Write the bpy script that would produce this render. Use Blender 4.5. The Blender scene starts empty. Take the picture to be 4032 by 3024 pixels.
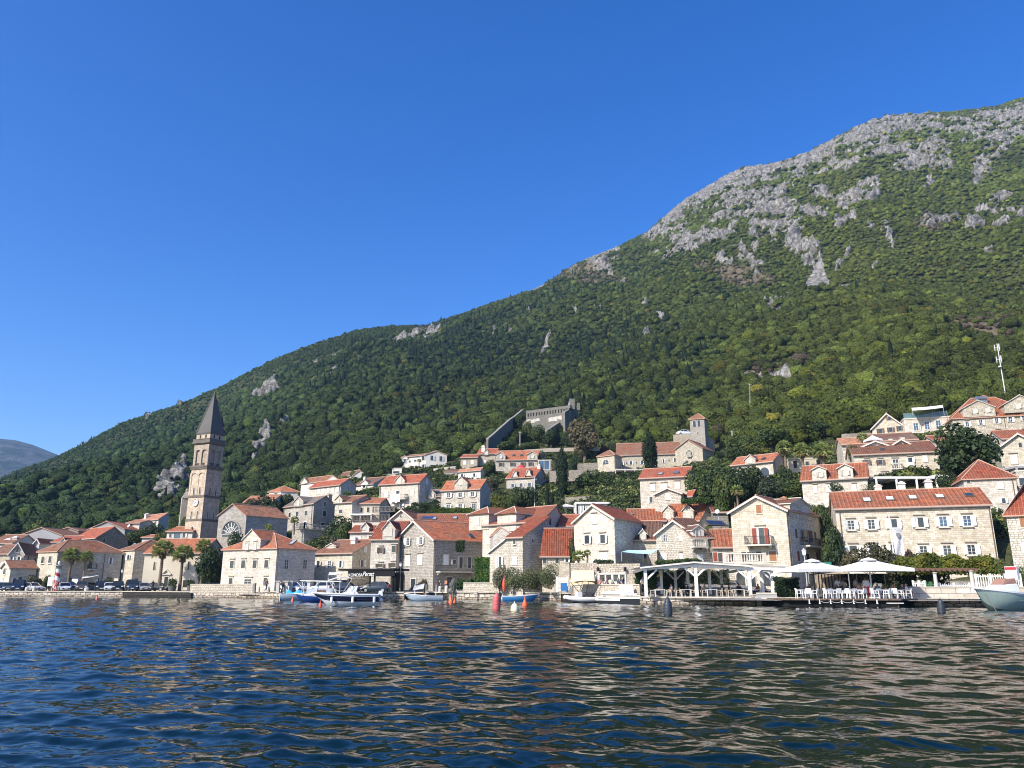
QUICK=False
import bpy, bmesh, math, random
import numpy as np
from mathutils import Vector, Matrix
random.seed(7); RNG = np.random.default_rng(7)
sc = bpy.context.scene
COL = sc.collection
R = math.radians
# ---------------------------------------------------------------- camera model (used to survey the place)
F, PIT, CZ = 3028.0, R(14.69), 1.8
CP, SP = math.cos(PIT), math.sin(PIT)
def ray(px, py):
    dx, dy = (px-2016)/F, (1512-py)/F
    return Vector((dx, CP-dy*SP, SP+dy*CP))
def at(px, py, Y):
    r = ray(px, py); t = Y/r.y
    return Vector((r.x*t, Y, CZ+r.z*t))
def atz(px, py, z):
    r = ray(px, py); t = (z-CZ)/r.z
    return Vector((r.x*t, r.y*t, z))
def proj(p):
    x, y, z = p[0], p[1], p[2]-CZ
    d = y*CP+z*SP; u = -y*SP+z*CP
    return 2016+F*x/d, 1512-F*u/d
K = 720/2212
REG = dict(R1=(0,1900), R3=(640,1900), R4=(1280,1900), R5=(1920,1900), R6=(2560,1900), R7=(3000,1900), R8=(3312,1900),
           U1=(0,1500), U2=(640,1500), U4=(1280,1500), U5=(1920,1500), U6=(2560,1500), U8=(3312,1500))
def S(reg, x, y):
    o = REG[reg]; return o[0]+x*K, o[1]+y*K

# ---------------------------------------------------------------- object helpers
def link(o, parent=None):
    COL.objects.link(o)
    if parent is not None:
        o.parent = parent
    return o
def tag(o, label=None, cat=None, group=None, kind=None):
    if label: o['label'] = label
    if cat: o['category'] = cat
    if group: o['group'] = group
    if kind: o['kind'] = kind
    return o
def empty(name, loc=(0,0,0), rz=0.0, label=None, cat=None, group=None):
    o = bpy.data.objects.new(name, None); o.location = loc; o.rotation_euler = (0,0,rz)
    o.empty_display_size = .3
    link(o); return tag(o, label, cat, group)
def dup(root, loc, rz=None, label=None, group=None, scale=None):
    r = root.copy(); COL.objects.link(r); r.location = loc
    if rz is not None: r.rotation_euler = (0,0,rz)
    if scale is not None: r.scale = scale
    if label: r['label'] = label
    if group: r['group'] = group
    for ch in list(root.children):
        c = ch.copy(); COL.objects.link(c); c.parent = r
        for g in list(ch.children):
            d = g.copy(); COL.objects.link(d); d.parent = c
    return r

class MB:
    """collects polygons (with metric UVs) and builds ONE mesh object"""
    def __init__(s): s.v=[]; s.f=[]; s.m=[]; s.uv=[]
    def poly(s, pts, mi=0, uv=None):
        pts=[Vector(p) for p in pts]
        i0=len(s.v); s.v+=[tuple(p) for p in pts]
        s.f.append(tuple(range(i0,i0+len(pts)))); s.m.append(mi)
        if uv is None:
            n=Vector((0,0,0))
            for i in range(len(pts)):
                n+= pts[i].cross(pts[(i+1)%len(pts)])
            if n.length<1e-12: n=Vector((0,0,1))
            n.normalize()
            if abs(n.z)>.97: ux=Vector((1,0,0))
            else: ux=Vector((-n.y,n.x,0)).normalized()
            uy=n.cross(ux)
            if uy.z<0: uy=-uy
            uv=[(p.dot(ux),p.dot(uy)) for p in pts]
        s.uv+=uv
    def hexa(s, b, t, mi=0, cap=True):
        """prism from bottom ring b to top ring t (ccw from above)"""
        n=len(b)
        for i in range(n):
            j=(i+1)%n; s.poly([b[i],b[j],t[j],t[i]],mi)
        if cap:
            s.poly(t,mi); s.poly(list(reversed(b)),mi)
    def box(s, c, size, mi=0, rz=0.0, axes=None):
        c=Vector(c); hx,hy,hz=[a/2 for a in size]
        if axes is None:
            cr,sr=math.cos(rz),math.sin(rz)
            ax,ay,az=Vector((cr,sr,0)),Vector((-sr,cr,0)),Vector((0,0,1))
        else: ax,ay,az=axes
        q=[(-1,-1),(1,-1),(1,1),(-1,1)]
        b=[c+ax*hx*i+ay*hy*j-az*hz for i,j in q]; t=[p+az*hz*2 for p in b]
        s.hexa(b,t,mi)
    def bar(s, a, b, w, h=None, mi=0):
        a,b=Vector(a),Vector(b); d=b-a; L=d.length
        if L<1e-6: return
        d/=L; up=Vector((0,0,1)) if abs(d.z)<.95 else Vector((0,1,0))
        x=d.cross(up).normalized(); y=x.cross(d)
        s.box((a+b)/2,(w,h or w,L),mi,axes=(x,y,d))
    def tube(s, pts, rad, n=8, mi=0, cap=True):
        pts=[Vector(p) for p in pts]; rad=rad if isinstance(rad,(list,tuple)) else [rad]*len(pts)
        rings=[]
        for i,p in enumerate(pts):
            d=(pts[min(i+1,len(pts)-1)]-pts[max(i-1,0)])
            d=d.normalized() if d.length>1e-9 else Vector((0,0,1))
            up=Vector((0,0,1)) if abs(d.z)<.9 else Vector((0,1,0))
            x=d.cross(up).normalized(); y=x.cross(d)
            rings.append([p+(x*math.cos(2*math.pi*k/n)+y*math.sin(2*math.pi*k/n))*rad[i] for k in range(n)])
        for a,b in zip(rings,rings[1:]):
            for k in range(n):
                j=(k+1)%n; s.poly([a[k],a[j],b[j],b[k]],mi)
        if cap:
            s.poly(list(reversed(rings[0])),mi); s.poly(rings[-1],mi)
    def lathe(s, c, prof, n=14, mi=0):
        c=Vector(c)
        rings=[[c+Vector((r*math.cos(2*math.pi*k/n),r*math.sin(2*math.pi*k/n),z)) for k in range(n)] for r,z in prof]
        for a,b in zip(rings,rings[1:]):
            for k in range(n):
                j=(k+1)%n; s.poly([a[k],a[j],b[j],b[k]],mi)
        s.poly(list(reversed(rings[0])),mi); s.poly(rings[-1],mi)
    def grid(s, rows, mi=0, closed=False):
        for a,b in zip(rows,rows[1:]):
            n=len(a)
            for k in range(n if closed else n-1):
                j=(k+1)%n; s.poly([a[k],a[j],b[j],b[k]],mi)
    def build(s, name, mats, parent=None, smooth=False, weld=False, loc=None):
        me=bpy.data.meshes.new(name)
        me.from_pydata(s.v,[],s.f)
        mats=mats if isinstance(mats,(list,tuple)) else [mats]
        for m in mats: me.materials.append(m)
        me.polygons.foreach_set('material_index',s.m)
        uvl=me.uv_layers.new(name='UVMap')
        flat=np.array(s.uv,dtype=np.float32).ravel()
        uvl.data.foreach_set('uv',flat)
        if weld or smooth:
            bm=bmesh.new(); bm.from_mesh(me); bmesh.ops.remove_doubles(bm,verts=bm.verts,dist=1e-4)
            bm.to_mesh(me); bm.free()
        if smooth:
            me.polygons.foreach_set('use_smooth',[True]*len(me.polygons))
            try: me.set_sharp_from_angle(angle=R(40))
            except Exception: pass
        me.update()
        o=bpy.data.objects.new(name,me); link(o,parent)
        if loc is not None: o.location=loc
        return o
    def thing(s, name, mats, label, cat, group=None, **k):
        return tag(s.build(name,mats,**k),label,cat,group)

def npmesh(name, V, Fc, mat, smooth=False, attrs=None):
    """big mesh from numpy arrays; Fc is (n,3) or (n,4)"""
    me=bpy.data.meshes.new(name); V=np.asarray(V,np.float32); Fc=np.asarray(Fc,np.int32)
    me.vertices.add(len(V)); me.vertices.foreach_set('co',V.ravel())
    n,k=Fc.shape
    me.loops.add(n*k); me.loops.foreach_set('vertex_index',Fc.ravel())
    me.polygons.add(n)
    me.polygons.foreach_set('loop_start',np.arange(0,n*k,k,dtype=np.int32))
    if smooth: me.polygons.foreach_set('use_smooth',np.ones(n,bool))
    for nm,arr in (attrs or {}).items():
        arr=np.asarray(arr,np.float32)
        if arr.ndim==1:
            a=me.attributes.new(nm,'FLOAT','POINT'); a.data.foreach_set('value',arr)
        else:
            a=me.attributes.new(nm,'FLOAT_COLOR','POINT')
            a.data.foreach_set('color',np.concatenate([arr,np.ones((len(arr),1),np.float32)],1).ravel())
    me.materials.append(mat); me.update(calc_edges=True)
    return bpy.data.objects.new(name,me)

# ---------------------------------------------------------------- materials
class NT:
    def __init__(s,name):
        s.mat=bpy.data.materials.new(name); s.mat.use_nodes=True
        s.t=s.mat.node_tree; s.t.nodes.clear()
        s.out=s.n('ShaderNodeOutputMaterial')
    def n(s,typ,ins=None,**p):
        nd=s.t.nodes.new(typ)
        for k,v in p.items(): setattr(nd,k,v)
        for k,v in (ins or {}).items(): s.set(nd.inputs[k],v)
        return nd
    def set(s,sock,v):
        if isinstance(v,bpy.types.NodeSocket): s.t.links.new(v,sock)
        elif isinstance(v,bpy.types.Node): s.t.links.new(v.outputs[0],sock)
        else:
            if isinstance(v,(tuple,list)) and len(v)==3 and sock.type=='RGBA': v=(*v,1)
            sock.default_value=v
    def math(s,op,a,b=0.0,c=0.0,clamp=False):
        return s.n('ShaderNodeMath',{0:a,1:b,2:c},operation=op,use_clamp=clamp).outputs[0]
    def mix(s,f,a,b,bt='MIX'):
        nd=s.n('ShaderNodeMix',data_type='RGBA',blend_type=bt)
        s.set(nd.inputs[0],f); s.set(nd.inputs[6],a); s.set(nd.inputs[7],b); return nd.outputs[2]
    def ramp(s,f,stops):
        nd=s.n('ShaderNodeValToRGB',{0:f}); e=nd.color_ramp.elements
        while len(e)<len(stops): e.new(.5)
        for el,(p,c) in zip(e,stops):
            el.position=p; el.color=(c,c,c,1) if isinstance(c,(int,float)) else (*c,1)
        return nd.outputs[0]
    def noise(s,vec=None,scale=5,detail=3,rough=.55,dist=0.0):
        nd=s.n('ShaderNodeTexNoise',{'Scale':scale,'Detail':detail,'Roughness':rough,'Distortion':dist})
        if vec is not None: s.set(nd.inputs['Vector'],vec)
        return nd
    def bsdf(s,color,rough=.8,bump=None,bstr=.3,bdist=.05,metal=0.0,spec=.3,**k):
        b=s.n('ShaderNodeBsdfPrincipled',{'Base Color':color,'Roughness':rough,'Metallic':metal,'Specular IOR Level':spec})
        for kk,v in k.items(): s.set(b.inputs[kk],v)
        if bump is not None:
            bn=s.n('ShaderNodeBump',{'Strength':bstr,'Distance':bdist,'Height':bump}); s.set(b.inputs['Normal'],bn.outputs[0])
        s.t.links.new(b.outputs[0],s.out.inputs[0]); return b
    def uv(s): return s.n('ShaderNodeUVMap').outputs[0]
    def obj(s): return s.n('ShaderNodeTexCoord').outputs['Object']
    def pos(s): return s.n('ShaderNodeNewGeometry').outputs['Position']
_M={}
def memo(fn):
    def g(*a):
        k=(fn.__name__,)+a
        if k not in _M: _M[k]=fn(*a)
        return _M[k]
    return g
@memo
def M_plain(r,g,b,rough=.6,metal=0.0,var=.12):
    t=NT('paint'); n=t.noise(t.obj(),3.0,4)
    c=t.mix(t.math('MULTIPLY',n.outputs[0],1.0),(r*(1-var),g*(1-var),b*(1-var)),(min(1,r*(1+var)),min(1,g*(1+var)),min(1,b*(1+var))))
    t.bsdf(c,rough,metal=metal,spec=.4); return t.mat
@memo
def M_glass(r,g,b,rough=.08):
    t=NT('window_glass'); n=t.noise(t.pos(),.9,2)
    c=t.mix(n.outputs[0],(r*.4,g*.4,b*.4),(r*1.6,g*1.6,b*1.6))
    t.bsdf(c,rough,bump=t.noise(t.pos(),1.3,1).outputs[0],bstr=.12,bdist=.1,spec=.6); return t.mat
@memo
def M_wall(r,g,b,kind):
    """coursed limestone: kind 'ashlar','rubble','plaster'"""
    t=NT('stone_wall_'+kind); uv=t.uv(); P=t.pos()
    big=t.noise(P,.35,4,.6).outputs[0]; mid=t.noise(P,2.2,4,.6).outputs[0]
    if kind=='plaster':
        c=t.mix(t.ramp(big,[(.3,0),(.75,1)]),(r,g,b),(r*.82,g*.8,b*.76))
        c=t.mix(t.math('MULTIPLY',mid,.35),c,(r*.7,g*.68,b*.62))
        t.bsdf(c,.9,bump=mid,bstr=.15,bdist=.03); return t.mat
    bw,bh,ms,wob=dict(ashlar=(.52,.23,.012,.05),rubble=(.38,.22,.030,.11),big=(1.25,.55,.03,.05))[kind]
    wn=t.n('ShaderNodeTexNoise',{'Vector':uv,'Scale':1.6,'Detail':2.0})
    off=t.n('ShaderNodeVectorMath',{0:wn.outputs['Color'],1:(.5,.5,.5)},operation='SUBTRACT')
    off=t.n('ShaderNodeVectorMath',{0:off.outputs[0],'Scale':wob*2},operation='SCALE')
    v=t.n('ShaderNodeVectorMath',{0:uv,1:off.outputs[0]},operation='ADD')
    br=t.n('ShaderNodeTexBrick',{'Vector':v.outputs[0],'Scale':1.0,'Mortar Size':ms,'Mortar Smooth':.3,'Bias':-.1,'Brick Width':bw,'Row Height':bh},offset=.5,squash=.8,squash_frequency=3)
    c1=(r*1.14,g*1.14,b*1.15); c2=(r*.74,g*.70,b*.62)
    dk={'ashlar':.6,'rubble':.42,'big':.34}[kind]
    t.set(br.inputs['Color1'],c1); t.set(br.inputs['Color2'],c2); t.set(br.inputs['Mortar'],(r*dk,g*dk*.97,b*dk*.92))
    c=t.mix(t.math('MULTIPLY',t.ramp(big,[(.42,0),(.72,1)]),.5),br.outputs[0],(r*.62,g*.6,b*.56))
    c=t.mix(t.math('MULTIPLY',t.ramp(mid,[(.5,0),(.8,1)]),.35),c,(r*1.2,g*1.18,b*1.12))
    sm=t.n('ShaderNodeMapping',{'Vector':P,'Scale':(1.5,1.5,.16)}); stn=t.noise(sm.outputs[0],1.0,4,.7).outputs[0]
    c=t.mix(t.math('MULTIPLY',t.ramp(stn,[(.5,0),(.72,1)]),.45),c,(r*.5,g*.47,b*.42))
    h=t.math('ADD',t.math('MULTIPLY',br.outputs[1],-1.0),t.math('MULTIPLY',mid,.8))
    t.bsdf(c,.92,bump=h,bstr=.55,bdist=.04,spec=.2); return t.mat
@memo
def M_roof(r,g,b,pitch,age):
    """clay barrel tiles: rounded columns running up the slope"""
    t=NT('clay_tiles'); uv=t.uv(); P=t.pos(); far=pitch<.1
    if far: pitch=.5
    br=t.n('ShaderNodeTexBrick',{'Vector':uv,'Scale':1.0,'Mortar Size':.012,'Mortar Smooth':.5,'Brick Width':pitch,'Row Height':.36,
        'Color1':(r*1.25,g*1.2,b*1.15,1),'Color2':(r*.68,g*.62,b*.6,1),'Mortar':(r*.35,g*.3,b*.3,1)},offset=0.0,squash=1.0)
    big=t.noise(P,.5,5,.65).outputs[0]
    c=t.mix(t.math('MULTIPLY',t.ramp(big,[(.40,0),(.68,1)]),age),br.outputs[0],(.16,.115,.085))
    sp=t.noise(P,3.5,3,.7).outputs[0]
    c=t.mix(t.math('MULTIPLY',t.ramp(sp,[(.58,0),(.72,1)]),age*.7),c,(.42,.34,.27))
    if far: t.bsdf(c,.88,bump=sp,bstr=.5,bdist=.05,spec=.2); return t.mat
    x=t.n('ShaderNodeSeparateXYZ',{0:uv})
    ph=t.math('MULTIPLY',x.outputs[0],2*math.pi/pitch)
    wav=t.math('ADD',t.math('SINE',ph),t.math('MULTIPLY',br.outputs[1],-.6))
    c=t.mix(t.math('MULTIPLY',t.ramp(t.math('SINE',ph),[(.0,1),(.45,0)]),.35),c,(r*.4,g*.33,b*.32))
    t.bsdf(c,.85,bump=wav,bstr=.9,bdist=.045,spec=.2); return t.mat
@memo
def M_leaf(tint):
    t=NT('foliage'); a=t.n('ShaderNodeAttribute',attribute_name='col')
    c=a.outputs['Color']
    hs=t.n('ShaderNodeMix',data_type='RGBA',blend_type='MULTIPLY'); t.set(hs.inputs[0],1.0); t.set(hs.inputs[6],c); t.set(hs.inputs[7],tint)
    c=hs.outputs[2]
    d=t.n('ShaderNodeBsdfPrincipled',{'Base Color':c,'Roughness':.65,'Specular IOR Level':.25})
    tr=t.n('ShaderNodeBsdfTranslucent',{'Color':c})
    mx=t.n('ShaderNodeMixShader',{0:.22,1:d.outputs[0],2:tr.outputs[0]})
    t.t.links.new(mx.outputs[0],t.out.inputs[0]); return t.mat
@memo
def M_bark(r,g,b):
    t=NT('bark'); n=t.noise(t.obj(),9,4); c=t.mix(n.outputs[0],(r*.6,g*.6,b*.6),(r*1.3,g*1.3,b*1.3))
    t.bsdf(c,.95,bump=n.outputs[0],bstr=.6); return t.mat
WHITE=M_plain(.78,.77,.74); DARK=M_plain(.03,.032,.035); BLACK=M_plain(.012,.013,.015,.35)
STONEW=M_plain(.52,.485,.42,.9); MORTAR=M_plain(.44,.28,.21,.95); METAL=M_plain(.45,.46,.47,.35,.8)
GLASS=M_glass(.035,.045,.055); GLASSB=M_glass(.05,.10,.16)

# ---------------------------------------------------------------- noise in numpy
def vnoise(x,y,z,seed=0):
    xi,yi,zi=np.floor(x).astype(np.int64),np.floor(y).astype(np.int64),np.floor(z).astype(np.int64)
    fx,fy,fz=x-xi,y-yi,z-zi
    fx,fy,fz=[f*f*(3-2*f) for f in (fx,fy,fz)]
    def h(a,b,c):
        n=(a*374761393+b*668265263+c*1274126177+seed*362437)&0xffffffff
        n=((n^(n>>13))*1274126177)&0xffffffff; n=n^(n>>16)
        return (n&0xffff)/65535.0
    def lx(b,c): return h(xi,b,c)*(1-fx)+h(xi+1,b,c)*fx
    def ly(c): return lx(yi,c)*(1-fy)+lx(yi+1,c)*fy
    return ly(zi)*(1-fz)+ly(zi+1)*fz
def fbm(x,y,z,oct=4,seed=0,gain=.5):
    s=0;a=1;t=0
    for i in range(oct):
        s=s+a*vnoise(x*2**i,y*2**i,z*2**i,seed+i); t+=a; a*=gain
    return s/t

# ---------------------------------------------------------------- terrain
RIDGE=[(-700,1990),(-300,1935),(0,1892),(237,1800),(474,1674),(720,1590),(857,1530),(1094,1412),(1240,1358),(1404,1304),(1549,1288),(1677,1286),(1823,1238),(2005,1177),(2133,1131),
 (2260,1047),(2424,980),(2552,915),(2643,832),(2734,768),(2844,704),(2916,667),(3062,640),(3172,603),(3281,549),(3409,485),(3500,458),(3646,449),(3791,440),(3919,422),(4032,386),(4400,330),(4900,250)]
RPX=[a for a,_ in RIDGE]; RPY=[b for _,b in RIDGE]
RIDGE_Y=([-700,0,1000,2000,3000,4032,4900],[640,700,800,900,980,1020,1050])
# columns: px -> (shore Y, knots (Y, z or ('y',imageY)))
def zy(Y,py): return CZ+Y*math.tan(math.atan((1512-py)/F)+PIT)
TC=[(-700,[(135,.5),(160,1.3),(185,6),(215,12),(240,16)]),
 (0,[(133.5,.5),(153,1.2),(176,zy(176,2190)),(200,zy(200,2150)),(232,zy(232,2105))]),
 (600,[(130.5,.5),(152,1.6),(172,zy(172,2165)),(198,zy(198,2105)),(230,zy(230,2050))]),
 (1100,[(116,.5),(132,1.4),(150,zy(150,2190)),(170,zy(170,2085)),(186,zy(186,2050)),(200,zy(200,2020)),(228,zy(228,1960))]),
 (1600,[(112.5,.5),(124,1.4),(133,3),(142,zy(142,2170)),(152,zy(152,2085)),(162,zy(162,2015)),(186,zy(186,1905)),(206,zy(206,1865)),(216,zy(216,1850)),(238,zy(238,1795))]),
 (2100,[(103,.5),(110,1.4),(122,3),(131,zy(131,2180)),(145,zy(145,2060)),(160,zy(160,1990)),(170,zy(170,1945)),(190,zy(190,1870)),(202,zy(202,1840)),(216,zy(216,1780)),(236,zy(236,1735)),(256,zy(256,1680))]),
 (2600,[(79.5,.5),(89,1.3),(98,3.6),(106,zy(106,2180)),(115,zy(115,2110)),(127,zy(127,1990)),(139,zy(139,1940)),(154,zy(154,1895)),(174,zy(174,1860)),(193,zy(193,1842)),(205,zy(205,1770)),(225,zy(225,1720)),(249,zy(249,1670))]),
 (3100,[(71,.5),(93,1.4),(98,3.2),(101,zy(101,2110)),(106,zy(106,2005)),(115,zy(115,1955)),(125,zy(125,1915)),(137,zy(137,1860)),(151,zy(151,1790)),(169,zy(169,1735)),(199,zy(199,1680)),(241,zy(241,1580))]),
 (3600,[(70,.5),(88,1.4),(90,zy(90,2180)),(98,zy(98,2080)),(104,zy(104,1950)),(110,zy(110,1880)),(122,zy(122,1785)),(131,zy(131,1745)),(143,zy(143,1690)),(169,zy(169,1610)),(209,zy(209,1530))]),
 (4032,[(69.5,.5),(85,1.4),(88,zy(88,2150)),(94,zy(94,2020)),(105,zy(105,1890)),(116,zy(116,1840)),(129,zy(129,1735)),(139,zy(139,1690)),(169,zy(169,1600)),(209,zy(209,1510))]),
 (4900,[(68,.5),(80,1.4),(88,zy(88,2120)),(94,zy(94,1990)),(105,zy(105,1860)),(116,zy(116,1800)),(129,zy(129,1695)),(139,zy(139,1650)),(169,zy(169,1560)),(209,zy(209,1470))])]
SHX=[c[0] for c in TC]; SHY=[c[1][0][0] for c in TC]; FTY=[c[1][-1][0] for c in TC]
# a finer shoreline for the water edge (px -> Y)
SHORE=[(-700,134),(0,132.5),(480,130),(740,124),(1000,119),(1090,114),(1290,110.5),(1560,112),(1700,110),(1880,106.5),(2060,104),(2200,97),(2260,92),(2420,87),(2520,80.5),(2700,78.5),(2960,77),(3000,74.5),(3100,74),(3420,73),(3600,71.5),(3800,70.5),(4100,69.5),(4900,67)]
def shoreY(px): return float(np.interp(px,[a for a,_ in SHORE],[b for _,b in SHORE]))
NT1,NT2=150,560
def lerp_cols(px,fn):
    xs=np.array(SHX,float); px=np.clip(px,xs[0],xs[-1]-1e-6)
    i=np.searchsorted(xs,px,side='right')-1; t=(px-xs[i])/(xs[i+1]-xs[i]); t=t*t*(3-2*t)*.5+t*.5
    return i,t
def town_z_col(ci,s):
    """height profile of column ci at s in 0..1 between its shore and its foot (resampled in Y)"""
    k=TC[ci][1]; Y=k[0][0]+s*(k[-1][0]-k[0][0])
    return Y,np.interp(Y,[a for a,_ in k],[b for _,b in k])
def build_profiles():
    s=np.linspace(0,1,NT1)
    return [np.stack(town_z_col(i,s)) for i in range(len(TC))]
PROF=build_profiles()
def ground(X,Y):
    """town height by forward depth and bearing"""
    px=2016+F*X/(Y*CP+2)
    for _ in range(2):
        i,t=lerp_cols(np.array(px),None); i=int(i); t=float(t)
        Ya=PROF[i][0]*(1-t)+PROF[i+1][0]*t; Za=PROF[i][1]*(1-t)+PROF[i+1][1]*t
        z=float(np.interp(Y,Ya,Za)); px=2016+F*X/(Y*CP+(z-CZ)*SP)
    return z
# ================================================================ the mountain
def make_terrain():
    cols=np.arange(-700,4901,5.0); nc=len(cols)
    I,T=lerp_cols(cols,None)
    PY=np.array([p[0] for p in PROF]); PZ=np.array([p[1] for p in PROF])      # ncol x NT1
    Yt=PY[I]*(1-T)[:,None]+PY[I+1]*T[:,None]; Zt=PZ[I]*(1-T)[:,None]+PZ[I+1]*T[:,None]
    Yf,Zf=Yt[:,-1],Zt[:,-1]
    yr=np.interp(cols,RPX,RPY); Yr=np.interp(cols,*RIDGE_Y)
    ef=(1512-0)*0+np.tan(np.arctan2(Zf-CZ,Yf)-PIT)*-F+1512                      # image y of the foot
    g=np.linspace(0,1,NT2)[1:]; tt=1-(1-g)**(1/1.75)
    Ym=Yf[:,None]+(Yr-Yf)[:,None]*tt[None,:]
    ym=ef[:,None]+(yr-ef)[:,None]*g[None,:]
    Zm=CZ+Ym*np.tan(np.arctan((1512-ym)/F)+PIT)
    # behind the ridge it falls away
    nb=40; b=np.linspace(0,1,nb)[1:]
    Yb=Yr[:,None]+500*b[None,:]; Zb=Zm[:,-1:]*(1-.5*b[None,:]**1.5)-8*b[None,:]
    Y=np.concatenate([Yt,Ym,Yb],1); Z=np.concatenate([Zt,Zm,Zb],1)
    D=Y*CP+(Z-CZ)*SP
    X=(cols[:,None]-2016)/F*D
    PXg=np.repeat(cols[:,None],Y.shape[1],1); 
    PYg=1512-F*(-Y*SP+(Z-CZ)*CP)/D
    mount=np.concatenate([np.zeros(NT1),np.clip(np.linspace(0,1,NT2)[1:]*6,0,1),np.ones(nb-1)])[None,:]*np.ones((nc,1))
    ridgefade=np.concatenate([np.ones(NT1),np.clip((1-g)*14,.12,1),np.ones(nb-1)*.4])[None,:]
    # ravines / spurs
    lo=(fbm(X/120,Y/120,Z*0,3,11)-.5)*34+(fbm(X/38,Y/38,Z/60,3,12)-.5)*11
    Z=Z+lo*mount*ridgefade
    rock=rock_mask(PXg,PYg,X,Y,Z)
    scree=inpoly(PXg,PYg,SCREE)
    rock*=np.concatenate([np.zeros(NT1),np.ones(NT2-1),np.ones(nb-1)])[None,:]
    r1=1-np.abs(2*fbm(X/26,Y/26,Z/16,4,21,.55)-1)*2.0
    r2=1-np.abs(2*fbm(X/7,Y/7,Z/4.5,3,22,.6)-1)*2.0
    crag=(r1-.55)*11+(r2-.5)*7.5
    blk=np.floor(fbm(X/14,Y/14,Z/9,2,25)*9)/9*10-5
    rkd=np.where(scree,.06,rock)
    Z=Z+rkd*(crag*.6+blk*.55+1.2)*np.clip(ridgefade*2.2,.35,1)
    Y=Y-rkd*(crag*.5+blk*.35)*(mount>0.99)
    dry=dry_mask(PXg,PYg,X,Y,Z)
    nr=Y.shape[1]
    V=np.stack([X,Y,Z],-1).reshape(-1,3)
    idx=np.arange(nc*nr).reshape(nc,nr)
    Q=np.stack([idx[:-1,:-1],idx[1:,:-1],idx[1:,1:],idx[:-1,1:]],-1).reshape(-1,4)
    t=NT('mountainside'); P=t.pos()
    ar=t.n('ShaderNodeAttribute',attribute_name='rock').outputs['Fac']; ad=t.n('ShaderNodeAttribute',attribute_name='dry').outputs['Fac']
    n1=t.noise(P,.09,5,.65).outputs[0]; n2=t.noise(P,.55,5,.7).outputs[0]; n3=t.noise(P,2.0,3,.6).outputs[0]
    soil=t.mix(n2,(.035,.05,.018),(.10,.10,.045))
    soil=t.mix(ad,soil,t.mix(n2,(.10,.08,.05),(.24,.19,.125)))
    rk=t.mix(t.ramp(n2,[(.3,0),(.7,1)]),(.23,.226,.215),(.50,.485,.455))
    vm=t.n('ShaderNodeMapping',{'Vector':P,'Scale':(.16,.16,.075)}); wv=t.n('ShaderNodeVectorMath',{0:vm.outputs[0],1:t.n('ShaderNodeVectorMath',{0:t.noise(P,.12,3).outputs['Color'],'Scale':1.6},operation='SCALE').outputs[0]},operation='ADD')
    vo=t.n('ShaderNodeTexVoronoi',{'Vector':wv.outputs[0],'Scale':1.0},feature='DISTANCE_TO_EDGE').outputs['Distance']; vc=t.n('ShaderNodeTexVoronoi',{'Vector':wv.outputs[0],'Scale':2.7},feature='DISTANCE_TO_EDGE').outputs['Distance']
    rk=t.mix(t.ramp(vo,[(.0,.85),(.16,0)]),rk,(.07,.07,.068)); rk=t.mix(t.ramp(vc,[(.0,.6),(.14,0)]),rk,(.09,.088,.085))  # crack lines paint crevice shadow into the rock colour
    rk=t.mix(t.math('MULTIPLY',t.ramp(n1,[(.5,0),(.66,1)]),.55),rk,(.24,.20,.15))
    rk=t.mix(t.math('MULTIPLY',t.ramp(n3,[(.5,0),(.62,1)]),.7),rk,(.10,.098,.095))  # finer crevice shadow, also painted dark
    zz=t.n('ShaderNodeSeparateXYZ',{0:P}).outputs[2]
    pv=t.math('MULTIPLY',t.math('SUBTRACT',2.4,zz),4.0,clamp=True)
    soil=t.mix(pv,soil,t.mix(n3,(.22,.21,.19),(.34,.32,.29)))
    c=t.mix(t.ramp(ar,[(.3,0),(.55,1)]),soil,rk)
    h=t.math('ADD',t.math('ADD',n2,t.math('MULTIPLY',n3,.5)),t.math('MULTIPLY',vo,1.2))
    t.bsdf(c,.95,bump=h,bstr=.9,bdist=1.6,spec=.15)
    o=npmesh('mountain',V,Q,t.mat,False,{'rock':rock.ravel(),'dry':dry.ravel()})
    COL.objects.link(o); tag(o,kind='structure')
    return X,Y,Z,PXg,PYg,rock,dry
ROCKS=[]
def _rz(pts,w,dens=1.0):
    ROCKS.append(([(2000+a*.9186,400+b*.9186) for a,b in pts],w*.9186,dens))
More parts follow.
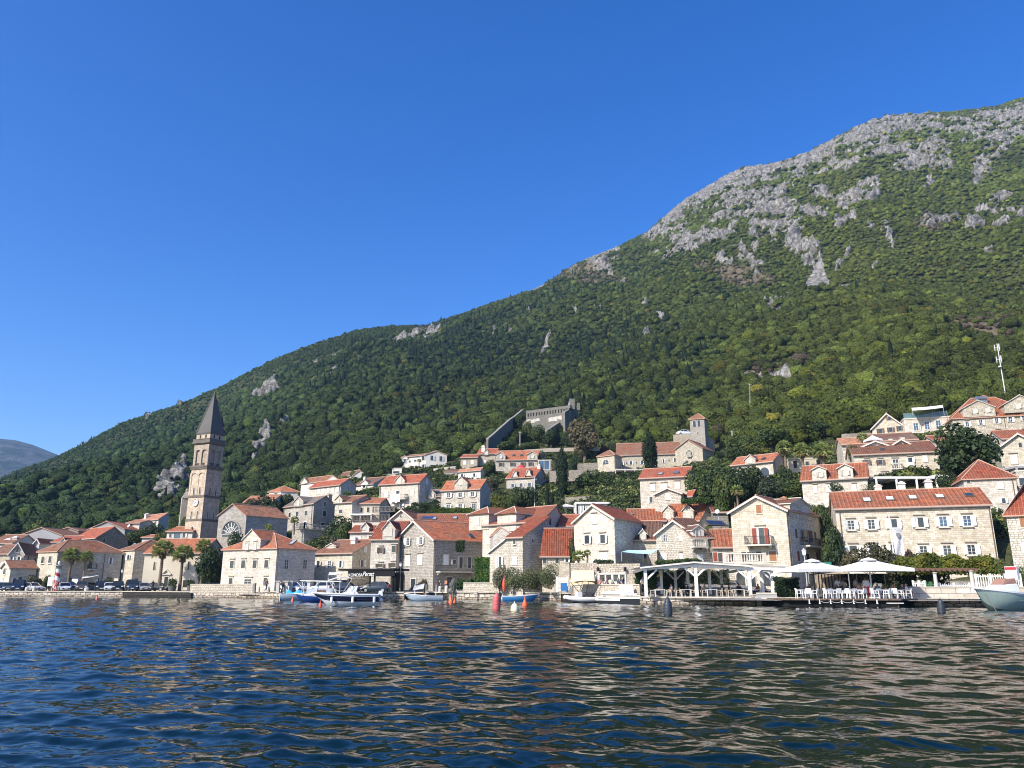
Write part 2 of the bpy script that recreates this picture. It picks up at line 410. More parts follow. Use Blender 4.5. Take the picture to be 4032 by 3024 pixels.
for pts,w in [([(690,485),(800,410),(1000,315)],62),([(1000,310),(1130,285),(1250,262)],34),([(1250,262),(1400,185),(1560,105),(1800,95)],58),
  ([(1270,270),(1420,205),(1600,150)],50),([(960,430),(1080,440),(1180,490)],72),([(1200,500),(1330,515)],38),([(600,555),(740,568)],34),([(700,650),(850,615),(960,590)],34),
  ([(1060,600),(1180,600),(1290,665)],36),([(260,700),(320,672),(450,660)],22),([(370,705),(440,712)],14),([(870,510),(960,480)],22),([(1430,470),(1500,420),(1570,360)],30),([(1540,440),(1580,420)],18),
  ([(1720,290),(1800,265),(1870,255)],52),([(1830,160),(1850,220)],40),([(1910,120),(2050,90),(2230,60)],42),([(2020,310),(2080,255),(2150,220)],26),([(1950,200),(2210,150)],36),
  ([(2090,598),(2160,555),(2230,490)],18),([(1790,535),(1850,512),(1915,528)],24),([(2015,470),(2090,468)],20),([(2080,430),(2180,425)],14),([(1975,578),(2030,575)],13),
  ([(1400,680),(1470,620)],9),([(580,905),(660,940),(740,1010)],9),([(1010,1195),(1090,1205),(1215,1200)],20),([(140,1050),(180,1010)],8),([(1100,850),(1190,860)],9),([(1110,940),(1170,950)],8),
  ([(575,1000),(600,990)],8),([(360,905),(390,920)],8),([(90,905),(120,915)],7),([(1600,545),(1640,590)],14),([(1540,560),(1600,570)],10),([(1540,680),(1575,660)],6),([(1660,290),(1690,270)],10),([(1210,350),(1310,330)],12),
  ([(1410,575),(1480,520)],12),([(1300,400),(1380,430)],14),([(1090,330),(1160,350)],18),([(1390,290),(1480,300)],26),([(1560,260),(1700,210)],24),([(1000,640),(1070,720)],12),([(900,690),(960,690)],9),([(500,740),(480,770)],6),([(270,930),(290,925)],7),([(80,815),(160,795)],9)]:
    _rz(pts,w)
for cx,cy,w in [(1050,1540,34),(1040,1800,18),(1250,1430,22),(1320,1410,16),(1570,1345,22),(1630,1325,16),(1700,1320,26),(1310,1490,16),(660,1960,38),(700,1930,34),(1240,1740,14),(1010,1815,22),(1120,1750,14),(250,1918,10),(430,1845,10),(340,1745,8),(585,1645,9),(712,1606,7),(1170,1700,12),(1150,1870,10),(1945,1330,7),(2010,1320,7)]:
    ROCKS.append(([(cx-w*.7,cy+w*.45),(cx+w*.7,cy-w*.45)],w*.62,1))
def segd(px,py,pts):
    d=np.full(px.shape,1e9)
    for (ax,ay),(bx,by) in zip(pts,pts[1:]):
        vx,vy=bx-ax,by-ay; L=vx*vx+vy*vy+1e-9
        t=np.clip(((px-ax)*vx+(py-ay)*vy)/L,0,1)
        d=np.minimum(d,np.hypot(px-ax-t*vx,py-ay-t*vy))
    return d
SCREE=np.array([(1300,690),(1345,660),(1380,735),(1350,800),(1230,815),(1215,790)])*.9186+np.array([2000,400])
def inpoly(px,py,poly):
    c=np.zeros(px.shape,bool); n=len(poly)
    for i in range(n):
        x0,y0=poly[i]; x1,y1=poly[i-1]
        c^=((y0>py)!=(y1>py))&(px<(x1-x0)*(py-y0)/(y1-y0+1e-9)+x0)
    return c
def rock_mask(px,py,X,Y,Z):
    m=np.zeros(px.shape)
    nz=fbm(X/22,Y/22,Z/18,4,31,.6)
    for pts,w,_ in ROCKS:
        xs=[p[0] for p in pts]; ys=[p[1] for p in pts]
        sel=(px>min(xs)-2*w-30)&(px<max(xs)+2*w+30)&(py>min(ys)-2*w-30)&(py<max(ys)+2*w+30)
        if not sel.any(): continue
        d=segd(px[sel],py[sel],pts)/w
        m[sel]=np.maximum(m[sel],np.clip((1.35-d)*1.2+(nz[sel]-.5)*4.2,0,1))
    # sparse outcrops all over the upper mountain
    up=np.clip((1250-py)/500,0,1)*np.clip((px-1900)/600,0,1)
    n2=fbm(X/30,Y/30,Z/26,4,35,.6); n3=fbm(X/9,Y/9,Z/8,3,36,.6)
    m=np.maximum(m,np.clip((n2-.66+.03*up)*10,0,1)*up)
    m=np.clip(m*1.5-np.clip((.52-n3)*7,0,1.2)-np.clip((.45-n2)*5,0,.6),0,1)
    m[inpoly(px,py,SCREE)]=.6
    return m
def dry_mask(px,py,X,Y,Z):
    nz=fbm(X/30,Y/30,Z/30,3,41)
    m=np.zeros(px.shape)
    for cx,cy,rx,ry in [(2880,1075,170,36),(3060,1480,120,30),(3850,1330,170,60),(1660,1300,50,14),(3700,900,110,36),(3850,1250,120,40),(3100,660,120,30),(2300,1090,200,40)]:
        d=((px-cx)/rx)**2+((py-cy)/ry)**2
        m=np.maximum(m,np.clip(1.2-d+(nz-.5)*2.2,0,1))
    return m

# ================================================================ foliage
def leaf_template(kind,n,rs):
    """n leaf triangles in a unit crown (radius 1, z from 0 to top); returns verts (n*3,3) and shade (n*3,)"""
    rng=np.random.default_rng(rs)
    if kind=='round':
        nl=rng.integers(5,8)
        cs=np.concatenate([[[0,0,.95]],np.stack([rng.uniform(-.6,.6,nl),rng.uniform(-.6,.6,nl),rng.uniform(.45,1.35,nl)],1)])
        rad=np.concatenate([[.72],rng.uniform(.34,.58,nl)])
    elif kind=='pine':
        cs=[];rad=[]
        for k in range(7):
            z=.5+1.3*k/6; w=.75*(1-abs(k-2.5)/6)
            a=rng.uniform(0,6.28); cs.append((math.cos(a)*w*.6,math.sin(a)*w*.6,z)); rad.append(w*.62)
        cs=np.array(cs); rad=np.array(rad)
    elif kind=='spire':
        z=np.linspace(.12,5.3,16); cs=np.stack([rng.uniform(-.12,.12,16),rng.uniform(-.12,.12,16),z],1)
        rad=np.minimum(.55+.5*np.sin(np.clip(z/5.6,0,1)*np.pi)**.7,(5.75-z)*.42+.06)
    elif kind=='fir':
        z=np.linspace(.2,2.9,9); cs=np.stack([rng.uniform(-.1,.1,9),rng.uniform(-.1,.1,9),z],1); rad=.78*(1-z/3.15)+.08
    elif kind=='bush':
        nl=6; cs=np.stack([rng.uniform(-.6,.6,nl),rng.uniform(-.6,.6,nl),rng.uniform(.2,.6,nl)],1); rad=rng.uniform(.35,.6,nl)
    w=rad**2; k=rng.choice(len(cs),n,p=w/w.sum())
    u=rng.normal(size=(n,3)); u/=np.linalg.norm(u,axis=1)[:,None]
    rr=rad[k]*np.where(rng.random(n)<.8,rng.uniform(.86,1.06,n),rng.uniform(.4,.9,n))
    P=cs[k]+u*rr[:,None]
    nrm=u*.9+rng.normal(size=(n,3))*.55; nrm[:,2]+=.25; nrm/=np.linalg.norm(nrm,axis=1)[:,None]
    a=np.cross(nrm,rng.normal(size=(n,3))); a/=np.linalg.norm(a,axis=1)[:,None]; b=np.cross(nrm,a)
    return P,a,b,rng.random(n)
def tri_leaves(P,a,b,size,rng):
    n=len(P); s=(size*rng.uniform(.6,1.35,n))[:,None]
    v=np.stack([P-a*s*.75-b*s*.45,P+a*s*.75-b*s*.45,P+b*s*.95+a*s*rng.uniform(-.4,.4,(n,1))],1)
    return v   # n,3,3
_crownmesh={}
def crown_mesh(kind,n,size,seed,rgb,key=None,flowers=None):
    """a near tree's crown as a mesh of leaf faces, unit radius"""
    k=(kind,n,size,seed,rgb)
    if k in _crownmesh: return _crownmesh[k]
    rng=np.random.default_rng(seed+99)
    P,a,b,sh=leaf_template(kind,n,seed)
    v=tri_leaves(P,a,b,size,rng)
    clump=vnoise(P[:,0]*2.3+7,P[:,1]*2.3,P[:,2]*2.3,seed)
    val=(.55+.55*clump+.35*(sh-.5))[:,None]
    col=np.array(rgb)[None,:]*val*np.stack([1+.35*(clump-.5),np.ones(n),1-.3*(clump-.5)],1)
    if flowers is not None:
        f=(rng.random(n)<.22)&(clump>.45); col[f]=np.array(flowers)*rng.uniform(.8,1.1,(f.sum(),1))
    col=np.repeat(col,3,0)
    o=npmesh('crown',v.reshape(-1,3),np.arange(n*3).reshape(-1,3),M_leaf((1,1,1)),False,{'col':col})
    me=o.data; bpy.data.objects.remove(o); _crownmesh[k]=me; return me
TREECOUNT=[0]
def tree(px,py_base,Y,height,width,kind,label,rgb=(.07,.10,.03),cat='tree',n=None,trunk=True,lean=0,group=None,z=None,name=None,flowers=None,size=None):
    """a tree standing at image column px: base on the ground (z) or at image row py_base"""
    p=at(px,py_base,Y) if py_base is not None else None
    if p is None:
        x=(px-2016)/F*(Y*CP+1); zz=ground(x,Y) if z is None else z; p=Vector((x,Y,zz))
        x=(px-2016)/F*(Y*CP+(zz-CZ)*SP); p=Vector((x,Y,zz))
    TREECOUNT[0]+=1; sd=TREECOUNT[0]%4
    top={'round':1.75,'pine':2.15,'spire':5.6,'fir':3.1,'bush':1.1}[kind]
    nn=n or {'round':2600,'pine':2200,'spire':2400,'fir':1500,'bush':900}[kind]
    r=width/2; th={'round':.18,'pine':.3,'spire':.03,'fir':.05,'bush':0}[kind]*height
    sz=size or {'round':.085,'pine':.08,'spire':.13,'fir':.1,'bush':.13}[kind]
    o=empty(name or {'round':'broadleaf_tree','pine':'pine_tree','spire':'cypress_tree','fir':'conifer_tree','bush':'shrub'}[kind],p,random.uniform(0,6.28),label,cat,group)
    c=bpy.data.objects.new('crown',crown_mesh(kind,nn,sz,sd,rgb,None,flowers)); link(c,o)
    c.location=(0,0,th*.8); c.scale=(r,r,(height-th*.8)/top)
    if trunk:
        m=MB(); hh=th+height*.35
        tr=max(.09,width*.035)
        m.tube([(0,0,-.6),(0.05*r,0,hh*.4),(-.04*r,.05*r,hh*.75),(0,0,hh)],[tr*1.5,tr*1.1,tr*.8,tr*.4],8)
        if kind in('round','pine'):
            for q in range(5):
                an=q*1.257+sd; l=r*.7
                m.tube([(0,0,hh*.55),(math.cos(an)*l*.5,math.sin(an)*l*.5,hh*.85),(math.cos(an)*l,math.sin(an)*l,hh*1.15)],[tr*.6,tr*.4,tr*.15],5)
        m.build('trunk',M_bark(.16,.12,.085),o,smooth=True)
    return o

def scatter_forest(X,Y,Z,PX,PY,rock,dry):
    """far wood on the mountain: one mass of trees (stuff)"""
    rng=np.random.default_rng(5)
    A=np.stack([X,Y,Z],-1)
    e1=A[1:,:-1]-A[:-1,:-1]; e2=A[:-1,1:]-A[:-1,:-1]
    area=np.linalg.norm(np.cross(e1,e2),axis=-1)
    i0=int(NT1*.42); i1=NT1+NT2-1+6
    sl=(slice(None),slice(i0,i1))
    area=area[sl]; C=A[:-1,:-1][sl]; E1=e1[sl]; E2=e2[sl]
    px,py,rk,dr=[q[:-1,:-1][sl] for q in (PX,PY,rock,dry)]
    dist=np.linalg.norm(C,axis=-1)
    vis=(px>-350)&(px<4400)
    sp=np.clip(dist*10.5/F,2.2,4.0)
    dens=area/(sp*sp)*1.25
    dens*=np.clip(1.12-rk*1.9,0,1)*np.clip(1-dr*.5,.3,1)*vis
    cl=fbm(C[...,0]/28,C[...,1]/28,C[...,2]/28,3,61)
    dens*=np.clip(.35+cl*1.4,0,1.3)
    lowb=np.interp(px,[-300,0,600,1100,1600,2100,2350,2600,3000,3200,3500,4032],[2120,2115,2085,2045,1850,1745,1730,1752,1780,1752,1690,1590])
    dens*=(py<lowb)
    k=rng.poisson(dens)
    ii=np.repeat(np.arange(k.size),k.ravel())
    u,v=rng.random(len(ii)),rng.random(len(ii))
    P=C.reshape(-1,3)[ii]+E1.reshape(-1,3)[ii]*u[:,None]+E2.reshape(-1,3)[ii]*v[:,None]
    px,py,rk,dr,dist=[q.ravel()[ii] for q in (px,py,rk,dr,dist)]
    keep=np.ones(len(P),bool); nr_=np.where(P[:,1]<262)[0]
    for q in FOOT:
        c=np.mean(q,0); keep[nr_[inpoly(P[nr_,0],P[nr_,1],[tuple(c+(np.array(p)-c)*1.25) for p in q])]]=False
    P=P[keep]; px,py,rk,dr,dist=[q[keep] for q in (px,py,rk,dr,dist)]
    n=len(P); print('forest trees',n)
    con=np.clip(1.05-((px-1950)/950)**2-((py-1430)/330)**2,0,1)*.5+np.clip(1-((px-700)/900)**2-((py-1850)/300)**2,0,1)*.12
    belt=np.clip(1-np.abs(py-(1080+ (px-2700)*-.05))/110,0,1)*np.clip(1-np.abs(px-2650)/500,0,1)*.45
    x=rng.random(n); n2=fbm(P[:,0]/45,P[:,1]/45,P[:,2]/45,3,71); pc=np.clip((con*1.25+belt*1.5)*np.clip((n2-.32)*3.4,.12,1.7),0,.95)
    kind=np.where(x<pc*.42,1,np.where(x<pc*.42+pc*.16+.004,2,np.where(x<pc*.9,3,0)))     # 0 round 1 pine 2 spire 3 fir
    near_ridge=np.clip((py-np.interp(px,RPX,RPY))/60,.45,1); size=near_ridge*np.clip(rng.lognormal(0,.34,n),.45,2.2)*np.clip(dist*10.5/F,2.2,4.0)*.64
    size*=np.where(rk>.25,.55,1)*np.where(dr>.5,.75,1)*np.where((py<1150)&(px>2300),.82,1.08)
    # species colour: blue-green on the left, yellower to the right
    g=np.clip((px-300)/3000,0,1)
    base=np.stack([.036+.034*g,.064+.027*g,.025-.005*g],1)
    lum=np.clip(rng.lognormal(0,.30,n),.5,1.9)*(.80+.85*n2)
    base=base*lum[:,None]
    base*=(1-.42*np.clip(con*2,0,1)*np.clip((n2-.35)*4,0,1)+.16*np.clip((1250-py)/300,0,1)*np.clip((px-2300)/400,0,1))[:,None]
    br=rng.random(n)
    base[br<.025]*=np.array([1.5,1.1,.85]); base[(br>.05)&(br<.15)]*=np.array([1.3,1.2,.8])
    dd=dr>.45; base[dd&(br<.5)]=np.array([.13,.105,.08])*rng.uniform(.6,1.2,(int((dd&(br<.5)).sum()),1))
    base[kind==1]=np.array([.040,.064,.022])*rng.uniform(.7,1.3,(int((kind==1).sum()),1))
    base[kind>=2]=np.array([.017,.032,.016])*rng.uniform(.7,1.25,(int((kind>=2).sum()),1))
    Vs=[];Cs=[];Fs=[];nv0=0
    for kd,nm in enumerate(('round','pine','spire','fir')):
        lo=0
        for dmax,sub in ((380,2),(1e9,1)):
            sel=np.where((kind==kd)&(dist>=lo)&(dist<dmax))[0]; lo=dmax
            if not len(sel): continue
            var=rng.integers(0,8,len(sel))
            for vv in range(8):
                q=sel[var==vv]
                if not len(q): continue
                t,f=lump(nm,sub,vv*10+kd); m=len(q); nv=len(t)
                an=rng.uniform(0,6.28,m); ca,sa=np.cos(an)[:,None],np.sin(an)[:,None]
                rr=size[q]*np.where(kd==2,.46,np.where(kd==3,.8,1.0)); hz=rr*rng.uniform(.8,1.25,m)*(1.0 if kd in(0,1) else 1.3)
                vx=(t[:,0]*ca-t[:,1]*sa)*rr[:,None]+P[q,0][:,None]; vy=(t[:,0]*sa+t[:,1]*ca)*rr[:,None]+P[q,1][:,None]; vz=t[:,2]*hz[:,None]+P[q,2][:,None]-.3
                Vs.append(np.stack([vx,vy,vz],-1).reshape(-1,3).astype(np.float32))
                Fs.append((f[None]+(np.arange(m)*nv)[:,None,None]+nv0).reshape(-1,3).astype(np.int32)); nv0+=m*nv
                Cs.append(np.repeat(base[q],nv,0).astype(np.float32))
    # loose leaf sprays break up the crowns that stand near the village
    for d0,d1,nl,ls in ((0,340,170,.15),(340,520,84,.185),(520,820,30,.25)):
      near=np.where((kind<2)&(dist>=d0)&(dist<d1))[0]
      for vv in range(6):
        q=near[vv::6]; p,a,b,sh=leaf_template('round',nl,vv*10); p=p*np.array([1.12,1.12,1.0])+np.array([0,0,.06]); t=tri_leaves(p*1.02,a,b,ls,np.random.default_rng(vv)).reshape(-1,3); m=len(q)
        if not m: continue
        rr=size[q][:,None]; Vs.append(np.stack([t[:,0]*rr+P[q,0][:,None],t[:,1]*rr+P[q,1][:,None],t[:,2]*rr+P[q,2][:,None]-.3],-1).reshape(-1,3).astype(np.float32))
        nn=m*len(t); Fs.append(np.arange(nv0,nv0+nn,dtype=np.int32).reshape(-1,3)); nv0+=nn
        Cs.append((base[q][:,None,:]*(.7+.7*np.repeat(sh,3))[None,:,None]).reshape(-1,3).astype(np.float32))
    V=np.concatenate(Vs); Fc=np.concatenate(Fs); Cc=np.concatenate(Cs); print('forest tris',len(Fc))
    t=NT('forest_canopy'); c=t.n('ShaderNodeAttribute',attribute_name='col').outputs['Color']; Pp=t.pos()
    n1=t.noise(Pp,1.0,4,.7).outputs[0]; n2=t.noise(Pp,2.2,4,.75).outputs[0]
    c=t.mix(t.ramp(n2,[(.40,0),(.60,1)]),t.mix(1.0,c,(.30,.35,.33),'MULTIPLY'),t.mix(1.0,c,(1.5,1.4,1.25),'MULTIPLY'))  # noise paints the shaded gaps of the canopy into the leaf colour
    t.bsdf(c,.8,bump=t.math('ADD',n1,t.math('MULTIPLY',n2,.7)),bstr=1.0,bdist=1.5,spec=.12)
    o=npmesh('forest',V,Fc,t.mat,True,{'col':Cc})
    COL.objects.link(o); tag(o,'dense green wood of broadleaf trees and cypresses covering the mountainside','forest',kind='stuff')
def lump(kind,sub,seed):
    """a lumpy closed crown, unit radius"""
    bm=bmesh.new(); bmesh.ops.create_icosphere(bm,subdivisions=sub,radius=1); v=np.array([x.co[:] for x in bm.verts]); f=np.array([[x.index for x in p.verts] for p in bm.faces]); bm.free()
    if sub==1: f=f[v[f].mean(1)[:,2]>-.45]
    rng=np.random.default_rng(seed); o=rng.uniform(0,50,3)
    n=fbm(v[:,0]*1.5+o[0],v[:,1]*1.5+o[1],v[:,2]*1.5+o[2],2,seed); n3=vnoise(v[:,0]*3.2+o[0],v[:,1]*3.2,v[:,2]*3.2,seed+3)
    r=(.42+.75*n+.42*n3)*.9+rng.normal(size=len(v))*.09; v=v*r[:,None]
    if kind=='round': v[:,2]=v[:,2]*.82+.85
    elif kind=='pine': v[:,2]=v[:,2]*.55+1.35; v[:,:2]*=1.1
    elif kind=='spire': v[:,2]=v[:,2]*2.7+2.6; k=np.clip((5.6-v[:,2])/3.6,.08,1)**.8; v[:,:2]*=k[:,None]*.8
    else: v[:,2]=v[:,2]*1.5+1.5; k=np.clip((3.1-v[:,2])/2.6,.06,1); v[:,:2]*=k[:,None]
    return v,f

# ================================================================ sea
def make_sea():
    rng=np.random.default_rng(3)
    cols=np.linspace(-900,4930,1000); Yr=np.concatenate([np.geomspace(4.5,150,1250)])
    X=((cols[:,None]-2016)/F*(Yr[None,:]*CP-.45)).astype(np.float32); Y=np.repeat(Yr[None,:],len(cols),0).astype(np.float32)
    cell=np.maximum(np.gradient(Yr)[None,:],((cols[1]-cols[0])/F*Yr)[None,:])
    Z=np.zeros_like(X); DX=np.zeros_like(X); DY=np.zeros_like(X)
    wind=R(262)
    for i in range(84):
        lam=np.exp(rng.uniform(math.log(.15),math.log(3.2))); a=wind+rng.normal()*.55+(math.pi/2 if rng.random()<.12 else 0)
        k=2*math.pi/lam; kx,ky=k*math.cos(a),k*math.sin(a); ph=rng.uniform(0,6.28)
        amp=.0047*lam*(1.0 if lam<1.1 else (1.1/lam)**.75)*(.75 if lam<.45 else 1)
        fade=np.clip((lam/cell-3)/4,0,1)
        th=kx*X+ky*Y+ph; 
        Z+=amp*fade*np.sin(th); DX-=amp*.6*fade*math.cos(a)*np.cos(th); DY-=amp*.6*fade*math.sin(a)*np.cos(th)
    gust=.65+.7*fbm(X/9,Y/14,X*0,2,77)
    Z*=gust; X=X-DX*gust; Y=Y-DY*gust
    nc,nr=X.shape
    V=np.stack([X,Y,Z],-1).reshape(-1,3); idx=np.arange(nc*nr).reshape(nc,nr)
    Q=np.stack([idx[:-1,:-1],idx[1:,:-1],idx[1:,1:],idx[:-1,1:]],-1).reshape(-1,4)
    t=NT('sea_water'); P=t.pos()
    mp=t.n('ShaderNodeMapping',{'Vector':P,'Scale':(.75,1.5,1)})
    n1=t.noise(mp.outputs[0],1.3,4,.6); n2=t.noise(mp.outputs[0],6.0,3,.6)
    d=t.n('ShaderNodeCameraData') if False else None
    h=t.math('ADD',t.math('MULTIPLY',n1.outputs[0],1.0),t.math('MULTIPLY',n2.outputs[0],.16))
    b=t.bsdf((.0008,.0075,.0075),.035,bump=h,bstr=.5,bdist=.024,spec=.5,IOR=1.333)
    o=npmesh('sea',V,Q,t.mat,True); COL.objects.link(o); tag(o,kind='structure')
    # plain outer sheets of the same water beyond the swell grid
    m=MB()
    for (x0,y0,x1,y1) in [(-2500,-60,2500,4.3),(-2500,4.3,-190,170),(190,4.3,2500,170)]:
        m.poly([(x0,y0,-.06),(x1,y0,-.06),(x1,y1,-.06),(x0,y1,-.06)])
    q=m.build('open_sea',t.mat); tag(q,kind='structure')

def far_mountain():
    pts=[(-700,1600),(-300,1680),(0,1728),(60,1733),(130,1752),(180,1772),(237,1795),(300,1840),(420,1900),(600,1960)]
    cols=np.arange(-700,601,6.0); yr=np.interp(cols,[p[0] for p in pts],[p[1] for p in pts])
    g=np.linspace(0,1,110); Yr=3300.; Yf=1900.
    Y=Yf+(Yr-Yf)*(1-(1-g)**.6)[None,:]*np.ones((len(cols),1)); y=2290+(yr-2290)[:,None]*g[None,:]
    Z=CZ+Y*np.tan(np.arctan((1512-y)/F)+PIT); D=Y*CP+(Z-CZ)*SP; X=(cols[:,None]-2016)/F*D
    Zb=np.maximum(Z+(fbm(X/160,Y/160,Z/120,4,51)-.5)*70*(1-g[None,:]**6),0)
    V=np.stack([X,Y,Zb],-1)
    back=V[:,-1:,:]+np.array([0,600,-400]); V=np.concatenate([V,back],1)
    nc,nr=V.shape[:2]; idx=np.arange(nc*nr).reshape(nc,nr)
    Q=np.stack([idx[:-1,:-1],idx[1:,:-1],idx[1:,1:],idx[:-1,1:]],-1).reshape(-1,4)
    t=NT('far_slope'); P=t.pos(); n1=t.noise(P,.012,6,.65).outputs[0]; n2=t.noise(P,.05,5,.7).outputs[0]
    c=t.mix(t.ramp(n1,[(.45,0),(.6,1)]),t.mix(n2,(.012,.02,.014),(.035,.045,.03)),(.09,.088,.085))
    t.bsdf(c,.95,bump=n2,bstr=1,bdist=18)
    o=npmesh('distant_mountain',V.reshape(-1,3),Q,t.mat,True); COL.objects.link(o); tag(o,kind='structure')

# ================================================================ light, air, camera
AZ,EL=R(48),R(38)
def sky_and_sun():
    w=bpy.data.worlds.new('World'); sc.world=w; w.use_nodes=True; nt=w.node_tree
    bg=nt.nodes['Background']; sk=nt.nodes.new('ShaderNodeTexSky'); sk.sky_type='NISHITA'; sk.sun_disc=False
    sk.sun_elevation=EL; sk.sun_rotation=math.pi+AZ; sk.altitude=0; sk.air_density=1.0; sk.dust_density=1.1; sk.ozone_density=4.0
    hs=nt.nodes.new('ShaderNodeHueSaturation'); hs.inputs['Saturation'].default_value=1.36; hs.inputs['Hue'].default_value=.516; hs.inputs['Value'].default_value=1.15
    nt.links.new(sk.outputs[0],hs.inputs['Color']); nt.links.new(hs.outputs[0],bg.inputs[0]); bg.inputs[1].default_value=.125
    L=bpy.data.lights.new('sun','SUN'); L.energy=4.5; L.angle=R(.53); L.color=(1,.925,.81)
    o=bpy.data.objects.new('sun',L); link(o)
    d=Vector((-math.sin(AZ)*math.cos(EL),-math.cos(AZ)*math.cos(EL),math.sin(EL)))
    o.rotation_euler=d.to_track_quat('Z','Y').to_euler(); o.location=d*300
def haze():
    m=MB(); m.box((0,1500,455),(5200,3300,1040))   # from 65 m under the sea... bottom set below
    m=MB(); x0,x1,y0,y1,z0,z1=-2600,1700,-70,3980,-1.5,760
    b=[(x0,y0,z0),(x1,y0,z0),(x1,y1,z0),(x0,y1,z0)]; m.hexa(b,[(a,c,z1) for a,c,_ in b])
    mat=bpy.data.materials.new('air'); mat.use_nodes=True; nt=mat.node_tree; nt.nodes.clear()
    out=nt.nodes.new('ShaderNodeOutputMaterial'); v=nt.nodes.new('ShaderNodeVolumePrincipled')
    v.inputs['Color'].default_value=(.33,.61,1,1); v.inputs['Density'].default_value=HAZE; v.inputs['Anisotropy'].default_value=0
    nt.links.new(v.outputs[0],out.inputs['Volume'])
    o=m.build('haze',mat); tag(o,kind='stuff')
def camera():
    c=bpy.data.cameras.new('camera'); c.sensor_width=36; c.sensor_fit='HORIZONTAL'; c.lens=36*F/4032; c.clip_end=9000; c.clip_start=.1
    o=bpy.data.objects.new('camera',c); link(o); o.location=(0,0,CZ); o.rotation_euler=(math.pi/2+PIT,0,0); sc.camera=o
    sc.view_settings.view_transform='Standard'; sc.view_settings.look='None'; sc.view_settings.exposure=EXPO; sc.view_settings.gamma=1
    sc.cycles.filter_width=1.05; sc.render.resolution_x=1024; sc.render.resolution_y=768
    sc.cycles.max_bounces=6; sc.cycles.diffuse_bounces=2; sc.cycles.glossy_bounces=3; sc.cycles.volume_bounces=0; sc.cycles.transparent_max_bounces=6
HAZE=9e-5; EXPO=0.66
# ================================================================ houses
FOOT=[]           # footprints, so that undergrowth keeps clear of buildings
WCOL=dict(w=(.575,.54,.475),b=(.51,.46,.37),g=(.41,.39,.355),d=(.30,.28,.25),c=(.56,.515,.425),p=(.63,.61,.565),y=(.56,.48,.35),G=(.33,.34,.36))
def wallmat(code):
    c=WCOL[code[0]]; k={'a':'ashlar','r':'rubble','p':'plaster','k':'big'}[code[1]]
    return M_wall(*c,k)
ROOFC=dict(o=(.37,.128,.064),r=(.33,.09,.048),b=(.215,.095,.055),d=(.145,.075,.052),l=(.40,.19,.11),g=(.15,.145,.14))
def roofmat(code):
    c=ROOFC[code[0]]; p={'0':.05,'1':.24,'2':.34,'3':.46}[code[1]] if len(code)>1 else .26
    age={'o':.62,'r':.5,'b':.75,'d':.85,'l':.5,'g':.9}[code[0]]
    return M_roof(*c,p,age)
SHUT=dict(w=(.74,.74,.71),b=(.13,.075,.05),r=(.25,.06,.04),g=(.42,.44,.46),o=(.30,.135,.06),n=(.05,.045,.04))
class Face:
    """a vertical wall plane from A to B (looking at it from outside A is left)"""
    def __init__(s,A,B):
        s.A=Vector(A); s.B=Vector(B); d=Vector((B.x-A.x,B.y-A.y,0)); s.L=d.length; s.u=d/s.L; s.n=Vector((s.u.y,-s.u.x,0))
    def hit(s,px,py):
        r=ray(px,py); c=Vector((0,0,CZ)); t=(s.A-c).dot(s.n)/r.dot(s.n); p=c+r*t
        return (p-s.A).dot(s.u),p.z
    def pt(s,u,z,off=0.0): 
        p=s.A+s.u*u+s.n*off; return Vector((p.x,p.y,z))
def inter_roof(pts_low,pts_high,th,mb,mi=0):
    """a roof slope slab: pts_low=(a,b) eave points, pts_high=(c,d) ridge points, same order"""
    a,b=pts_low; d,c=pts_high
    n=(b-a).cross(d-a).normalized()
    if n.z<0: n=-n
    ux=(b-a).normalized(); uy=n.cross(ux)
    if uy.z<0: uy=-uy
    top=[a,b,c,d]; uv=[((p-a).dot(ux),(p-a).dot(uy)) for p in top]
    off=random.random()*3; uv=[(x+off,y) for x,y in uv]
    dn=Vector((0,0,-th)); bot=[p+dn for p in top]
    mb.poly(top,mi,uv)
    mb.poly(list(reversed(bot)),1)
    for i in range(4):
        j=(i+1)%4; mb.poly([bot[i],bot[j],top[j],top[i]],1)
def ridge_caps(mb,p,q,mi=1,w=.09):
    mb.tube([p+Vector((0,0,.02)),q+Vector((0,0,.02))],w,6,mi)
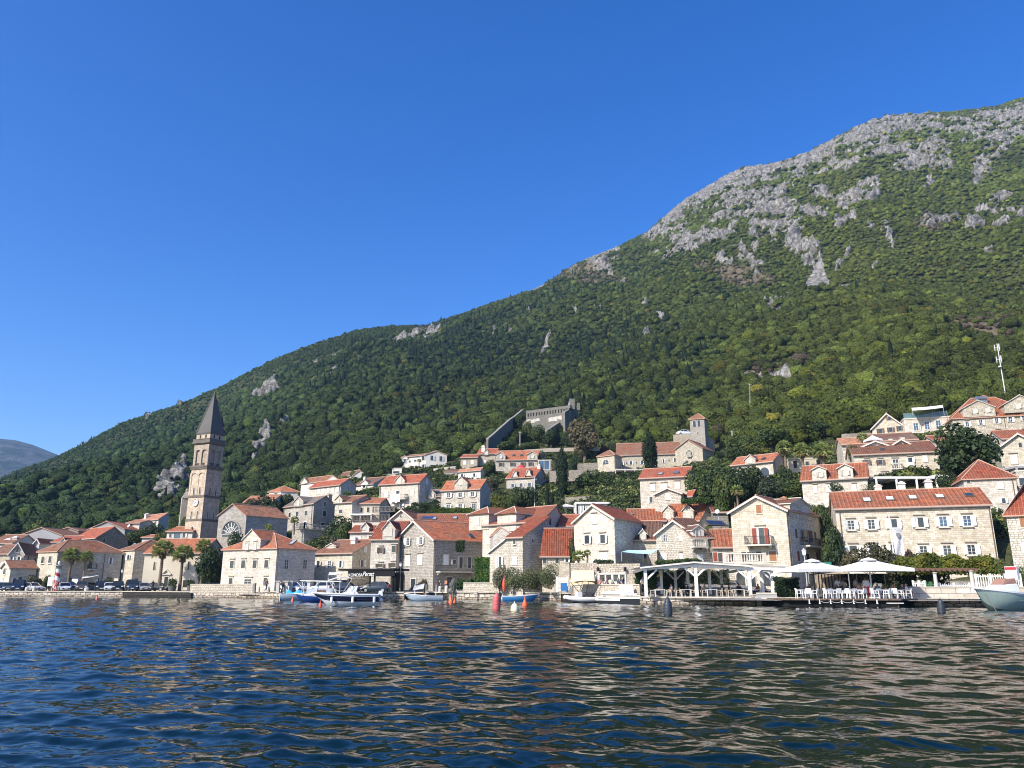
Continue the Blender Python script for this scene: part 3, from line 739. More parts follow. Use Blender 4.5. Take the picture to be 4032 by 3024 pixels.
def window(face,u,z,w,h,par,fl,idx=0,det=1,name=None):
    """window / door standing on a wall. fl flags: o open shutters, c closed shutters, l lintel, m mullions, d door, a arch,
       u sunk dark without frame; last letter of a pair '.x' shutter colour; 's' sill"""
    col='w'
    if '.' in fl: fl,c_=fl.split('.'); col=c_[0]; fl+=c_[1:]
    sh=M_plain(*SHUT[col],.7)
    fw=max(.07,min(.15,w*.14))
    m=MB(); n=face.n; u0=face.u
    P=lambda a,b,o: face.pt(u+a,z+b,o)
    def slab(mb,a0,b0,a1,b1,o0,o1,mi=0):
        b=[P(a0,b0,o0),P(a1,b0,o0),P(a1,b0,o1),P(a0,b0,o1)]; b=[P(a0,b0,o1),P(a1,b0,o1),P(a1,b0,o0),P(a0,b0,o0)]
        t=[q+Vector((0,0,b1-b0)) for q in b]; mb.hexa(b,t,mi)
    hw,hh=w/2,h/2
    nm=name or ('door' if 'd' in fl else 'window')
    fm=STONEW
    if 'a' in fl:
        k=10; arc=[(math.cos(math.pi*i/k)*hw,hh-hw+math.sin(math.pi*i/k)*hw) for i in range(k+1)]
        ol=[(math.cos(math.pi*i/k)*(hw+fw),hh-hw+math.sin(math.pi*i/k)*(hw+fw)) for i in range(k+1)]
        for i in range(k):
            m.poly([P(*arc[i],.07),P(*ol[i],.07),P(*ol[i+1],.07),P(*arc[i+1],.07)])
            m.poly([P(*ol[i],.07),P(*ol[i],0),P(*ol[i+1],0),P(*ol[i+1],.07)])
            m.poly([P(*arc[i+1],.07),P(*arc[i+1],0),P(*arc[i],0),P(*arc[i],.07)])
        slab(m,-hw-fw,-hh,-hw,hh-hw,0,.07); slab(m,hw,-hh,hw+fw,hh-hw,0,.07)
    else:
        slab(m,-hw-fw,-hh-(0 if 'd' in fl else fw),-hw,hh+fw,0,.07); slab(m,hw,-hh-(0 if 'd' in fl else fw),hw+fw,hh+fw,0,.07)
        slab(m,-hw,hh,hw,hh+fw,0,.07)
        if 'd' not in fl: slab(m,-hw,-hh-fw,hw,-hh,0,.07)
    if 's' in fl: slab(m,-hw-fw*1.6,-hh-fw-.075,hw+fw*1.6,-hh-fw,0,.2)
    if 'l' in fl: slab(m,-hw-fw*1.8,hh+fw+.16,hw+fw*1.8,hh+fw+.26,0,.16,1)
    o=m.build(nm,[fm,M_plain(.30,.27,.23,.9)],par)
    if 'c' in fl:
        g=MB(); slab(g,-hw,-hh,-.008,hh,.02,.055); slab(g,.008,-hh,hw,hh,.02,.055)
        for q in range(int(h/.16)): 
            for s0 in (-1,1): slab(g,s0*hw*.5-hw*.36,-hh+.08+q*.16,s0*hw*.5+hw*.36,-hh+.13+q*.16,.055,.07)
        g.build('shutter',sh,o)
    else:
        g=MB()
        if 'a' in fl: g.poly([P(*q,.02) for q in arc]+[P(-hw,-hh,.02),P(hw,-hh,.02)])
        else: g.poly([P(-hw,-hh,.02),P(hw,-hh,.02),P(hw,hh,.02),P(-hw,hh,.02)])
        gm=GLASSB if 'B' in fl else (M_plain(.02,.03,.022,.7) if ('d' in fl and 'G' in fl) else GLASS)
        g.build('pane',gm,o)
        if 'm' in fl and det:
            g=MB(); bw=.02
            slab(g,-bw,-hh,bw,hh,.02,.045); 
            if 'd' not in fl:
                slab(g,-hw,-hh,-hw+.04,hh,.02,.04); slab(g,hw-.04,-hh,hw,hh,.02,.04)
            for q in (1,2) if h>1.0 else (1,): slab(g,-hw,-hh+h*q/(3 if h>1.0 else 2)-.012,hw,-hh+h*q/(3 if h>1.0 else 2)+.012,.02,.042)
            g.build('sash',WHITE,o)
        if 'k' in fl:   # pale curtain just behind the glass line
            g=MB(); slab(g,-hw*.95,-hh,-hw*.45,hh,.021,.03); g.build('curtain',M_plain(.6,.58,.54,.9),o)
        if 'o' in fl:
            for sgn in (-1,1):
                if ('L' in fl and sgn==1) or ('Q' in fl and sgn==-1): continue
                g=MB(); an=R(random.uniform(8,22) if idx%3 else random.uniform(10,34)); sw=hw+.03
                h0=P(sgn*(hw+fw*.35),0,.075); dv=(face.u*sgn*math.cos(an)+face.n*math.sin(an)); nv=(face.n*math.cos(an)-face.u*sgn*math.sin(an))
                cc=h0+dv*sw/2; g.box(cc,(sw,h,.04),axes=(dv,Vector((0,0,1)),nv)) 
                for q in range(int(h/.16)):
                    g.box(cc+nv*.022+Vector((0,0,-hh+.12+q*.16)),(sw*.74,.05,.02),axes=(dv,Vector((0,0,1)),nv))
                g.build('shutter',sh,o)
    return o
HN=[0]
class House:
    def __init__(s,reg,label,Y,front,side=None,d=8.0,roof='side',apex=None,wall='wa',tile='o1',wins=(),anchor='l',ov=.28,drop=None,name='stone_house',cat='house',
                 gut=True,zb=None,yaw=None,det=1,fascia=True,hipl=None,group=None,roofz=None,back=None):
        HN[0]+=1; s.reg=reg; s.det=det; s.ov=ov
        xl,yl,xr,yr=front
        pl,pr=S(reg,xl,yl),S(reg,xr,yr)
        if anchor=='l':
            FL=at(*pl,Y); z=FL.z; FR=atz(*pr,z)
        else:
            FR=at(*pr,Y); z=FR.z; FL=atz(*pl,z)
        if yaw is not None:      # explicit heading of the front wall (deg, + = right end farther)
            A=FL if anchor=='l' else FR; dv=Vector((math.cos(R(yaw)),math.sin(R(yaw)),0)); 
            q=pr if anchor=='l' else pl; y0=q[1]
            for _ in range(4):
                r=ray(q[0],y0); # solve A+t*dv on the vertical plane of the ray
                den=dv.x*r.y-dv.y*r.x; t=-(A.x*r.y-A.y*r.x)/den; B=A+dv*t; y0=proj(B)[1]
            if anchor=='l': FR=B
            else: FL=B
        fr=Vector((FR.x-FL.x,FR.y-FL.y,0)); nf=Vector((fr.y,-fr.x,0)).normalized()
        if side is not None:
            BR=atz(*S(reg,*side),z); sd=BR-FR
            back_=-nf
            if sd.length>45 or sd.dot(back_)<.3*sd.length or sd.length<1.2: 
                print('odd side',label[:40],round(sd.length,1),round(sd.dot(back_)/max(sd.length,.01),2)); L=d; BR=FR+back_*L
        else: BR=FR-nf*d
        BL=FL+(BR-FR)
        s.FL,s.FR,s.BR,s.BL,s.z=FL,FR,BR,BL,z
        c=(FL+FR+BR+BL)/4
        gz=[ground(p.x,p.y) for p in (FL,FR,BR,BL,c)]
        zb=(min(gz)-1.0) if zb is None else zb
        zb=min(zb,z-2.0); s.zb=zb; s.c=c
        FOOT.append([(p.x,p.y) for p in (FL,FR,BR,BL)])
        s.o=empty(name,(c.x,c.y,zb),0,label,cat,group)
        s.M=Matrix.Translation((-c.x,-c.y,-zb))
        s.F=Face(FL,FR); s.Rt=Face(FR,BR); s.Lf=Face(BL,FL); s.Bk=Face(BR,BL)
        tile=tile.replace('1','0') if Y>112 else tile; s.wmat=wallmat(wall); s.rmat=roofmat(tile); s.tile=tile
        # ---- walls
        w=MB(); g=[Vector((p.x,p.y,zb)) for p in (FL,FR,BR,BL)]; e=[FL,FR,BR,BL]
        for i in range(4):
            j=(i+1)%4; a,b=g[i],g[j]; L=(b-a).length
            w.poly([a,b,e[j],e[i]],0,[(i*3.1,0),(i*3.1+L,0),(i*3.1+L,z-zb),(i*3.1,z-zb)])
        mR=(FR+BR)/2; mL=(FL+BL)/2; mF=(FL+FR)/2; mB=(BL+BR)/2
        th=.14; slope=None
        if isinstance(apex,(int,float)): h=apex
        elif apex is None: h=(BR-FR).length/2*.55
        else:
            # apex given in picture: at the middle of the right gable (roof side) / front gable
            ax,ay=S(reg,*apex)
            if roof=='front': h=s.F.hit(ax,ay)[1]-z
            elif roof in('side','shed'): h=s.Rt.hit(ax,ay)[1]-z if roof!='shed' else 2.0
            else: h=2.0
            if roof in('side','shed') :
                q=BR if roof=='shed' else mR; yy=at(ax,ay,q.y); h=yy.z-z
            if roof in ('hip','pyr'): h=at(ax,ay,c.y).z-z
        if roofz: h=roofz
        h=max(.4,min(h,9)); s.h=h
        UPv=Vector((0,0,h)); rf=MB()
        uf=(FR-FL).normalized(); ub=(BR-FR).normalized()
        if roof=='side':
            rr,rl=mR+UPv,mL+UPv
            w.poly([FR,BR,rr]); w.poly([BL,FL,rl])
            W2=(BR-FR).length/2; k=h/W2
            og=.22
            A=FL-ub*ov-uf*og-Vector((0,0,k*ov)); B=FR-ub*ov+uf*og-Vector((0,0,k*ov))
            C=rr+uf*og; D=rl-uf*og; E=BR+ub*ov+uf*og-Vector((0,0,k*ov)); G=BL+ub*ov-uf*og-Vector((0,0,k*ov))
            lift=Vector((0,0,.16))
            inter_roof((A+lift,B+lift),(D+lift,C+lift),th,rf); inter_roof((E+lift,G+lift),(C+lift,D+lift),th,rf)
            ridge_caps(rf,D+lift,C+lift)
            s.ridge=(D+lift,C+lift); s.eave=(A+lift,B+lift)
        elif roof=='front':
            af,ab=mF+UPv,mB+UPv
            w.poly([FL,FR,af]); w.poly([BR,BL,ab])
            W2=(FR-FL).length/2; k=h/W2; og=.3
            lift=Vector((0,0,.16))
            A=FL-uf*ov-ub*og-Vector((0,0,k*ov)); B=BL-uf*ov+ub*og-Vector((0,0,k*ov)); C=af-ub*og; D=ab+ub*og
            E=FR+uf*ov-ub*og-Vector((0,0,k*ov)); G=BR+uf*ov+ub*og-Vector((0,0,k*ov))
            inter_roof((B+lift,A+lift),(D+lift,C+lift),th,rf); inter_roof((E+lift,G+lift),(C+lift,D+lift),th,rf)
            ridge_caps(rf,C+lift,D+lift)
            # pale verge under the tiles on the front gable
            v=MB(); 
            for a,b in ((A,C),(C,E)):
                v.bar(a+lift+Vector((0,0,-.2)),b+lift+Vector((0,0,-.2)),.22,.14)
            s.verge=v
            s.ridge=(C+lift,D+lift); s.eave=(E+lift,G+lift)
        elif roof in('hip','pyr'):
            Lf,Ls=fr.length,(BR-FR).length
            if roof=='pyr': i1=i2=c+UPv
            elif Lf>=Ls:
                q=(hipl if hipl is not None else min(Ls/2,Lf*.42)); i1=mL+uf*q+UPv; i2=mR-uf*q+UPv
            else:
                q=(hipl if hipl is not None else min(Lf/2,Ls*.42)); i1=mF+ub*q+UPv; i2=mB-ub*q+UPv
            k=h/min(Lf/2,Ls/2); dz=Vector((0,0,k*ov*.9)); lift=Vector((0,0,.16))
            e1=FL-uf*ov-ub*ov-dz+lift; e2=FR+uf*ov-ub*ov-dz+lift; e3=BR+uf*ov+ub*ov-dz+lift; e4=BL-uf*ov+ub*ov-dz+lift
            i1=i1+lift; i2=i2+lift
            if roof=='pyr': polys=[[e1,e2,i1],[e2,e3,i1],[e3,e4,i1],[e4,e1,i1]]
            elif Lf>=Ls: polys=[[e1,e2,i2,i1],[e2,e3,i2],[e3,e4,i1,i2],[e4,e1,i1]]
            else: polys=[[e1,e2,i1],[e2,e3,i2,i1],[e3,e4,i2],[e4,e1,i1,i2]]
            for pl_ in polys:
                ux=(pl_[1]-pl_[0]).normalized(); n=(pl_[1]-pl_[0]).cross(pl_[2]-pl_[0]).normalized(); uy=n.cross(ux)
                rf.poly(pl_,0,[((p-pl_[0]).dot(ux),(p-pl_[0]).dot(uy)) for p in pl_])
            ee=[e1,e2,e3,e4]; dn=Vector((0,0,-th))
            for i in range(4):
                j=(i+1)%4; rf.poly([ee[i]+dn,ee[j]+dn,ee[j],ee[i]],1)
            rf.poly([p+dn for p in reversed(ee)],1)
            ridge_caps(rf,i1,i2) if (i1-i2).length>.1 else None
            for a,b in ((e1,i1),(e2,i2 if roof!='pyr' and Lf>=Ls else i1),(e3,i2),(e4,i1 if Lf>=Ls else i2)): ridge_caps(rf,a,b,1,.075)
            s.ridge=(i1,i2); s.eave=(e1,e2)
        elif roof=='shed':
            bl,br=BL+UPv,BR+UPv; lift=Vector((0,0,.14)); og=.2
            w.poly([FR,BR,br]); w.poly([BL,FL,bl]); w.poly([BR,BL,bl,br])
            k=h/(BR-FR).length
            A=FL-ub*ov-uf*og-Vector((0,0,k*ov)); B=FR-ub*ov+uf*og-Vector((0,0,k*ov))
            inter_roof((A+lift,B+lift),(bl-uf*og+lift,br+uf*og+lift),th,rf)
            s.ridge=(bl+lift,br+lift); s.eave=(A+lift,B+lift)
        elif roof=='flat':
            ee=[FL,FR,BR,BL]; w.poly(ee); 
            out=[(FL,-uf-ub),(FR,uf-ub),(BR,uf+ub),(BL,-uf+ub)]
            b=[p+d_*.08 for p,d_ in out]; t=[p+Vector((0,0,.22)) for p in b]; rf.hexa(b,t,1); s.ridge=s.eave=(FL,FR)
        s.part(w,'wall',s.wmat)
        s.roof=s.part(rf,'roof',[s.rmat,MORTAR if roof!='flat' else STONEW])
        if roof=='front' and fascia: s.part(s.verge,'verge',M_plain(.7,.68,.62,.8),s.roof)
        if gut and roof in('side','shed') :
            g=MB(); a,b=s.eave; g.tube([a+Vector((0,0,-.2))-ub*.02,b+Vector((0,0,-.2))-ub*.02],.075,6)
            s.part(g,'gutter',M_plain(.2,.19,.18,.6),s.roof)
        for k,wn in enumerate(wins): s.win(*wn,idx=k)
    def part(s,mb,name,mat,parent=None,smooth=False):
        o=mb.build(name,mat,parent or s.o,smooth=smooth); o.data.transform(s.M); return o
    def face(s,f): return {'F':s.F,'R':s.Rt,'L':s.Lf,'B':s.Bk}[f]
    def win(s,f,x,y,w,h,fl='',idx=0):
        fc=s.face(f)
        u,z=fc.hit(*S(s.reg,x,y)); u0,_=fc.hit(*S(s.reg,x-w/2,y)); u1,_=fc.hit(*S(s.reg,x+w/2,y))
        _,z0=fc.hit(*S(s.reg,x,y+h/2)); _,z1=fc.hit(*S(s.reg,x,y-h/2))
        ww,hh=abs(u1-u0),abs(z1-z0)
        if not(-1<u<fc.L+1): print('window off wall',s.o['label'][:30],f,x,y,round(u,1),round(fc.L,1)); return
        if 'C' in fl: ww*=.55; hh*=.9
        s.place(window(fc,u,z,max(.25,min(ww,3.4)),max(.3,min(hh,3.2)),s.o,fl,idx,s.det))
    def place(s,o):
        for q in [o]+list(o.children):
            q.data.transform(s.M)
    def dormer(s,x0,x1,yb,ye,ya,win=None,setback=0.0,roof='gable',tile=None,wcode=None,f='F',proud=None):
        """dormer rising at the eave of face f between picture columns x0..x1: base row yb, its eave row ye, apex row ya"""
        fc=s.face(f); proud=(0 if setback else (s.ov+.03 if f=='F' else .05)) if proud is None else proud
        G=Face(fc.A-fc.n*(setback-proud),fc.B-fc.n*(setback-proud))
        u0,zb=G.hit(*S(s.reg,x0,yb)); u1,_=G.hit(*S(s.reg,x1,yb)); um=(u0+u1)/2
        _,ze=G.hit(*S(s.reg,(x0+x1)/2,ye)); _,za=G.hit(*S(s.reg,(x0+x1)/2,ya))
        if za<ze+.25: za=ze+.25
        depth=max(1.5,(za-s.z)/max(.25,s.h/((s.BR-s.FR).length/2 if f=='F' else (s.FR-s.FL).length/2)) - setback+.3); depth=min(depth,9)
        w=MB(); q=[G.pt(u0,zb),G.pt(u1,zb),G.pt(u1,zb,-depth),G.pt(u0,zb,-depth)]; t=[Vector((p.x,p.y,ze)) for p in q]
        off=G.n*.004
        w.hexa([p+off for p in q],[p+off for p in t])
        af=G.pt(um,za,.004); ab=G.pt(um,za,-depth)
        if roof=='gable': w.poly([t[0]+off,t[1]+off,af])
        o=s.part(w,'dormer',wallmat(wcode) if wcode else s.wmat)
        r=MB(); ov=.2; k=(za-ze)/((u1-u0)/2); lift=Vector((0,0,.1)); dz=Vector((0,0,k*ov))
        if roof=='gable':
            A=G.pt(u0-ov,ze,.22)-dz+lift; B=G.pt(u0-ov,ze,-depth)-dz+lift; C=G.pt(um,za,.22)+lift; D=ab+lift; E=G.pt(u1+ov,ze,.22)-dz+lift; H=G.pt(u1+ov,ze,-depth)-dz+lift
            inter_roof((B,A),(D,C),.1,r); inter_roof((E,H),(C,D),.1,r); ridge_caps(r,C,D,1,.06)
        else:   # hipped
            ov=.34; dz=Vector((0,0,k*ov)); C=G.pt(um,za,-(u1-u0)/2*.9)+lift; D=ab+lift; A=G.pt(u0-ov,ze,ov)-dz+lift; E=G.pt(u1+ov,ze,ov)-dz+lift; B=G.pt(u0-ov,ze,-depth)-dz+lift; H=G.pt(u1+ov,ze,-depth)-dz+lift
            r.poly([A,E,C]); inter_roof((B,A),(D,C),.1,r); inter_roof((E,H),(C,D),.1,r)
            for a,b in ((A,C),(E,C)): ridge_caps(r,a,b,1,.06)
        s.part(r,'dormer_roof',[roofmat(tile) if tile else s.rmat,M_plain(.6,.55,.48,.9)],o)
        if win:
            for wn in (win if isinstance(win,list) else [win]):
                x,y,ww,hh,fl=wn
                u,z=G.hit(*S(s.reg,x,y)); a,_=G.hit(*S(s.reg,x-ww/2,y)); b,_=G.hit(*S(s.reg,x+ww/2,y)); _,c=G.hit(*S(s.reg,x,y+hh/2)); _,d=G.hit(*S(s.reg,x,y-hh/2))
                wo=window(G,u,z,abs(b-a),abs(d-c),o,fl,0,0)
                # keep three levels: merge the pane / shutters into the window mesh
                s.place(wo); merge_children(wo)
    def chimney(s,x,yb,yt,w=.7,cap=True,mat=None,Yoff=None):
        """chimney rising from the roof at picture column x from row yb to yt"""
        mid=(s.ridge[0]+s.ridge[1])/2; px,py=S(s.reg,x,yb)
        p=at(px,py,Yoff or (mid.y+s.eave[0].y)/2); top=at(*S(s.reg,x,yt),p.y).z
        m=MB(); rz=math.atan2(s.F.u.y,s.F.u.x); hh=top-p.z
        m.box((p.x,p.y,p.z+hh*.4-.4),(w,w,hh*.8+.8),rz=rz)
        if cap:
            m.box((p.x,p.y,top-hh*.2+.04),(w*1.25,w*1.25,.09),rz=rz)
            m.box((p.x,p.y,top-hh*.1+.08),(w*.95,w*.95,hh*.2),rz=rz)
            c_=[Vector((p.x,p.y,top))+Vector((math.cos(rz+R(45+90*i)),math.sin(rz+R(45+90*i)),0))*w*.8 for i in range(4)]
            for i in range(4): m.poly([c_[i],c_[(i+1)%4],Vector((p.x,p.y,top+w*.35))])
        s.part(m,'chimney',mat or M_plain(.62,.58,.52,.9),s.roof)
    def skylight(s,x,y,w=.8,h=1.0,glass=None):
        a,b=s.eave; c,d=s.ridge
        n=(b-a).cross(c-a).normalized()
        if n.z<0:n=-n
        r=ray(*S(s.reg,x,y)); o=Vector((0,0,CZ)); t=(a-o).dot(n)/r.dot(n); p=o+r*t
        ux=(b-a).normalized(); uy=n.cross(ux); uy=uy if uy.z>0 else -uy
        m=MB(); m.box(p+n*.07,(w,h,.14),axes=(ux,uy,n)); fr=s.part(m,'skylight',M_plain(.10,.085,.07,.6),s.roof)
        g=MB(); g.box(p+n*.15,(w*.76,h*.8,.03),axes=(ux,uy,n)); s.part(g,'pane',glass or M_plain(.75,.82,.86,.15),fr) if False else None
        # pane is a second material of the skylight mesh: one part on the roof
        g2=MB(); g2.box(p+n*.07,(w,h,.14),axes=(ux,uy,n)); g2.box(p+n*.15,(w*.76,h*.8,.03),1,axes=(ux,uy,n))
        me=g2.build('tmp',[M_plain(.10,.085,.07,.6),glass or M_plain(.7,.78,.82,.12)]); me.data.transform(s.M)
        old=fr.data; fr.data=me.data; bpy.data.objects.remove(me); bpy.data.meshes.remove(old)
    def balcony(s,f,x0,x1,yt,yb,depth=1.0,style='iron',mat=None,slab=True):
        """balcony: picture columns x0..x1 of its rail top yt and slab top yb"""
        fc=s.face(f)
        u0,z0=fc.hit(*S(s.reg,x0,yb)); u1,_=fc.hit(*S(s.reg,x1,yb)); _,zt=fc.hit(*S(s.reg,(x0+x1)/2,yt))
        z0=fc.hit(*S(s.reg,(x0+x1)/2,yb))[1]; hgt=max(.7,min(1.15,zt-z0))
        m=MB(); P=lambda u,z,o: fc.pt(u,z,o)
        b=[P(u0,z0-.16,depth),P(u1,z0-.16,depth),P(u1,z0-.16,0),P(u0,z0-.16,0)]
        m.hexa(b,[q+Vector((0,0,.16)) for q in b])
        for uu in (u0+.35,u1-.35):
            b=[P(uu-.12,z0-.5,.15),P(uu+.12,z0-.5,.15),P(uu+.12,z0-.5,0),P(uu-.12,z0-.5,0)]; t=[P(uu-.12,z0-.16,depth*.8),P(uu+.12,z0-.16,depth*.8),P(uu+.12,z0-.16,0),P(uu-.12,z0-.16,0)]
            m.hexa(b,t)
        o=s.part(m,'balcony',STONEW)
        r=MB(); loop=[(u0+.04,0.02),(u0+.04,depth-.06),(u1-.04,depth-.06),(u1-.04,.02)]
        for (a,oa),(b_,ob) in zip(loop,loop[1:]):
            p,q=P(a,z0,oa),P(b_,z0,ob); L=(q-p).length; up=Vector((0,0,hgt))
            if style=='stone':
                r.bar(p+up,q+up,.16,.1); n=max(2,int(L/.24))
                for i in range(n+1):
                    c=p.lerp(q,i/n); r.lathe(c,[(.05,0),(.08,hgt*.3),(.035,hgt*.65),(.06,hgt-.05)],6)
            else:
                r.bar(p+up,q+up,.05,.05); r.bar(p+Vector((0,0,.1)),q+Vector((0,0,.1)),.035,.035); n=max(2,int(L/.16))
                for i in range(n+1):
                    c=p.lerp(q,i/n); r.bar(c,c+up,.022,.022)
        s.part(r,'railing',mat or (STONEW if style=='stone' else BLACK),o)
        return o
    def pipe(s,f,x,yt,yb,mat=None):
        fc=s.face(f); u,zt=fc.hit(*S(s.reg,x,yt)); _,zb=fc.hit(*S(s.reg,x,yb)); m=MB()
        m.tube([fc.pt(u,zb,.08),fc.pt(u,zt,.08)],.055,7); s.part(m,'downpipe',mat or M_plain(.14,.11,.09,.6))
def merge_children(o):
    """fold an object's children into its own mesh (keeps material slots)"""
    if not o.children: return
    bm=bmesh.new(); bm.from_mesh(o.data); mats=list(o.data.materials)
    for ch in list(o.children):
        n0=len(bm.faces); tmp=bmesh.new(); tmp.from_mesh(ch.data)
        base=len(mats)
        for m in ch.data.materials: mats.append(m)
        for f in tmp.faces: f.material_index+=base
        me=bpy.data.meshes.new('t'); tmp.to_mesh(me); tmp.free(); bm.from_mesh(me); bpy.data.meshes.remove(me)
        bpy.data.objects.remove(ch)
    bm.to_mesh(o.data); bm.free(); o.data.materials.clear()
    for m in mats: o.data.materials.append(m)
H=House
# ---------------------------------------------------------------- left end of the waterfront
h=H('R1','long stone house at the far left with old brown tiles behind the parked cars',158,(-140,862,118,858),d=9,apex=(118,765),roof='side',wall='ba',tile='b1',yaw=-4)
h=H('R1','stone house with white framed attic window in its gable at the left end',152,(118,850,292,852),side=(640,850),apex=(215,728),roof='front',wall='ca',tile='b1',d=16,
  wins=[('F',213,812,26,62,'s'),('F',142,925,24,50,'ow'),('F',230,925,26,50,'o'),('R',420,940,20,60,'')])
h.pipe('R',345,870,960)
h=H('R1','low stone shop annex with one barred gable window and white pillared front',144,(12,1040,132,1034),side=(445,1038),apex=(76,952),roof='front',wall='ca',tile='b1',d=10,
  wins=[('F',58,1075,26,70,'')])
h.win('R',172,1190,38,70,'da'); h.win('R',240,1180,44,80,''); h.win('F',25,1200,22,80,'c.g')
h=H('R1','stone palace with hipped brown roof and arched balcony door behind the palms',140.5,(468,838,702,830),side=(1482,850),apex=(1000,712),roof='hip',wall='ca',tile='b1',anchor='r',d=16,name='stone_palace',
  wins=[('F',520,935,32,78,'s'),('F',608,932,34,78,'s'),('F',485,1205,32,90,'d'),('R',885,960,28,70,'o'),('R',1098,960,44,150,'da'),('R',1337,948,24,76,'o'),('R',770,1185,34,70,'c.g'),('R',850,1190,30,80,'d'),('R',1180,1190,30,70,'d'),('R',1000,1190,34,80,'d')])
h.pipe('R',1272,860,1210); h.balcony('R',1050,1160,985,1045,.9); h.pipe('R',712,840,1200)
h=H('R1','narrow stone tower house with pyramid brown roof beside the pale church',146,(1440,822,1634,812),side=(1845,806),apex=(1690,702),roof='pyr',wall='ca',tile='b1',anchor='r',d=9,
  wins=[('F',1490,905,24,60,'o'),('F',1556,905,24,58,'o'),('R',1650,1180,40,40,'d')])
h.skylight(1628,750,.7,.5)
h=H('R1','long pale limestone chapel with orange roof and pedimented green door',139,(1755,852,2430,852),d=10,apex=(2430,690),roof='side',wall='cp',tile='o1',yaw=-5,name='chapel',cat='chapel',
  wins=[('F',2010,1205,46,130,'dG'),('F',1868,1010,22,100,'ap'),('F',2285,1005,22,105,'ap')])
m=MB(); fc=h.F; u,z=fc.hit(*S('R1',2015,1110)); 
for a,b in (((-.9,0),(0,.8)),((0,.8),(.9,0)),((-.9,0),(.9,0))): m.bar(fc.pt(u+a[0],z+a[1],.12),fc.pt(u+b[0],z+b[1],.12),.3,.16)
h.part(m,'pediment',STONEW)
h=H('R1','white hillside house with flat orange roof and big dark terrace window',158,(2022,592,2330,585),d=8,apex=(2330,545),roof='side',wall='pp',tile='o1',yaw=-3,
  wins=[('F',2062,640,24,46,''),('F',2143,648,76,70,'B'),('F',2230,640,30,50,'o')])
# ---- roofs behind the left waterfront
h=H('R1','old brown roofed house with white chimneys at the left edge',170,(-120,735,150,705),d=9,apex=(150,640),roof='side',wall='pp',tile='b1',yaw=-3); h.chimney(110,720,690,1.2); h.chimney(190,700,665,1.1)
h=H('R1','house showing only its broad blank grey gable behind the brown roofs',178,(222,650,766,622),d=12,apex=(585,548),roof='front',wall='Gp',tile='b1',ov=.05,fascia=False,yaw=-8)
h=H('R1','small red roofed house with white gable in front of the grey gable',163,(425,722,480,722),side=(640,722),apex=(468,685),roof='front',wall='pp',tile='o1',d=9)
h=H('R1','red tiled house with small white dormer beside the barn like gable',164,(632,720,890,705),d=8,apex=(890,655),roof='side',wall='pp',tile='r1',yaw=-4); h.dormer(738,800,725,712,672)
h=H('R1','house with bright red roof and rough stone gable painted dark for its shade above the palace',162,(885,690,1166,668),side=(1552,694),apex=(1385,540),roof='side',wall='dr',tile='r1',anchor='r',d=14,  # wall colour set dark to hold the shade on the gable
  wins=[('F',980,702,30,30,'n'),('F',1072,702,20,36,''),('R',1258,700,24,50,'')])
h=H('R1','small dark gabled house far behind the grey gable',186,(700,588,950,600),d=8,apex=(815,546),roof='front',wall='dp',tile='b1',fascia=False,yaw=-6)
h=H('R1','second grey gabled house standing behind the bright red roof',180,(1060,575,1512,545),d=12,apex=(1384,472),roof='front',wall='Gp',tile='o1',fascia=False,ov=.05,yaw=-8)
h=H('R1','white house with sloping orange roof and terrace on the left hillside',190,(1682,470,1920,442),side=(2110,470),apex=(2090,376),roof='side',wall='pp',tile='l1',anchor='r',d=11,
  wins=[('F',1720,500,22,34,''),('F',1770,500,22,34,''),('F',1880,490,18,40,'')]); h.chimney(1775,430,382,.9)
h=H('R1','small white annex with satellite dish left of the hillside terrace house',186,(1530,492,1690,482),d=7,apex=(1690,460),roof='side',wall='pp',tile='l1',yaw=-6,wins=[('F',1590,520,30,36,'')])
h=H('R1','low orange roofed cottage half hidden by trees behind the tower house',168,(1720,665,1900,650),d=7,apex=(1900,640),roof='side',wall='pp',tile='o1',yaw=-4)

# ---------------------------------------------------------------- around the bell tower
h=H('R3','old grey stone church with big fan shaped window below the bell tower',151,(680,405,1016,400),side=(1516,440),apex=(855,266),roof='front',wall='ga',tile='l1',d=18,name='church',cat='church',fascia=False,ov=.15)
fc=h.F; u,z=fc.hit(*S('R3',828,612)); ua,_=fc.hit(*S('R3',722,612)); rad=u-ua; zb_=fc.hit(*S('R3',828,655))[1]
m=MB(); k=18
arc=[(math.cos(math.pi*i/k),math.sin(math.pi*i/k)) for i in range(k+1)]
m.poly([fc.pt(u+a*rad,z+b*rad*1.25,.03) for a,b in arc]+[fc.pt(u-rad,zb_,.03),fc.pt(u+rad,zb_,.03)])
fr=MB()
for a,b in zip(arc,arc[1:]): fr.bar(fc.pt(u+a[0]*rad*1.04,z+a[1]*rad*1.3,.08),fc.pt(u+b[0]*rad*1.04,z+b[1]*rad*1.3,.08),.3,.22)
wv=MB()
for i in range(1,8):
    a=math.pi*i/8; wv.bar(fc.pt(u,z-.2,.07),fc.pt(u+math.cos(a)*rad*.98,z-.2+math.sin(a)*rad*1.2,.07),.12,.08)
for a,b in zip(arc,arc[1:]): wv.bar(fc.pt(u+a[0]*rad*.55,z-.2+a[1]*rad*.7,.07),fc.pt(u+b[0]*rad*.55,z-.2+b[1]*rad*.7,.07),.12,.08)
wv.bar(fc.pt(u-rad,z-.2,.07),fc.pt(u+rad,z-.2,.07),.16,.08)
wo=h.part(fr,'fan_window',M_plain(.30,.29,.27,.9)); h.part(m,'pane',GLASS,wo); h.part(wv,'sash',WHITE,wo)
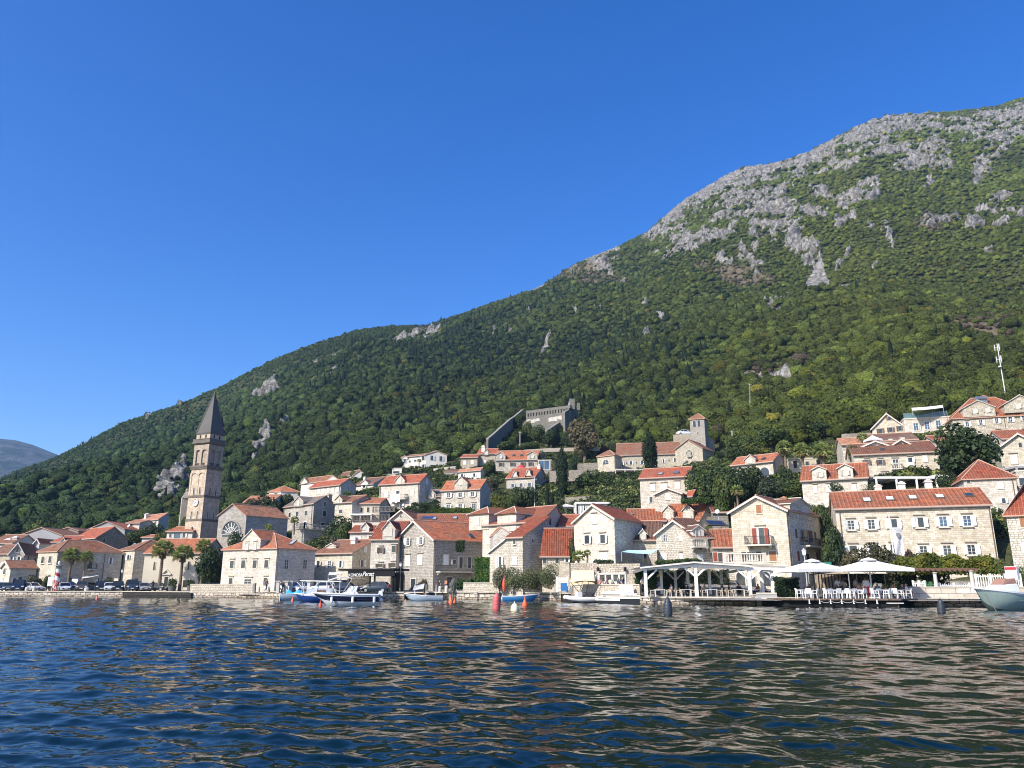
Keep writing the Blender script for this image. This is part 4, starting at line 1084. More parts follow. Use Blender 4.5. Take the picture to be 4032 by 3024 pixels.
# the bell tower
def bell_tower():
    Y=158; zg=3.0
    c0=at(*S('R3',458,600),Y); ll=atz(*S('R3',262,604),c0.z); rr=atz(*S('R3',656,604),c0.z)
    dl=math.hypot(ll.x-c0.x,ll.y-c0.y); ang=R(46)   # faces turned to the view
    w=max(6.0,dl)
    # choose the half widths so that the picture widths hold: left face / right face
    def width(px0,px1,a):
        # length of a wall leaving the near corner at heading a whose end falls in column px1
        r=ray(*S('R3',px1,604)); dv=Vector((math.cos(a),math.sin(a),0)); A=Vector((c0.x,c0.y,0)); den=dv.x*r.y-dv.y*r.x
        return -(A.x*r.y-A.y*r.x)/den
    aR=R(66); aL=R(66+90)
    wr=abs(width(458,656,aR)); wl=abs(width(458,262,aL))
    dR=Vector((math.cos(aR),math.sin(aR),0)); dL=Vector((math.cos(aL),math.sin(aL),0))
    print('tower sides',wr,wl)
    C=Vector((c0.x,c0.y,0))
    Zat=lambda reg,y,x: at(*S(reg,x,y),Y).z
    z1=Zat('R3',447,468); z2=Zat('R3',160,498); z3=Zat('U2',1032,542); z4=Zat('U2',740,568); z5=Zat('U2',690,575); z6=Zat('U2',628,585); z7=Zat('U2',120,655)
    ctr=C+dR*wr/2+dL*wl/2; Mx=Matrix.Translation((-ctr.x,-ctr.y,-zg))
    root=empty('bell_tower',(ctr.x,ctr.y,zg),0,'tall old stone bell tower with clock, arched belfry and pointed grey spire','bell tower')
    stone=M_wall(.52,.43,.34,'ashlar'); weath=M_wall(.19,.172,.152,'ashlar'); dark=M_plain(.085,.082,.08,.95)
    def ring(sc_,z,): 
        return [ctr+(dL*(-wl/2*sc_)+dR*(-wr/2*sc_)).xyz+Vector((0,0,z)), ctr+dL*(-wl/2*sc_)+dR*(wr/2*sc_)+Vector((0,0,z)), ctr+dL*(wl/2*sc_)+dR*(wr/2*sc_)+Vector((0,0,z)), ctr+dL*(wl/2*sc_)+dR*(-wr/2*sc_)+Vector((0,0,z))]
    def add(m,name,mat,par=root,smooth=False):
        o=m.build(name,mat,par,smooth=smooth); o.data.transform(Mx); return o
    m=MB(); m.hexa(ring(1.0,zg-2),ring(1.0,z1)); m.hexa(ring(.985,z1),ring(.975,z2)); m.hexa(ring(.97,z2),ring(.955,z3)); add(m,'shaft',stone)
    for z,s0 in ((z1,1.03),(z2,1.02)): m=MB(); m.hexa(ring(s0,z-.25),ring(s0+.02,z+.2)); add(m,'string_course',weath)
    m=MB(); m.hexa(ring(1.02,z3-.5),ring(1.1,z3)); m.hexa(ring(1.12,z3),ring(1.12,z3+.28)); add(m,'string_course',weath)
    # belfry: corner piers, arches with two openings per face
    m=MB(); s1=.93; za=z3+.28; zt=z4-.3
    fA=[(ring(s1,0)[0],ring(s1,0)[1]),(ring(s1,0)[1],ring(s1,0)[2]),(ring(s1,0)[2],ring(s1,0)[3]),(ring(s1,0)[3],ring(s1,0)[0])]
    m.hexa(ring(.80,za),ring(.80,zt)); 
    rail=MB()
    inner=MB()
    for a,b in fA:
        f=Face(a,b); L=f.L
        for u in (.09*L,.5*L,.91*L):
            wd=.075*L if u!=.5*L else .05*L
            q=[f.pt(u-wd,za,0),f.pt(u+wd,za,0),f.pt(u+wd,za,-.7),f.pt(u-wd,za,-.7)]; m.hexa(q,[p+Vector((0,0,zt-za)) for p in q])
        q=[f.pt(0,zt-1.1,0.02),f.pt(L,zt-1.1,.02),f.pt(L,zt-1.1,-.7),f.pt(0,zt-1.1,-.7)]; m.hexa(q,[p+Vector((0,0,1.1)) for p in q])
        for uc in (.295*L,.705*L):
            hw=.155*L; k=8; zs=zt-1.1-hw*.9
            arc=[(uc+math.cos(math.pi*i/k)*hw,zs+math.sin(math.pi*i/k)*hw*.9) for i in range(k+1)]
            for p,q2 in zip(arc,arc[1:]): m.poly([f.pt(p[0],p[1],.0),f.pt(p[0],zt-1.05,.0),f.pt(q2[0],zt-1.05,.0),f.pt(q2[0],q2[1],.0)])
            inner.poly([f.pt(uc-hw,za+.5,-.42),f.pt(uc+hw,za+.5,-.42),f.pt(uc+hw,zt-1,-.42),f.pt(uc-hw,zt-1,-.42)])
            rail.box(f.pt(uc,za+.55,-.15),(hw*2,.16,.12),axes=(f.u,f.n,Vector((0,0,1))))
            for i in range(6): rail.lathe(f.pt(uc-hw+hw*2*(i+.5)/6,za,-.15),[(.05,0),(.08,.2),(.04,.5)],6)
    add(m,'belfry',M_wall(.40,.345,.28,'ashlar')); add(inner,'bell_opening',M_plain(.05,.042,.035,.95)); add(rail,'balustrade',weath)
    m=MB(); m.hexa(ring(.96,z4-.35),ring(1.1,z4-.05)); m.hexa(ring(1.12,z4-.05),ring(1.12,z4+.2)); m.hexa(ring(1.04,z4+.2),ring(1.04,z5-.12)); m.hexa(ring(1.07,z5-.12),ring(1.07,z5+.02)); add(m,'cornice',weath)
    m=MB(); m.hexa(ring(.86,z5-.2),ring(.86,z6)); o=add(m,'attic_storey',stone)
    for a,b in [(ring(.86,0)[0],ring(.86,0)[1]),(ring(.86,0)[3],ring(.86,0)[0])]:
        f=Face(a,b)
        for q in (.3,.7): m=MB(); m.box(f.pt(f.L*q,(z5+z6)/2,0.01),(.35,.06,.7),axes=(f.u,f.n,Vector((0,0,1)))); add(m,'opening',BLACK,o)
    m=MB(); m.hexa(ring(.9,z6-.05),ring(.93,z6+.25)); tip=ctr+Vector((0,0,z7)); b=ring(.90,z6+.25); t=ring(.035,z7)
    m.hexa(b,t)
    for p,q in zip(b,t): m.tube([p,q],[.16,.1],6)
    sp=add(m,'spire',M_wall(.125,.123,.122,'plaster'))
    m=MB(); m.lathe(ctr+Vector((0,0,z7-.1)),[(.24,0),(.16,.18),(.1,.25),(.18,.4),(.19,.5),(.1,.62),(.04,.75),(.015,.8),(.012,2.2)],10)
    add(m,'finial',weath,sp)
    # openings on the two visible faces
    f1=Face(ring(.98,0)[3],ring(.98,0)[0]); f2=Face(ring(.98,0)[0],ring(.98,0)[1])
    def slit(f,frac,z0,h,w=.55,arch=True):
        o=window(f,f.L*frac,z0,w,h,root,'ap' if arch else 'n'); 
        for q in [o]+list(o.children): q.data.transform(Mx)
    for f in (f1,f2):
        for fr_ in (.32,.7):
            slit(f,fr_,z2+1.1,1.5,.32); slit(f,fr_,z1+1.0,1.5,.32)
    for fr_ in (.3,.7): slit(f1,fr_,zg+1.6 if False else Zat('R3',640,350),1.0,.36)
    slit(f2,.35,Zat('R3',530,515),1.3,.3,False)
    # blind arcade under the lower cornice
    m=MB(); f3=Face(ring(.965,0)[3],ring(.965,0)[0]); f4=Face(ring(.965,0)[0],ring(.965,0)[1])
    for f in (f3,f4):
        for q in (.03,.5,.97): m.box(f.pt(f.L*q,(z2+z3)/2-.4,.03),(.45,.1,z3-z2-1.6),axes=(f.u,f.n,Vector((0,0,1)))); 
        for q in (.265,.735):
            for i in range(8):
                a0,a1=math.pi*i/8,math.pi*(i+1)/8; r_=f.L*.21
                m.bar(f.pt(f.L*q+math.cos(a0)*r_,z3-2.0+math.sin(a0)*r_*.9,.04),f.pt(f.L*q+math.cos(a1)*r_,z3-2.0+math.sin(a1)*r_*.9,.04),.2,.12)
    add(m,'blind_arcade',stone)
    # clock on the left face
    u,z=f1.hit(*S('R3',403,242)); m=MB(); n=f1.n; cpt=f1.pt(u,z,.05); ax=f1.u; up=Vector((0,0,1)); rr_=.70
    def disc(mb,r,o,mi=0,k=24): mb.poly([cpt+n*o+ax*math.cos(2*math.pi*i/k)*r+up*math.sin(2*math.pi*i/k)*r*1.05 for i in range(k)],mi)
    for i in range(24):
        a0,a1=2*math.pi*i/24,2*math.pi*(i+1)/24; m.bar(cpt+n*.1+ax*math.cos(a0)*rr_+up*math.sin(a0)*rr_*1.05,cpt+n*.1+ax*math.cos(a1)*rr_+up*math.sin(a1)*rr_*1.05,.09,.12)
    ck=add(m,'clock_face',STONEW)
    m=MB(); disc(m,rr_,.06)
    for i in range(12):
        a=math.pi*2*i/12; d_=ax*math.cos(a)+up*math.sin(a); m.bar(cpt+n*.09+d_*.5,cpt+n*.09+d_*.62,.06,.02,1)
    add(m,'dial',[M_plain(.7,.71,.72,.6),BLACK],ck)
    for q in (ax*.15+up*.26,-ax*.28-up*.36): m=MB(); m.bar(cpt+n*.12,cpt+n*.12+q,.06,.03); add(m,'clock_hand',BLACK,ck)
    m=MB(); u,z=f1.hit(*S('R3',362,570)); m.box(f1.pt(u,z,.2),(.45,.25,.6),axes=(f1.u,f1.n,Vector((0,0,1)))); m.lathe(f1.pt(u,z+.25,.2),[(.16,0),(.2,.12),(.1,.3),(.03,.4)],8); add(m,'stone_coat_of_arms',weath)
bell_tower()
# small ruined bell gable left of the tower
def ruin():
    p=at(*S('R3',252,500),165); m=MB(); z0=ground(p.x,p.y)-2; zt=at(*S('R3',275,190),165).z; za=at(*S('R3',283,108),165).z
    m.box((p.x,p.y,(z0+zt)/2),(1.7,1.5,zt-z0),rz=.5); m.hexa([Vector((p.x,p.y,zt))+Vector((math.cos(.5+R(45+90*i))*1.25,math.sin(.5+R(45+90*i))*1.25,0)) for i in range(4)],[Vector((p.x,p.y,za))+Vector((math.cos(.5+R(45+90*i))*.3,math.sin(.5+R(45+90*i))*.3,0)) for i in range(4)])
    m.lathe((p.x,p.y,za),[(.2,0),(.3,.25),(.12,.5),(.04,.8)],8)
    o=m.thing('ruined_turret',M_wall(.5,.47,.41,'rubble'),'pale weathered stone turret half hidden left of the bell tower','turret')
ruin()
h=H('R3','white stone house with wide front gable and red hipped roof by the low quay wall',120.5,(738,812,1388,792),side=(1852,812),apex=(1440,628),roof='hip',wall='wa',tile='o1',anchor='r',d=14,hipl=5.0,
  wins=[('F',842,992,44,90,'l'),('F',979,988,46,92,'l'),('F',1118,988,46,92,'l'),('F',1259,985,46,92,'l'),('F',826,1195,40,76,'l'),('F',1034,1212,82,84,'dml'),('F',1246,1195,42,84,'l'),('R',1497,990,50,104,'m'),('R',1722,990,48,104,'m'),('R',1660,1190,36,50,'')])
h.dormer(962,1178,812,688,572,[(1019,772,36,76,'l'),(1116,768,36,76,'l')]); h.skylight(1580,728,.8,1.2,M_plain(.3,.36,.4,.2)); h.pipe('R',1400,805,1250)
h=H('R3','grey stone house with dark slate roof and front gable above the balustrade',160,(1462,300,1832,252),side=(2098,288),apex=(1965,166),roof='side',wall='ga',tile='g1',anchor='r',d=12,
  wins=[('F',1540,392,26,56,'n'),('F',1632,380,30,58,'n'),('F',1737,370,30,58,'n'),('F',1630,505,30,40,'n'),('F',1728,497,32,40,'n'),('R',1962,258,28,48,'n'),('R',1957,374,40,66,'n'),('R',1937,512,42,46,'d')])
h.dormer(1586,1700,300,232,172,(1642,247,26,54,'n')); h.chimney(2018,200,148,.8,mat=M_wall(.42,.4,.36,'ashlar'),Yoff=165); h.pipe('F',1815,265,510)
h=H('R3','small hipped red roof house among trees right of the bell tower',188,(1292,114,1435,104),side=(1640,112),apex=(1450,50),roof='pyr',wall='pp',tile='o1',anchor='r',d=9,wins=[('F',1370,145,34,40,'B')])
h=H('R3','low orange roofed house hidden in trees left of the small hipped house',180,(985,240,1150,225),d=7,apex=(1150,172),roof='side',wall='bp',tile='l1',yaw=-6)
h=H('R3','second low orange roof among trees below the small hipped house',178,(1195,215,1350,195),d=7,apex=(1350,152),roof='side',wall='pp',tile='l1',yaw=-6,wins=[('F',1225,240,24,34,'c')])
# ---------------------------------------------------------------- hillside, centre left
h=H('U4','white stone house with red roof and a row of closed white shutters on the hillside',183,(-186,1294,190,1252),side=(376,1272),apex=(292,1186),roof='side',wall='wa',tile='r1',anchor='r',d=10,
  wins=[('F',x,y,26,54,'c') for x,y in ((-75,1340),(-20,1335),(40,1328),(95,1322),(150,1315),(-60,1420),(20,1415))]); h.pipe('F',178,1268,1380)
h=H('U4','white house with dormer peeking out behind the house of closed white shutters',194,(-290,1245,0,1210),side=(170,1205),apex=(30,1148),roof='side',wall='pp',tile='b1',anchor='r',d=10); h.dormer(-290,-215,1245,1222,1176,(-253,1222,20,40,''))
h=H('U4','low white cottage with brown roof at the upper edge of the village',208,(148,1168,346,1136),side=(486,1138),apex=(468,1082),roof='side',wall='pp',tile='d1',anchor='r',d=9,ov=.2,
  wins=[('F',200,1176,12,22,''),('F',245,1170,12,22,''),('F',290,1162,12,22,'')])
h=H('U4','white house with brown roof and small front gable left of the laundry balcony',188,(352,1262,585,1245),side=(700,1230),apex=(640,1168),roof='side',wall='pp',tile='d1',anchor='r',d=9,wins=[('F',475,1272,30,40,'o')])
h.dormer(432,520,1262,1235,1200); h.chimney(482,1200,1165,.6)
h=H('U4','flat roofed white block with tall white wall below the farthest villa',205,(735,1135,850,1120),d=6,roof='flat',wall='pp',yaw=-5)
h=H('U4','big stone house with laundry hanging from its balcony under a red roof',163,(662,1252,1142,1224),side=(1302,1252),apex=(1232,1134),roof='side',wall='wa',tile='r1',anchor='r',d=11,
  wins=[('F',740,1372,36,66,'c.w'),('F',880,1352,34,44,'oL'),('F',1055,1348,36,70,'c.w'),('F',725,1515,26,46,'d'),('F',838,1520,40,60,'c.w'),('R',1228,1215,24,70,'c.w')])
h.dormer(850,962,1250,1205,1140,(900,1208,38,64,'c.w'),tile='r1'); h.balcony('F',800,996,1378,1432,1.1,'stone'); h.pipe('F',1132,1240,1460); h.pipe('F',672,1270,1530)
LAUNDRY=(h.F,)
h=H('U4','narrow grey roofed house with one dormer between the laundry house and its neighbour',165,(1146,1420,1416,1396),d=9,apex=(1416,1320),roof='side',wall='wr',tile='g1',anchor='r',yaw=-6,
  wins=[('F',1385,1520,28,60,'c.w'),('F',1342,1515,30,50,'B')]); h.dormer(1240,1336,1430,1372,1318,(1291,1390,26,54,'o'))
h=H('U4','stone house with three white shuttered windows per floor and large red dormer',158,(1410,1322,1876,1298),side=(2004,1322),apex=(1944,1198),roof='side',wall='wr',tile='o1',anchor='r',d=10,
  wins=[('F',1495,1382,42,54,'olsm'),('F',1636,1378,44,54,'olsm'),('F',1784,1370,44,54,'olsm'),('F',1492,1524,42,56,'olsm'),('F',1636,1518,44,56,'olsm'),('F',1800,1525,46,84,'dml')])
h.dormer(1566,1720,1318,1235,1160,(1640,1225,44,60,'c.w'),tile='o1'); h.pipe('F',1402,1345,1550)
h=H('U4','square white villa block with blue shutters at the top of the village',213,(1150,912,1222,890),side=(1474,898),apex=(1350,850),roof='side',wall='pp',tile='b1',anchor='r',d=11,ov=.25,name='villa',
  wins=[('F',1188,935,26,50,'o.g'),('F',1190,1035,26,50,'o.g'),('R',1297,932,26,56,'o.g'),('R',1406,940,26,56,'o.g'),('R',1297,1035,30,36,'o.g')]); h.chimney(1335,860,832,.6,False,DARK)
h=H('U4','long white villa wing with veranda joined to the square villa block',216,(928,940,1156,905),d=9,apex=(1156,885),roof='side',wall='pp',tile='b1',anchor='r',yaw=-25,name='villa',
  wins=[('F',965,970,26,50,'o.g'),('F',1025,975,22,24,''),('F',1090,965,24,24,''),('F',1100,1055,30,60,'d'),('F',1060,1060,30,60,'d')]); h.dormer(928,1000,945,935,908)
h=H('U4','small white garage block below the villa veranda',210,(812,1062,930,1045),d=6,roof='flat',wall='pp',yaw=-5,wins=[('F',860,1105,70,26,'n')])
h=H('U4','long low white cottage with pale tiled roof below the ruined hut',187,(1612,1102,1882,1078),side=(1925,1092),apex=(1905,1055),roof='side',wall='pp',tile='l1',anchor='r',d=7,ov=.25,
  wins=[('F',1660,1142,26,34,'o'),('F',1808,1138,26,40,'o')])
h=H('U4','roofless rubble stone hut on the slope above the low white cottage',196,(1440,1105,1620,1085),d=6,roof='shed',apex=(1750,1045),wall='gr',tile='d1',yaw=-5,ov=.1,gut=False,wins=[('F',1537,1180,40,30,'n')],roofz=1.5)
h=H('U4','low pink stone house with red roof next to the house with two dormers',203,(1640,945,1842,925),d=8,apex=(1842,893),roof='side',wall='br',tile='r1',anchor='r',yaw=-8,wins=[('F',1690,988,30,44,'c.w'),('F',1780,985,30,44,'c.w')])
h=H('U4','stone house with red roof, single dormer and white chimney under the fortress wall',205,(1842,900,2062,880),d=8,apex=(2062,825),roof='side',wall='br',tile='r1',anchor='r',yaw=-8,wins=[('F',1930,985,34,50,'c.w'),('F',2010,975,30,44,'')]); h.dormer(1915,1985,898,872,825,(1946,875,24,40,'o')); h.chimney(1915,850,790,.9)
h=H('U5','three storey stone house with two stone gables and brown shutters',193,(96,964,602,950),d=10,apex=(602,848),roof='side',wall='wr',tile='o1',anchor='r',yaw=-5,
  wins=[('F',x,y,28,44,'o.b') for x,y in ((165,1010),(303,1008),(430,1006),(524,1006),(163,1110))]+[('F',175,1185,70,50,'n')])
h.dormer(98,214,962,895,860,(152,918,26,36,'o.b'),tile='o1'); h.dormer(478,602,955,890,855,(533,916,26,36,'o.b'),tile='o1'); h.skylight(318,903,.8,1.0,GLASS); h.skylight(412,903,.8,1.0,GLASS)
h=H('U5','modern dark glass extension beside the house with two stone gables',191,(608,965,770,955),d=7,roof='flat',wall='dp',yaw=-5,cat='house',name='glass_extension',wins=[('F',650,1015,60,100,'B'),('F',716,1015,58,110,'B')])
h=H('U5','small stone house with two white dormers on its red roof before the big cypress',174,(228,1176,572,1158),side=(720,1152),apex=(656,1050),roof='side',wall='wr',tile='r1',anchor='r',d=9,
  wins=[('F',305,1266,30,44,'o.g'),('F',408,1262,30,46,'o.g'),('F',508,1256,32,48,'o.g'),('R',626,1268,36,52,'c.g'),('R',684,1176,18,32,'n')])
h.dormer(298,362,1165,1150,1090,(330,1128,36,50,''),wcode='pp'); h.dormer(460,528,1150,1140,1072,(492,1115,38,52,''),wcode='pp'); h.chimney(624,1060,1020,.7); h.pipe('F',566,1170,1330)
# ---------------------------------------------------------------- the fortress and the upper church
def fortress():
    Y=238; root=empty('fortress_ruin',at(*S('U5',600,560),Y),0,'ruined grey fortress with pierced battlement wall on the wooded slope','fortress'); M0=Matrix.Translation(-root.location)
    st=M_wall(.24,.235,.215,'rubble'); lt=M_wall(.32,.31,.28,'rubble')
    def add(m,n,mat,par=root): o=m.build(n,mat,par); o.data.transform(M0); return o
    A=at(*S('U5',465,400),Y); B=atz(*S('U5',1000,312),A.z+6); B=at(*S('U5',1000,345),Y-4)
    f=Face(A,B); q=lambda x,y: f.hit(*S('U5',x,y))
    m=MB(); 
    # wall with square loopholes: a strip below, posts between the holes, a strip above
    n=16; xs=[470+(985-470)*i/n for i in range(n+1)]
    top0,top1=q(470,362)[1],q(1000,292)[1]; t0=lambda u: top0+(top1-top0)*u/f.L
    def seg(u0,u1,za,zb,o0=0,o1=-1.0):
        b=[f.pt(u0,za[0],o0),f.pt(u1,za[1],o0),f.pt(u1,za[1],o1),f.pt(u0,za[0],o1)]; t=[f.pt(u0,zb[0],o0),f.pt(u1,zb[1],o0),f.pt(u1,zb[1],o1),f.pt(u0,zb[0],o1)]; m.hexa(b,t)
    zl=q(600,640)[1]; L=f.L
    seg(0,L,(zl-4,zl-4),(t0(0)-2.0,t0(L)-2.0)); seg(0,L,(t0(0)-.9,t0(L)-.9),(t0(0),t0(L)))
    for i in range(n+1):
        u0=L*i/n; u1=min(L,u0+L/n*.58); seg(u0,u1,(t0(u0)-2.0,t0(u1)-2.0),(t0(u0)-.9,t0(u1)-.9))
    add(m,'battlement_wall',st)
    m=MB(); seg0=[f.pt(L*i/10,0,0) for i in range(11)]
    for i in range(10):   # pale plaster left on the lower wall
        if i in (0,1,2,5,6,7):
            a=random.uniform(2.6,3.0); b_=random.uniform(3.6,4.6); m.poly([f.pt(L*(i+.1)/10,t0(L*i/10)-b_,.03),f.pt(L*(i+1.1)/10,t0(L*i/10)-b_+random.uniform(-.3,.3),.03),f.pt(L*(i+1.0)/10,t0(L*i/10)-a,.03),f.pt(L*(i+.1)/10,t0(L*i/10)-a-.2,.03)])
    add(m,'plaster_patch',M_plain(.5,.48,.43,.95))
    def wallpoly(pts,Ya,Yb,name,th=.6,mat=st):
        m=MB(); n=len(pts); P=[at(*S('U5',x,y),Ya+(Yb-Ya)*i/(n-1)) for i,(x,y) in enumerate(pts)]
        for a,b in zip(P,P[1:]):
            d=(b-a); nn=Vector((d.y,-d.x,0)).normalized()*-th
            za=min(ground(a.x,a.y),a.z)-4; zb=min(ground(b.x,b.y),b.z)-4
            bb=[Vector((a.x,a.y,za)),Vector((b.x,b.y,zb)),Vector((b.x,b.y,zb))+nn,Vector((a.x,a.y,za))+nn]
            m.hexa(bb,[a,b,b+nn,a+nn],0)
            m.hexa([a+Vector((0,0,.01))-nn*.1,b+Vector((0,0,.01))-nn*.1,b+nn*1.1,a+nn*1.1],[a+Vector((0,0,.35))-nn*.1,b+Vector((0,0,.35))-nn*.1,b+nn*1.1+Vector((0,0,.35)),a+nn*1.1+Vector((0,0,.35))],1)
        o=m.build(name,[mat,M_plain(.22,.21,.19,.9)],root); o.data.transform(M0)
    wallpoly([(8,712),(60,668),(160,578),(270,480),(330,440),(432,356)],214,243,'stepped_wall')
    wallpoly([(935,385),(985,360),(1010,250),(1040,245),(1052,300),(1090,380)],230,252,'corner_bastion')
    wallpoly([(720,610),(915,482)],224,238,'buttress_wall')
    wallpoly([(310,505),(430,498),(540,490)],240,238,'terrace_wall',mat=lt)
    m=MB(); p=at(*S('U5',1020,240),238); m.box((p.x,p.y,p.z-1.2),(1.6,1.4,3.4)); m.box((p.x+2.0,p.y,p.z-2),(.9,1.4,2.4)); add(m,'turret',st)
fortress()
h=H('U5','stone convent wing with pyramid roof and arched upper window beside the cypress',180,(1328,918,1532,892),side=(1622,925),apex=(1470,845),roof='pyr',wall='cr',tile='b1',anchor='r',d=9,name='convent_wing',
  wins=[('F',1430,980,70,56,'am'),('R',1570,985,40,70,'am'),('F',1472,1122,38,46,'')])
h=H('U5','long stone convent wing with old red roof and shaded loggia left of the church',184,(1560,930,2330,876),d=10,apex=(2330,745),roof='side',wall='cr',tile='b1',anchor='r',yaw=-10,name='convent_wing',
  wins=[('F',1625,1000,24,40,'o'),('F',1680,995,14,22,'n'),('F',1735,992,26,42,'o'),('F',1803,988,14,26,''),('F',1868,985,24,44,'o'),('F',2130,970,18,46,'o'),('F',2195,962,14,24,''),('F',2265,955,22,44,'o'),('F',1600,1120,50,80,'n'),('F',1690,1110,60,84,'n'),('F',1780,1105,60,84,'n'),('F',1850,1100,44,84,'n')])
h=H('U6','stone hill church with round window and carved portal in its gable front',182,(302,835,632,815),side=(775,860),apex=(460,716),roof='front',wall='cr',tile='b1',d=16,name='hill_church',cat='church',fascia=False,ov=.2,
  wins=[('F',478,1038,50,36,'d')])
fc=h.F; u,z=fc.hit(*S('U6',472,880)); m=MB()
for i in range(16):
    a,b=math.pi*i/8,math.pi*(i+1)/8; m.bar(fc.pt(u+math.cos(a)*.8,z+math.sin(a)*.9,.06),fc.pt(u+math.cos(b)*.8,z+math.sin(b)*.9,.06),.28,.16)
wo=h.part(m,'round_window',STONEW)
m=MB(); m.poly([fc.pt(u+math.cos(math.pi*i/8)*.7,z+math.sin(math.pi*i/8)*.8,.03) for i in range(16)]); h.part(m,'pane',GLASS,wo)
m=MB(); u,z=fc.hit(*S('U6',478,1000)); m.box(fc.pt(u,z-.2,.25),(3.4,.5,.25),axes=(fc.u,fc.n,Vector((0,0,1))))
for s0 in (-1,1): m.bar(fc.pt(u+s0*1.7,z+.1,.25),fc.pt(u+s0*.5,z+.8,.25),.3,.3); m.box(fc.pt(u+s0*1.25,z-1.2,.15),(.35,.3,2),axes=(fc.u,fc.n,Vector((0,0,1))))
m.box(fc.pt(u,z+2.2,.2),(.9,.4,1.4),axes=(fc.u,fc.n,Vector((0,0,1)))); h.part(m,'portal',M_wall(.4,.38,.33,'ashlar'))
h=H('U6','annex with small red roof joined to the back of the hill church',190,(520,728,660,722),side=(775,735),apex=(740,682),roof='side',wall='cr',tile='b1',anchor='r',d=7)
h=H('U6','square stone church tower with red pyramid roof and twin arched bell openings',186,(478,460,652,448),side=(692,470),apex=(575,402),roof='pyr',wall='gr',tile='b1',anchor='r',d=6.5,name='church_tower',cat='tower',
  wins=[('F',535,518,34,76,'ap'),('F',590,512,34,76,'ap'),('F',570,630,10,20,'n')])
h=H('U5','small orange roofed house behind the convent roof',198,(1655,850,1800,845),d=6,apex=(1800,785),roof='side',wall='pp',tile='o2',yaw=-5)
# ---------------------------------------------------------------- centre waterfront
h=H('R4','beige stone house with dark brown roof, slim chimney and low dormer behind the restaurant',127,(-128,862,332,852),side=(552,762),apex=(492,696),roof='side',wall='ca',tile='b1',anchor='r',d=12,
  wins=[('F',-80,985,34,76,'o'),('F',55,990,38,78,'om'),('F',190,988,26,80,'o'),('R',488,805,36,76,'c.w'),('R',440,980,26,80,'oL'),('R',484,976,24,80,'c.w')]); h.chimney(352,800,672,.9); h.dormer(20,130,800,770,740,(70,788,76,36,'n'),setback=2.0,wcode='bp')
h=H('R4','stone house with narrow brown shuttered front gable beside the rubble stone house',121,(558,694,884,684),d=11,apex=(884,480),roof='side',wall='wa',tile='r2',anchor='r',yaw=-8,
  wins=[('F',676,820,40,72,'o.bl'),('F',830,806,46,78,'o.blQ'),('F',668,1004,50,44,'o.bl'),('F',826,1000,52,52,'o.bl')])
h.dormer(692,842,694,556,462,(765,606,76,70,'c.b'),tile='r2'); h.pipe('F',872,740,1290)
h=H('R4','rubble stone house with long orange roof and iron balcony on its shaded side',117,(852,716,1318,688),side=(2092,722),apex=(1090,468),roof='front',wall='gr',tile='o1',anchor='r',d=17,
  wins=[('F',1005,716,38,82,'osm'),('F',1161,704,38,82,'osm'),('F',1000,945,50,110,'c.wl'),('F',1150,936,50,110,'c.wl'),('F',1068,1235,56,140,'d'),('R',1460,935,58,120,'c.w'),('R',1562,962,34,56,'oL'),('R',1636,968,54,130,'dk'),('R',1745,968,46,130,'d'),('R',1500,1225,70,160,'d')])
h.balcony('R',1335,1782,1008,1078,1.3); h.pipe('R',1330,700,1260); h.skylight(1765,650,.8,1.2,GLASS)
h=H('R4','red roofed house with two small dormers behind the dark brown roof',140,(302,612,692,598),d=10,apex=(692,486),roof='side',wall='pa',tile='r2',anchor='r',yaw=-6,wins=[('F',410,672,40,40,'c.w'),('F',560,668,60,44,'n')])
h.dormer(440,530,600,538,486,(470,545,40,52,'oL'),wcode='pp'); h.dormer(624,688,570,542,492,(652,540,40,52,'c.w'),tile='r2',wcode='pp')
h=H('R4','small stone cottage with white dormer left of the terrace balustrades',151,(122,250,330,236),side=(458,230),apex=(392,162),roof='side',wall='ca',tile='b1',anchor='r',d=8,wins=[('F',190,350,40,44,'n'),('F',150,300,20,60,'c.g')]); h.dormer(122,206,250,205,160,(156,226,26,34,''),wcode='ca')
h=H('R4','orange roofed house with green shutters and white terrace roof above the balustrade',152,(388,266,662,252),d=8,apex=(662,197),roof='side',wall='bp',tile='o1',anchor='r',yaw=-6,wins=[('F',443,330,28,54,'c.n'),('F',521,330,28,60,'c.n')])
h=H('R4','gable fronted stone house with brown roof behind the narrow front gable house',133,(772,462,1078,455),side=(1350,440),apex=(930,332),roof='front',wall='wr',tile='b1',d=11,wins=[('F',915,408,12,14,'n')])
h=H('R4','long weathered orange roof with solar panels behind the rubble stone house',131,(1060,520,1760,500),d=10,apex=(1760,392),roof='side',wall='wa',tile='o2',anchor='r',yaw=-4); h.skylight(1572,432,.8,1.2,M_plain(.35,.45,.55,.15)); h.skylight(1325,438,.7,1.2,M_plain(.3,.38,.48,.15)); h.skylight(1245,432,2.6,1.6,M_plain(.03,.05,.12,.15))
h=H('R5','twin gabled stone house with hipped dormers and long red roof behind the narrow tower house',109,(-60,522,652,470),side=(984,568),apex=(752,288),roof='side',wall='wa',tile='o1',anchor='r',d=14,
  wins=[('R',750,472,34,90,''),('R',690,640,26,44,'n'),('R',862,640,30,40,'')])
h.dormer(118,346,600,372,286,(226,455,50,90,'mc.w'),roof='hip',tile='o1',proud=.1); h.dormer(-225,12,580,378,292,(-136,470,60,80,'c.w'),roof='hip',tile='o1',proud=.1); h.skylight(495,415,.8,1.0,GLASS)
h=H('R5','small cottage with orange roof and shaded grey gable left of the narrow tower house',112,(-85,724,62,640),d=7,side=(262,612),apex=(180,548),roof='side',wall='ga',tile='o1',anchor='r',gut=False)
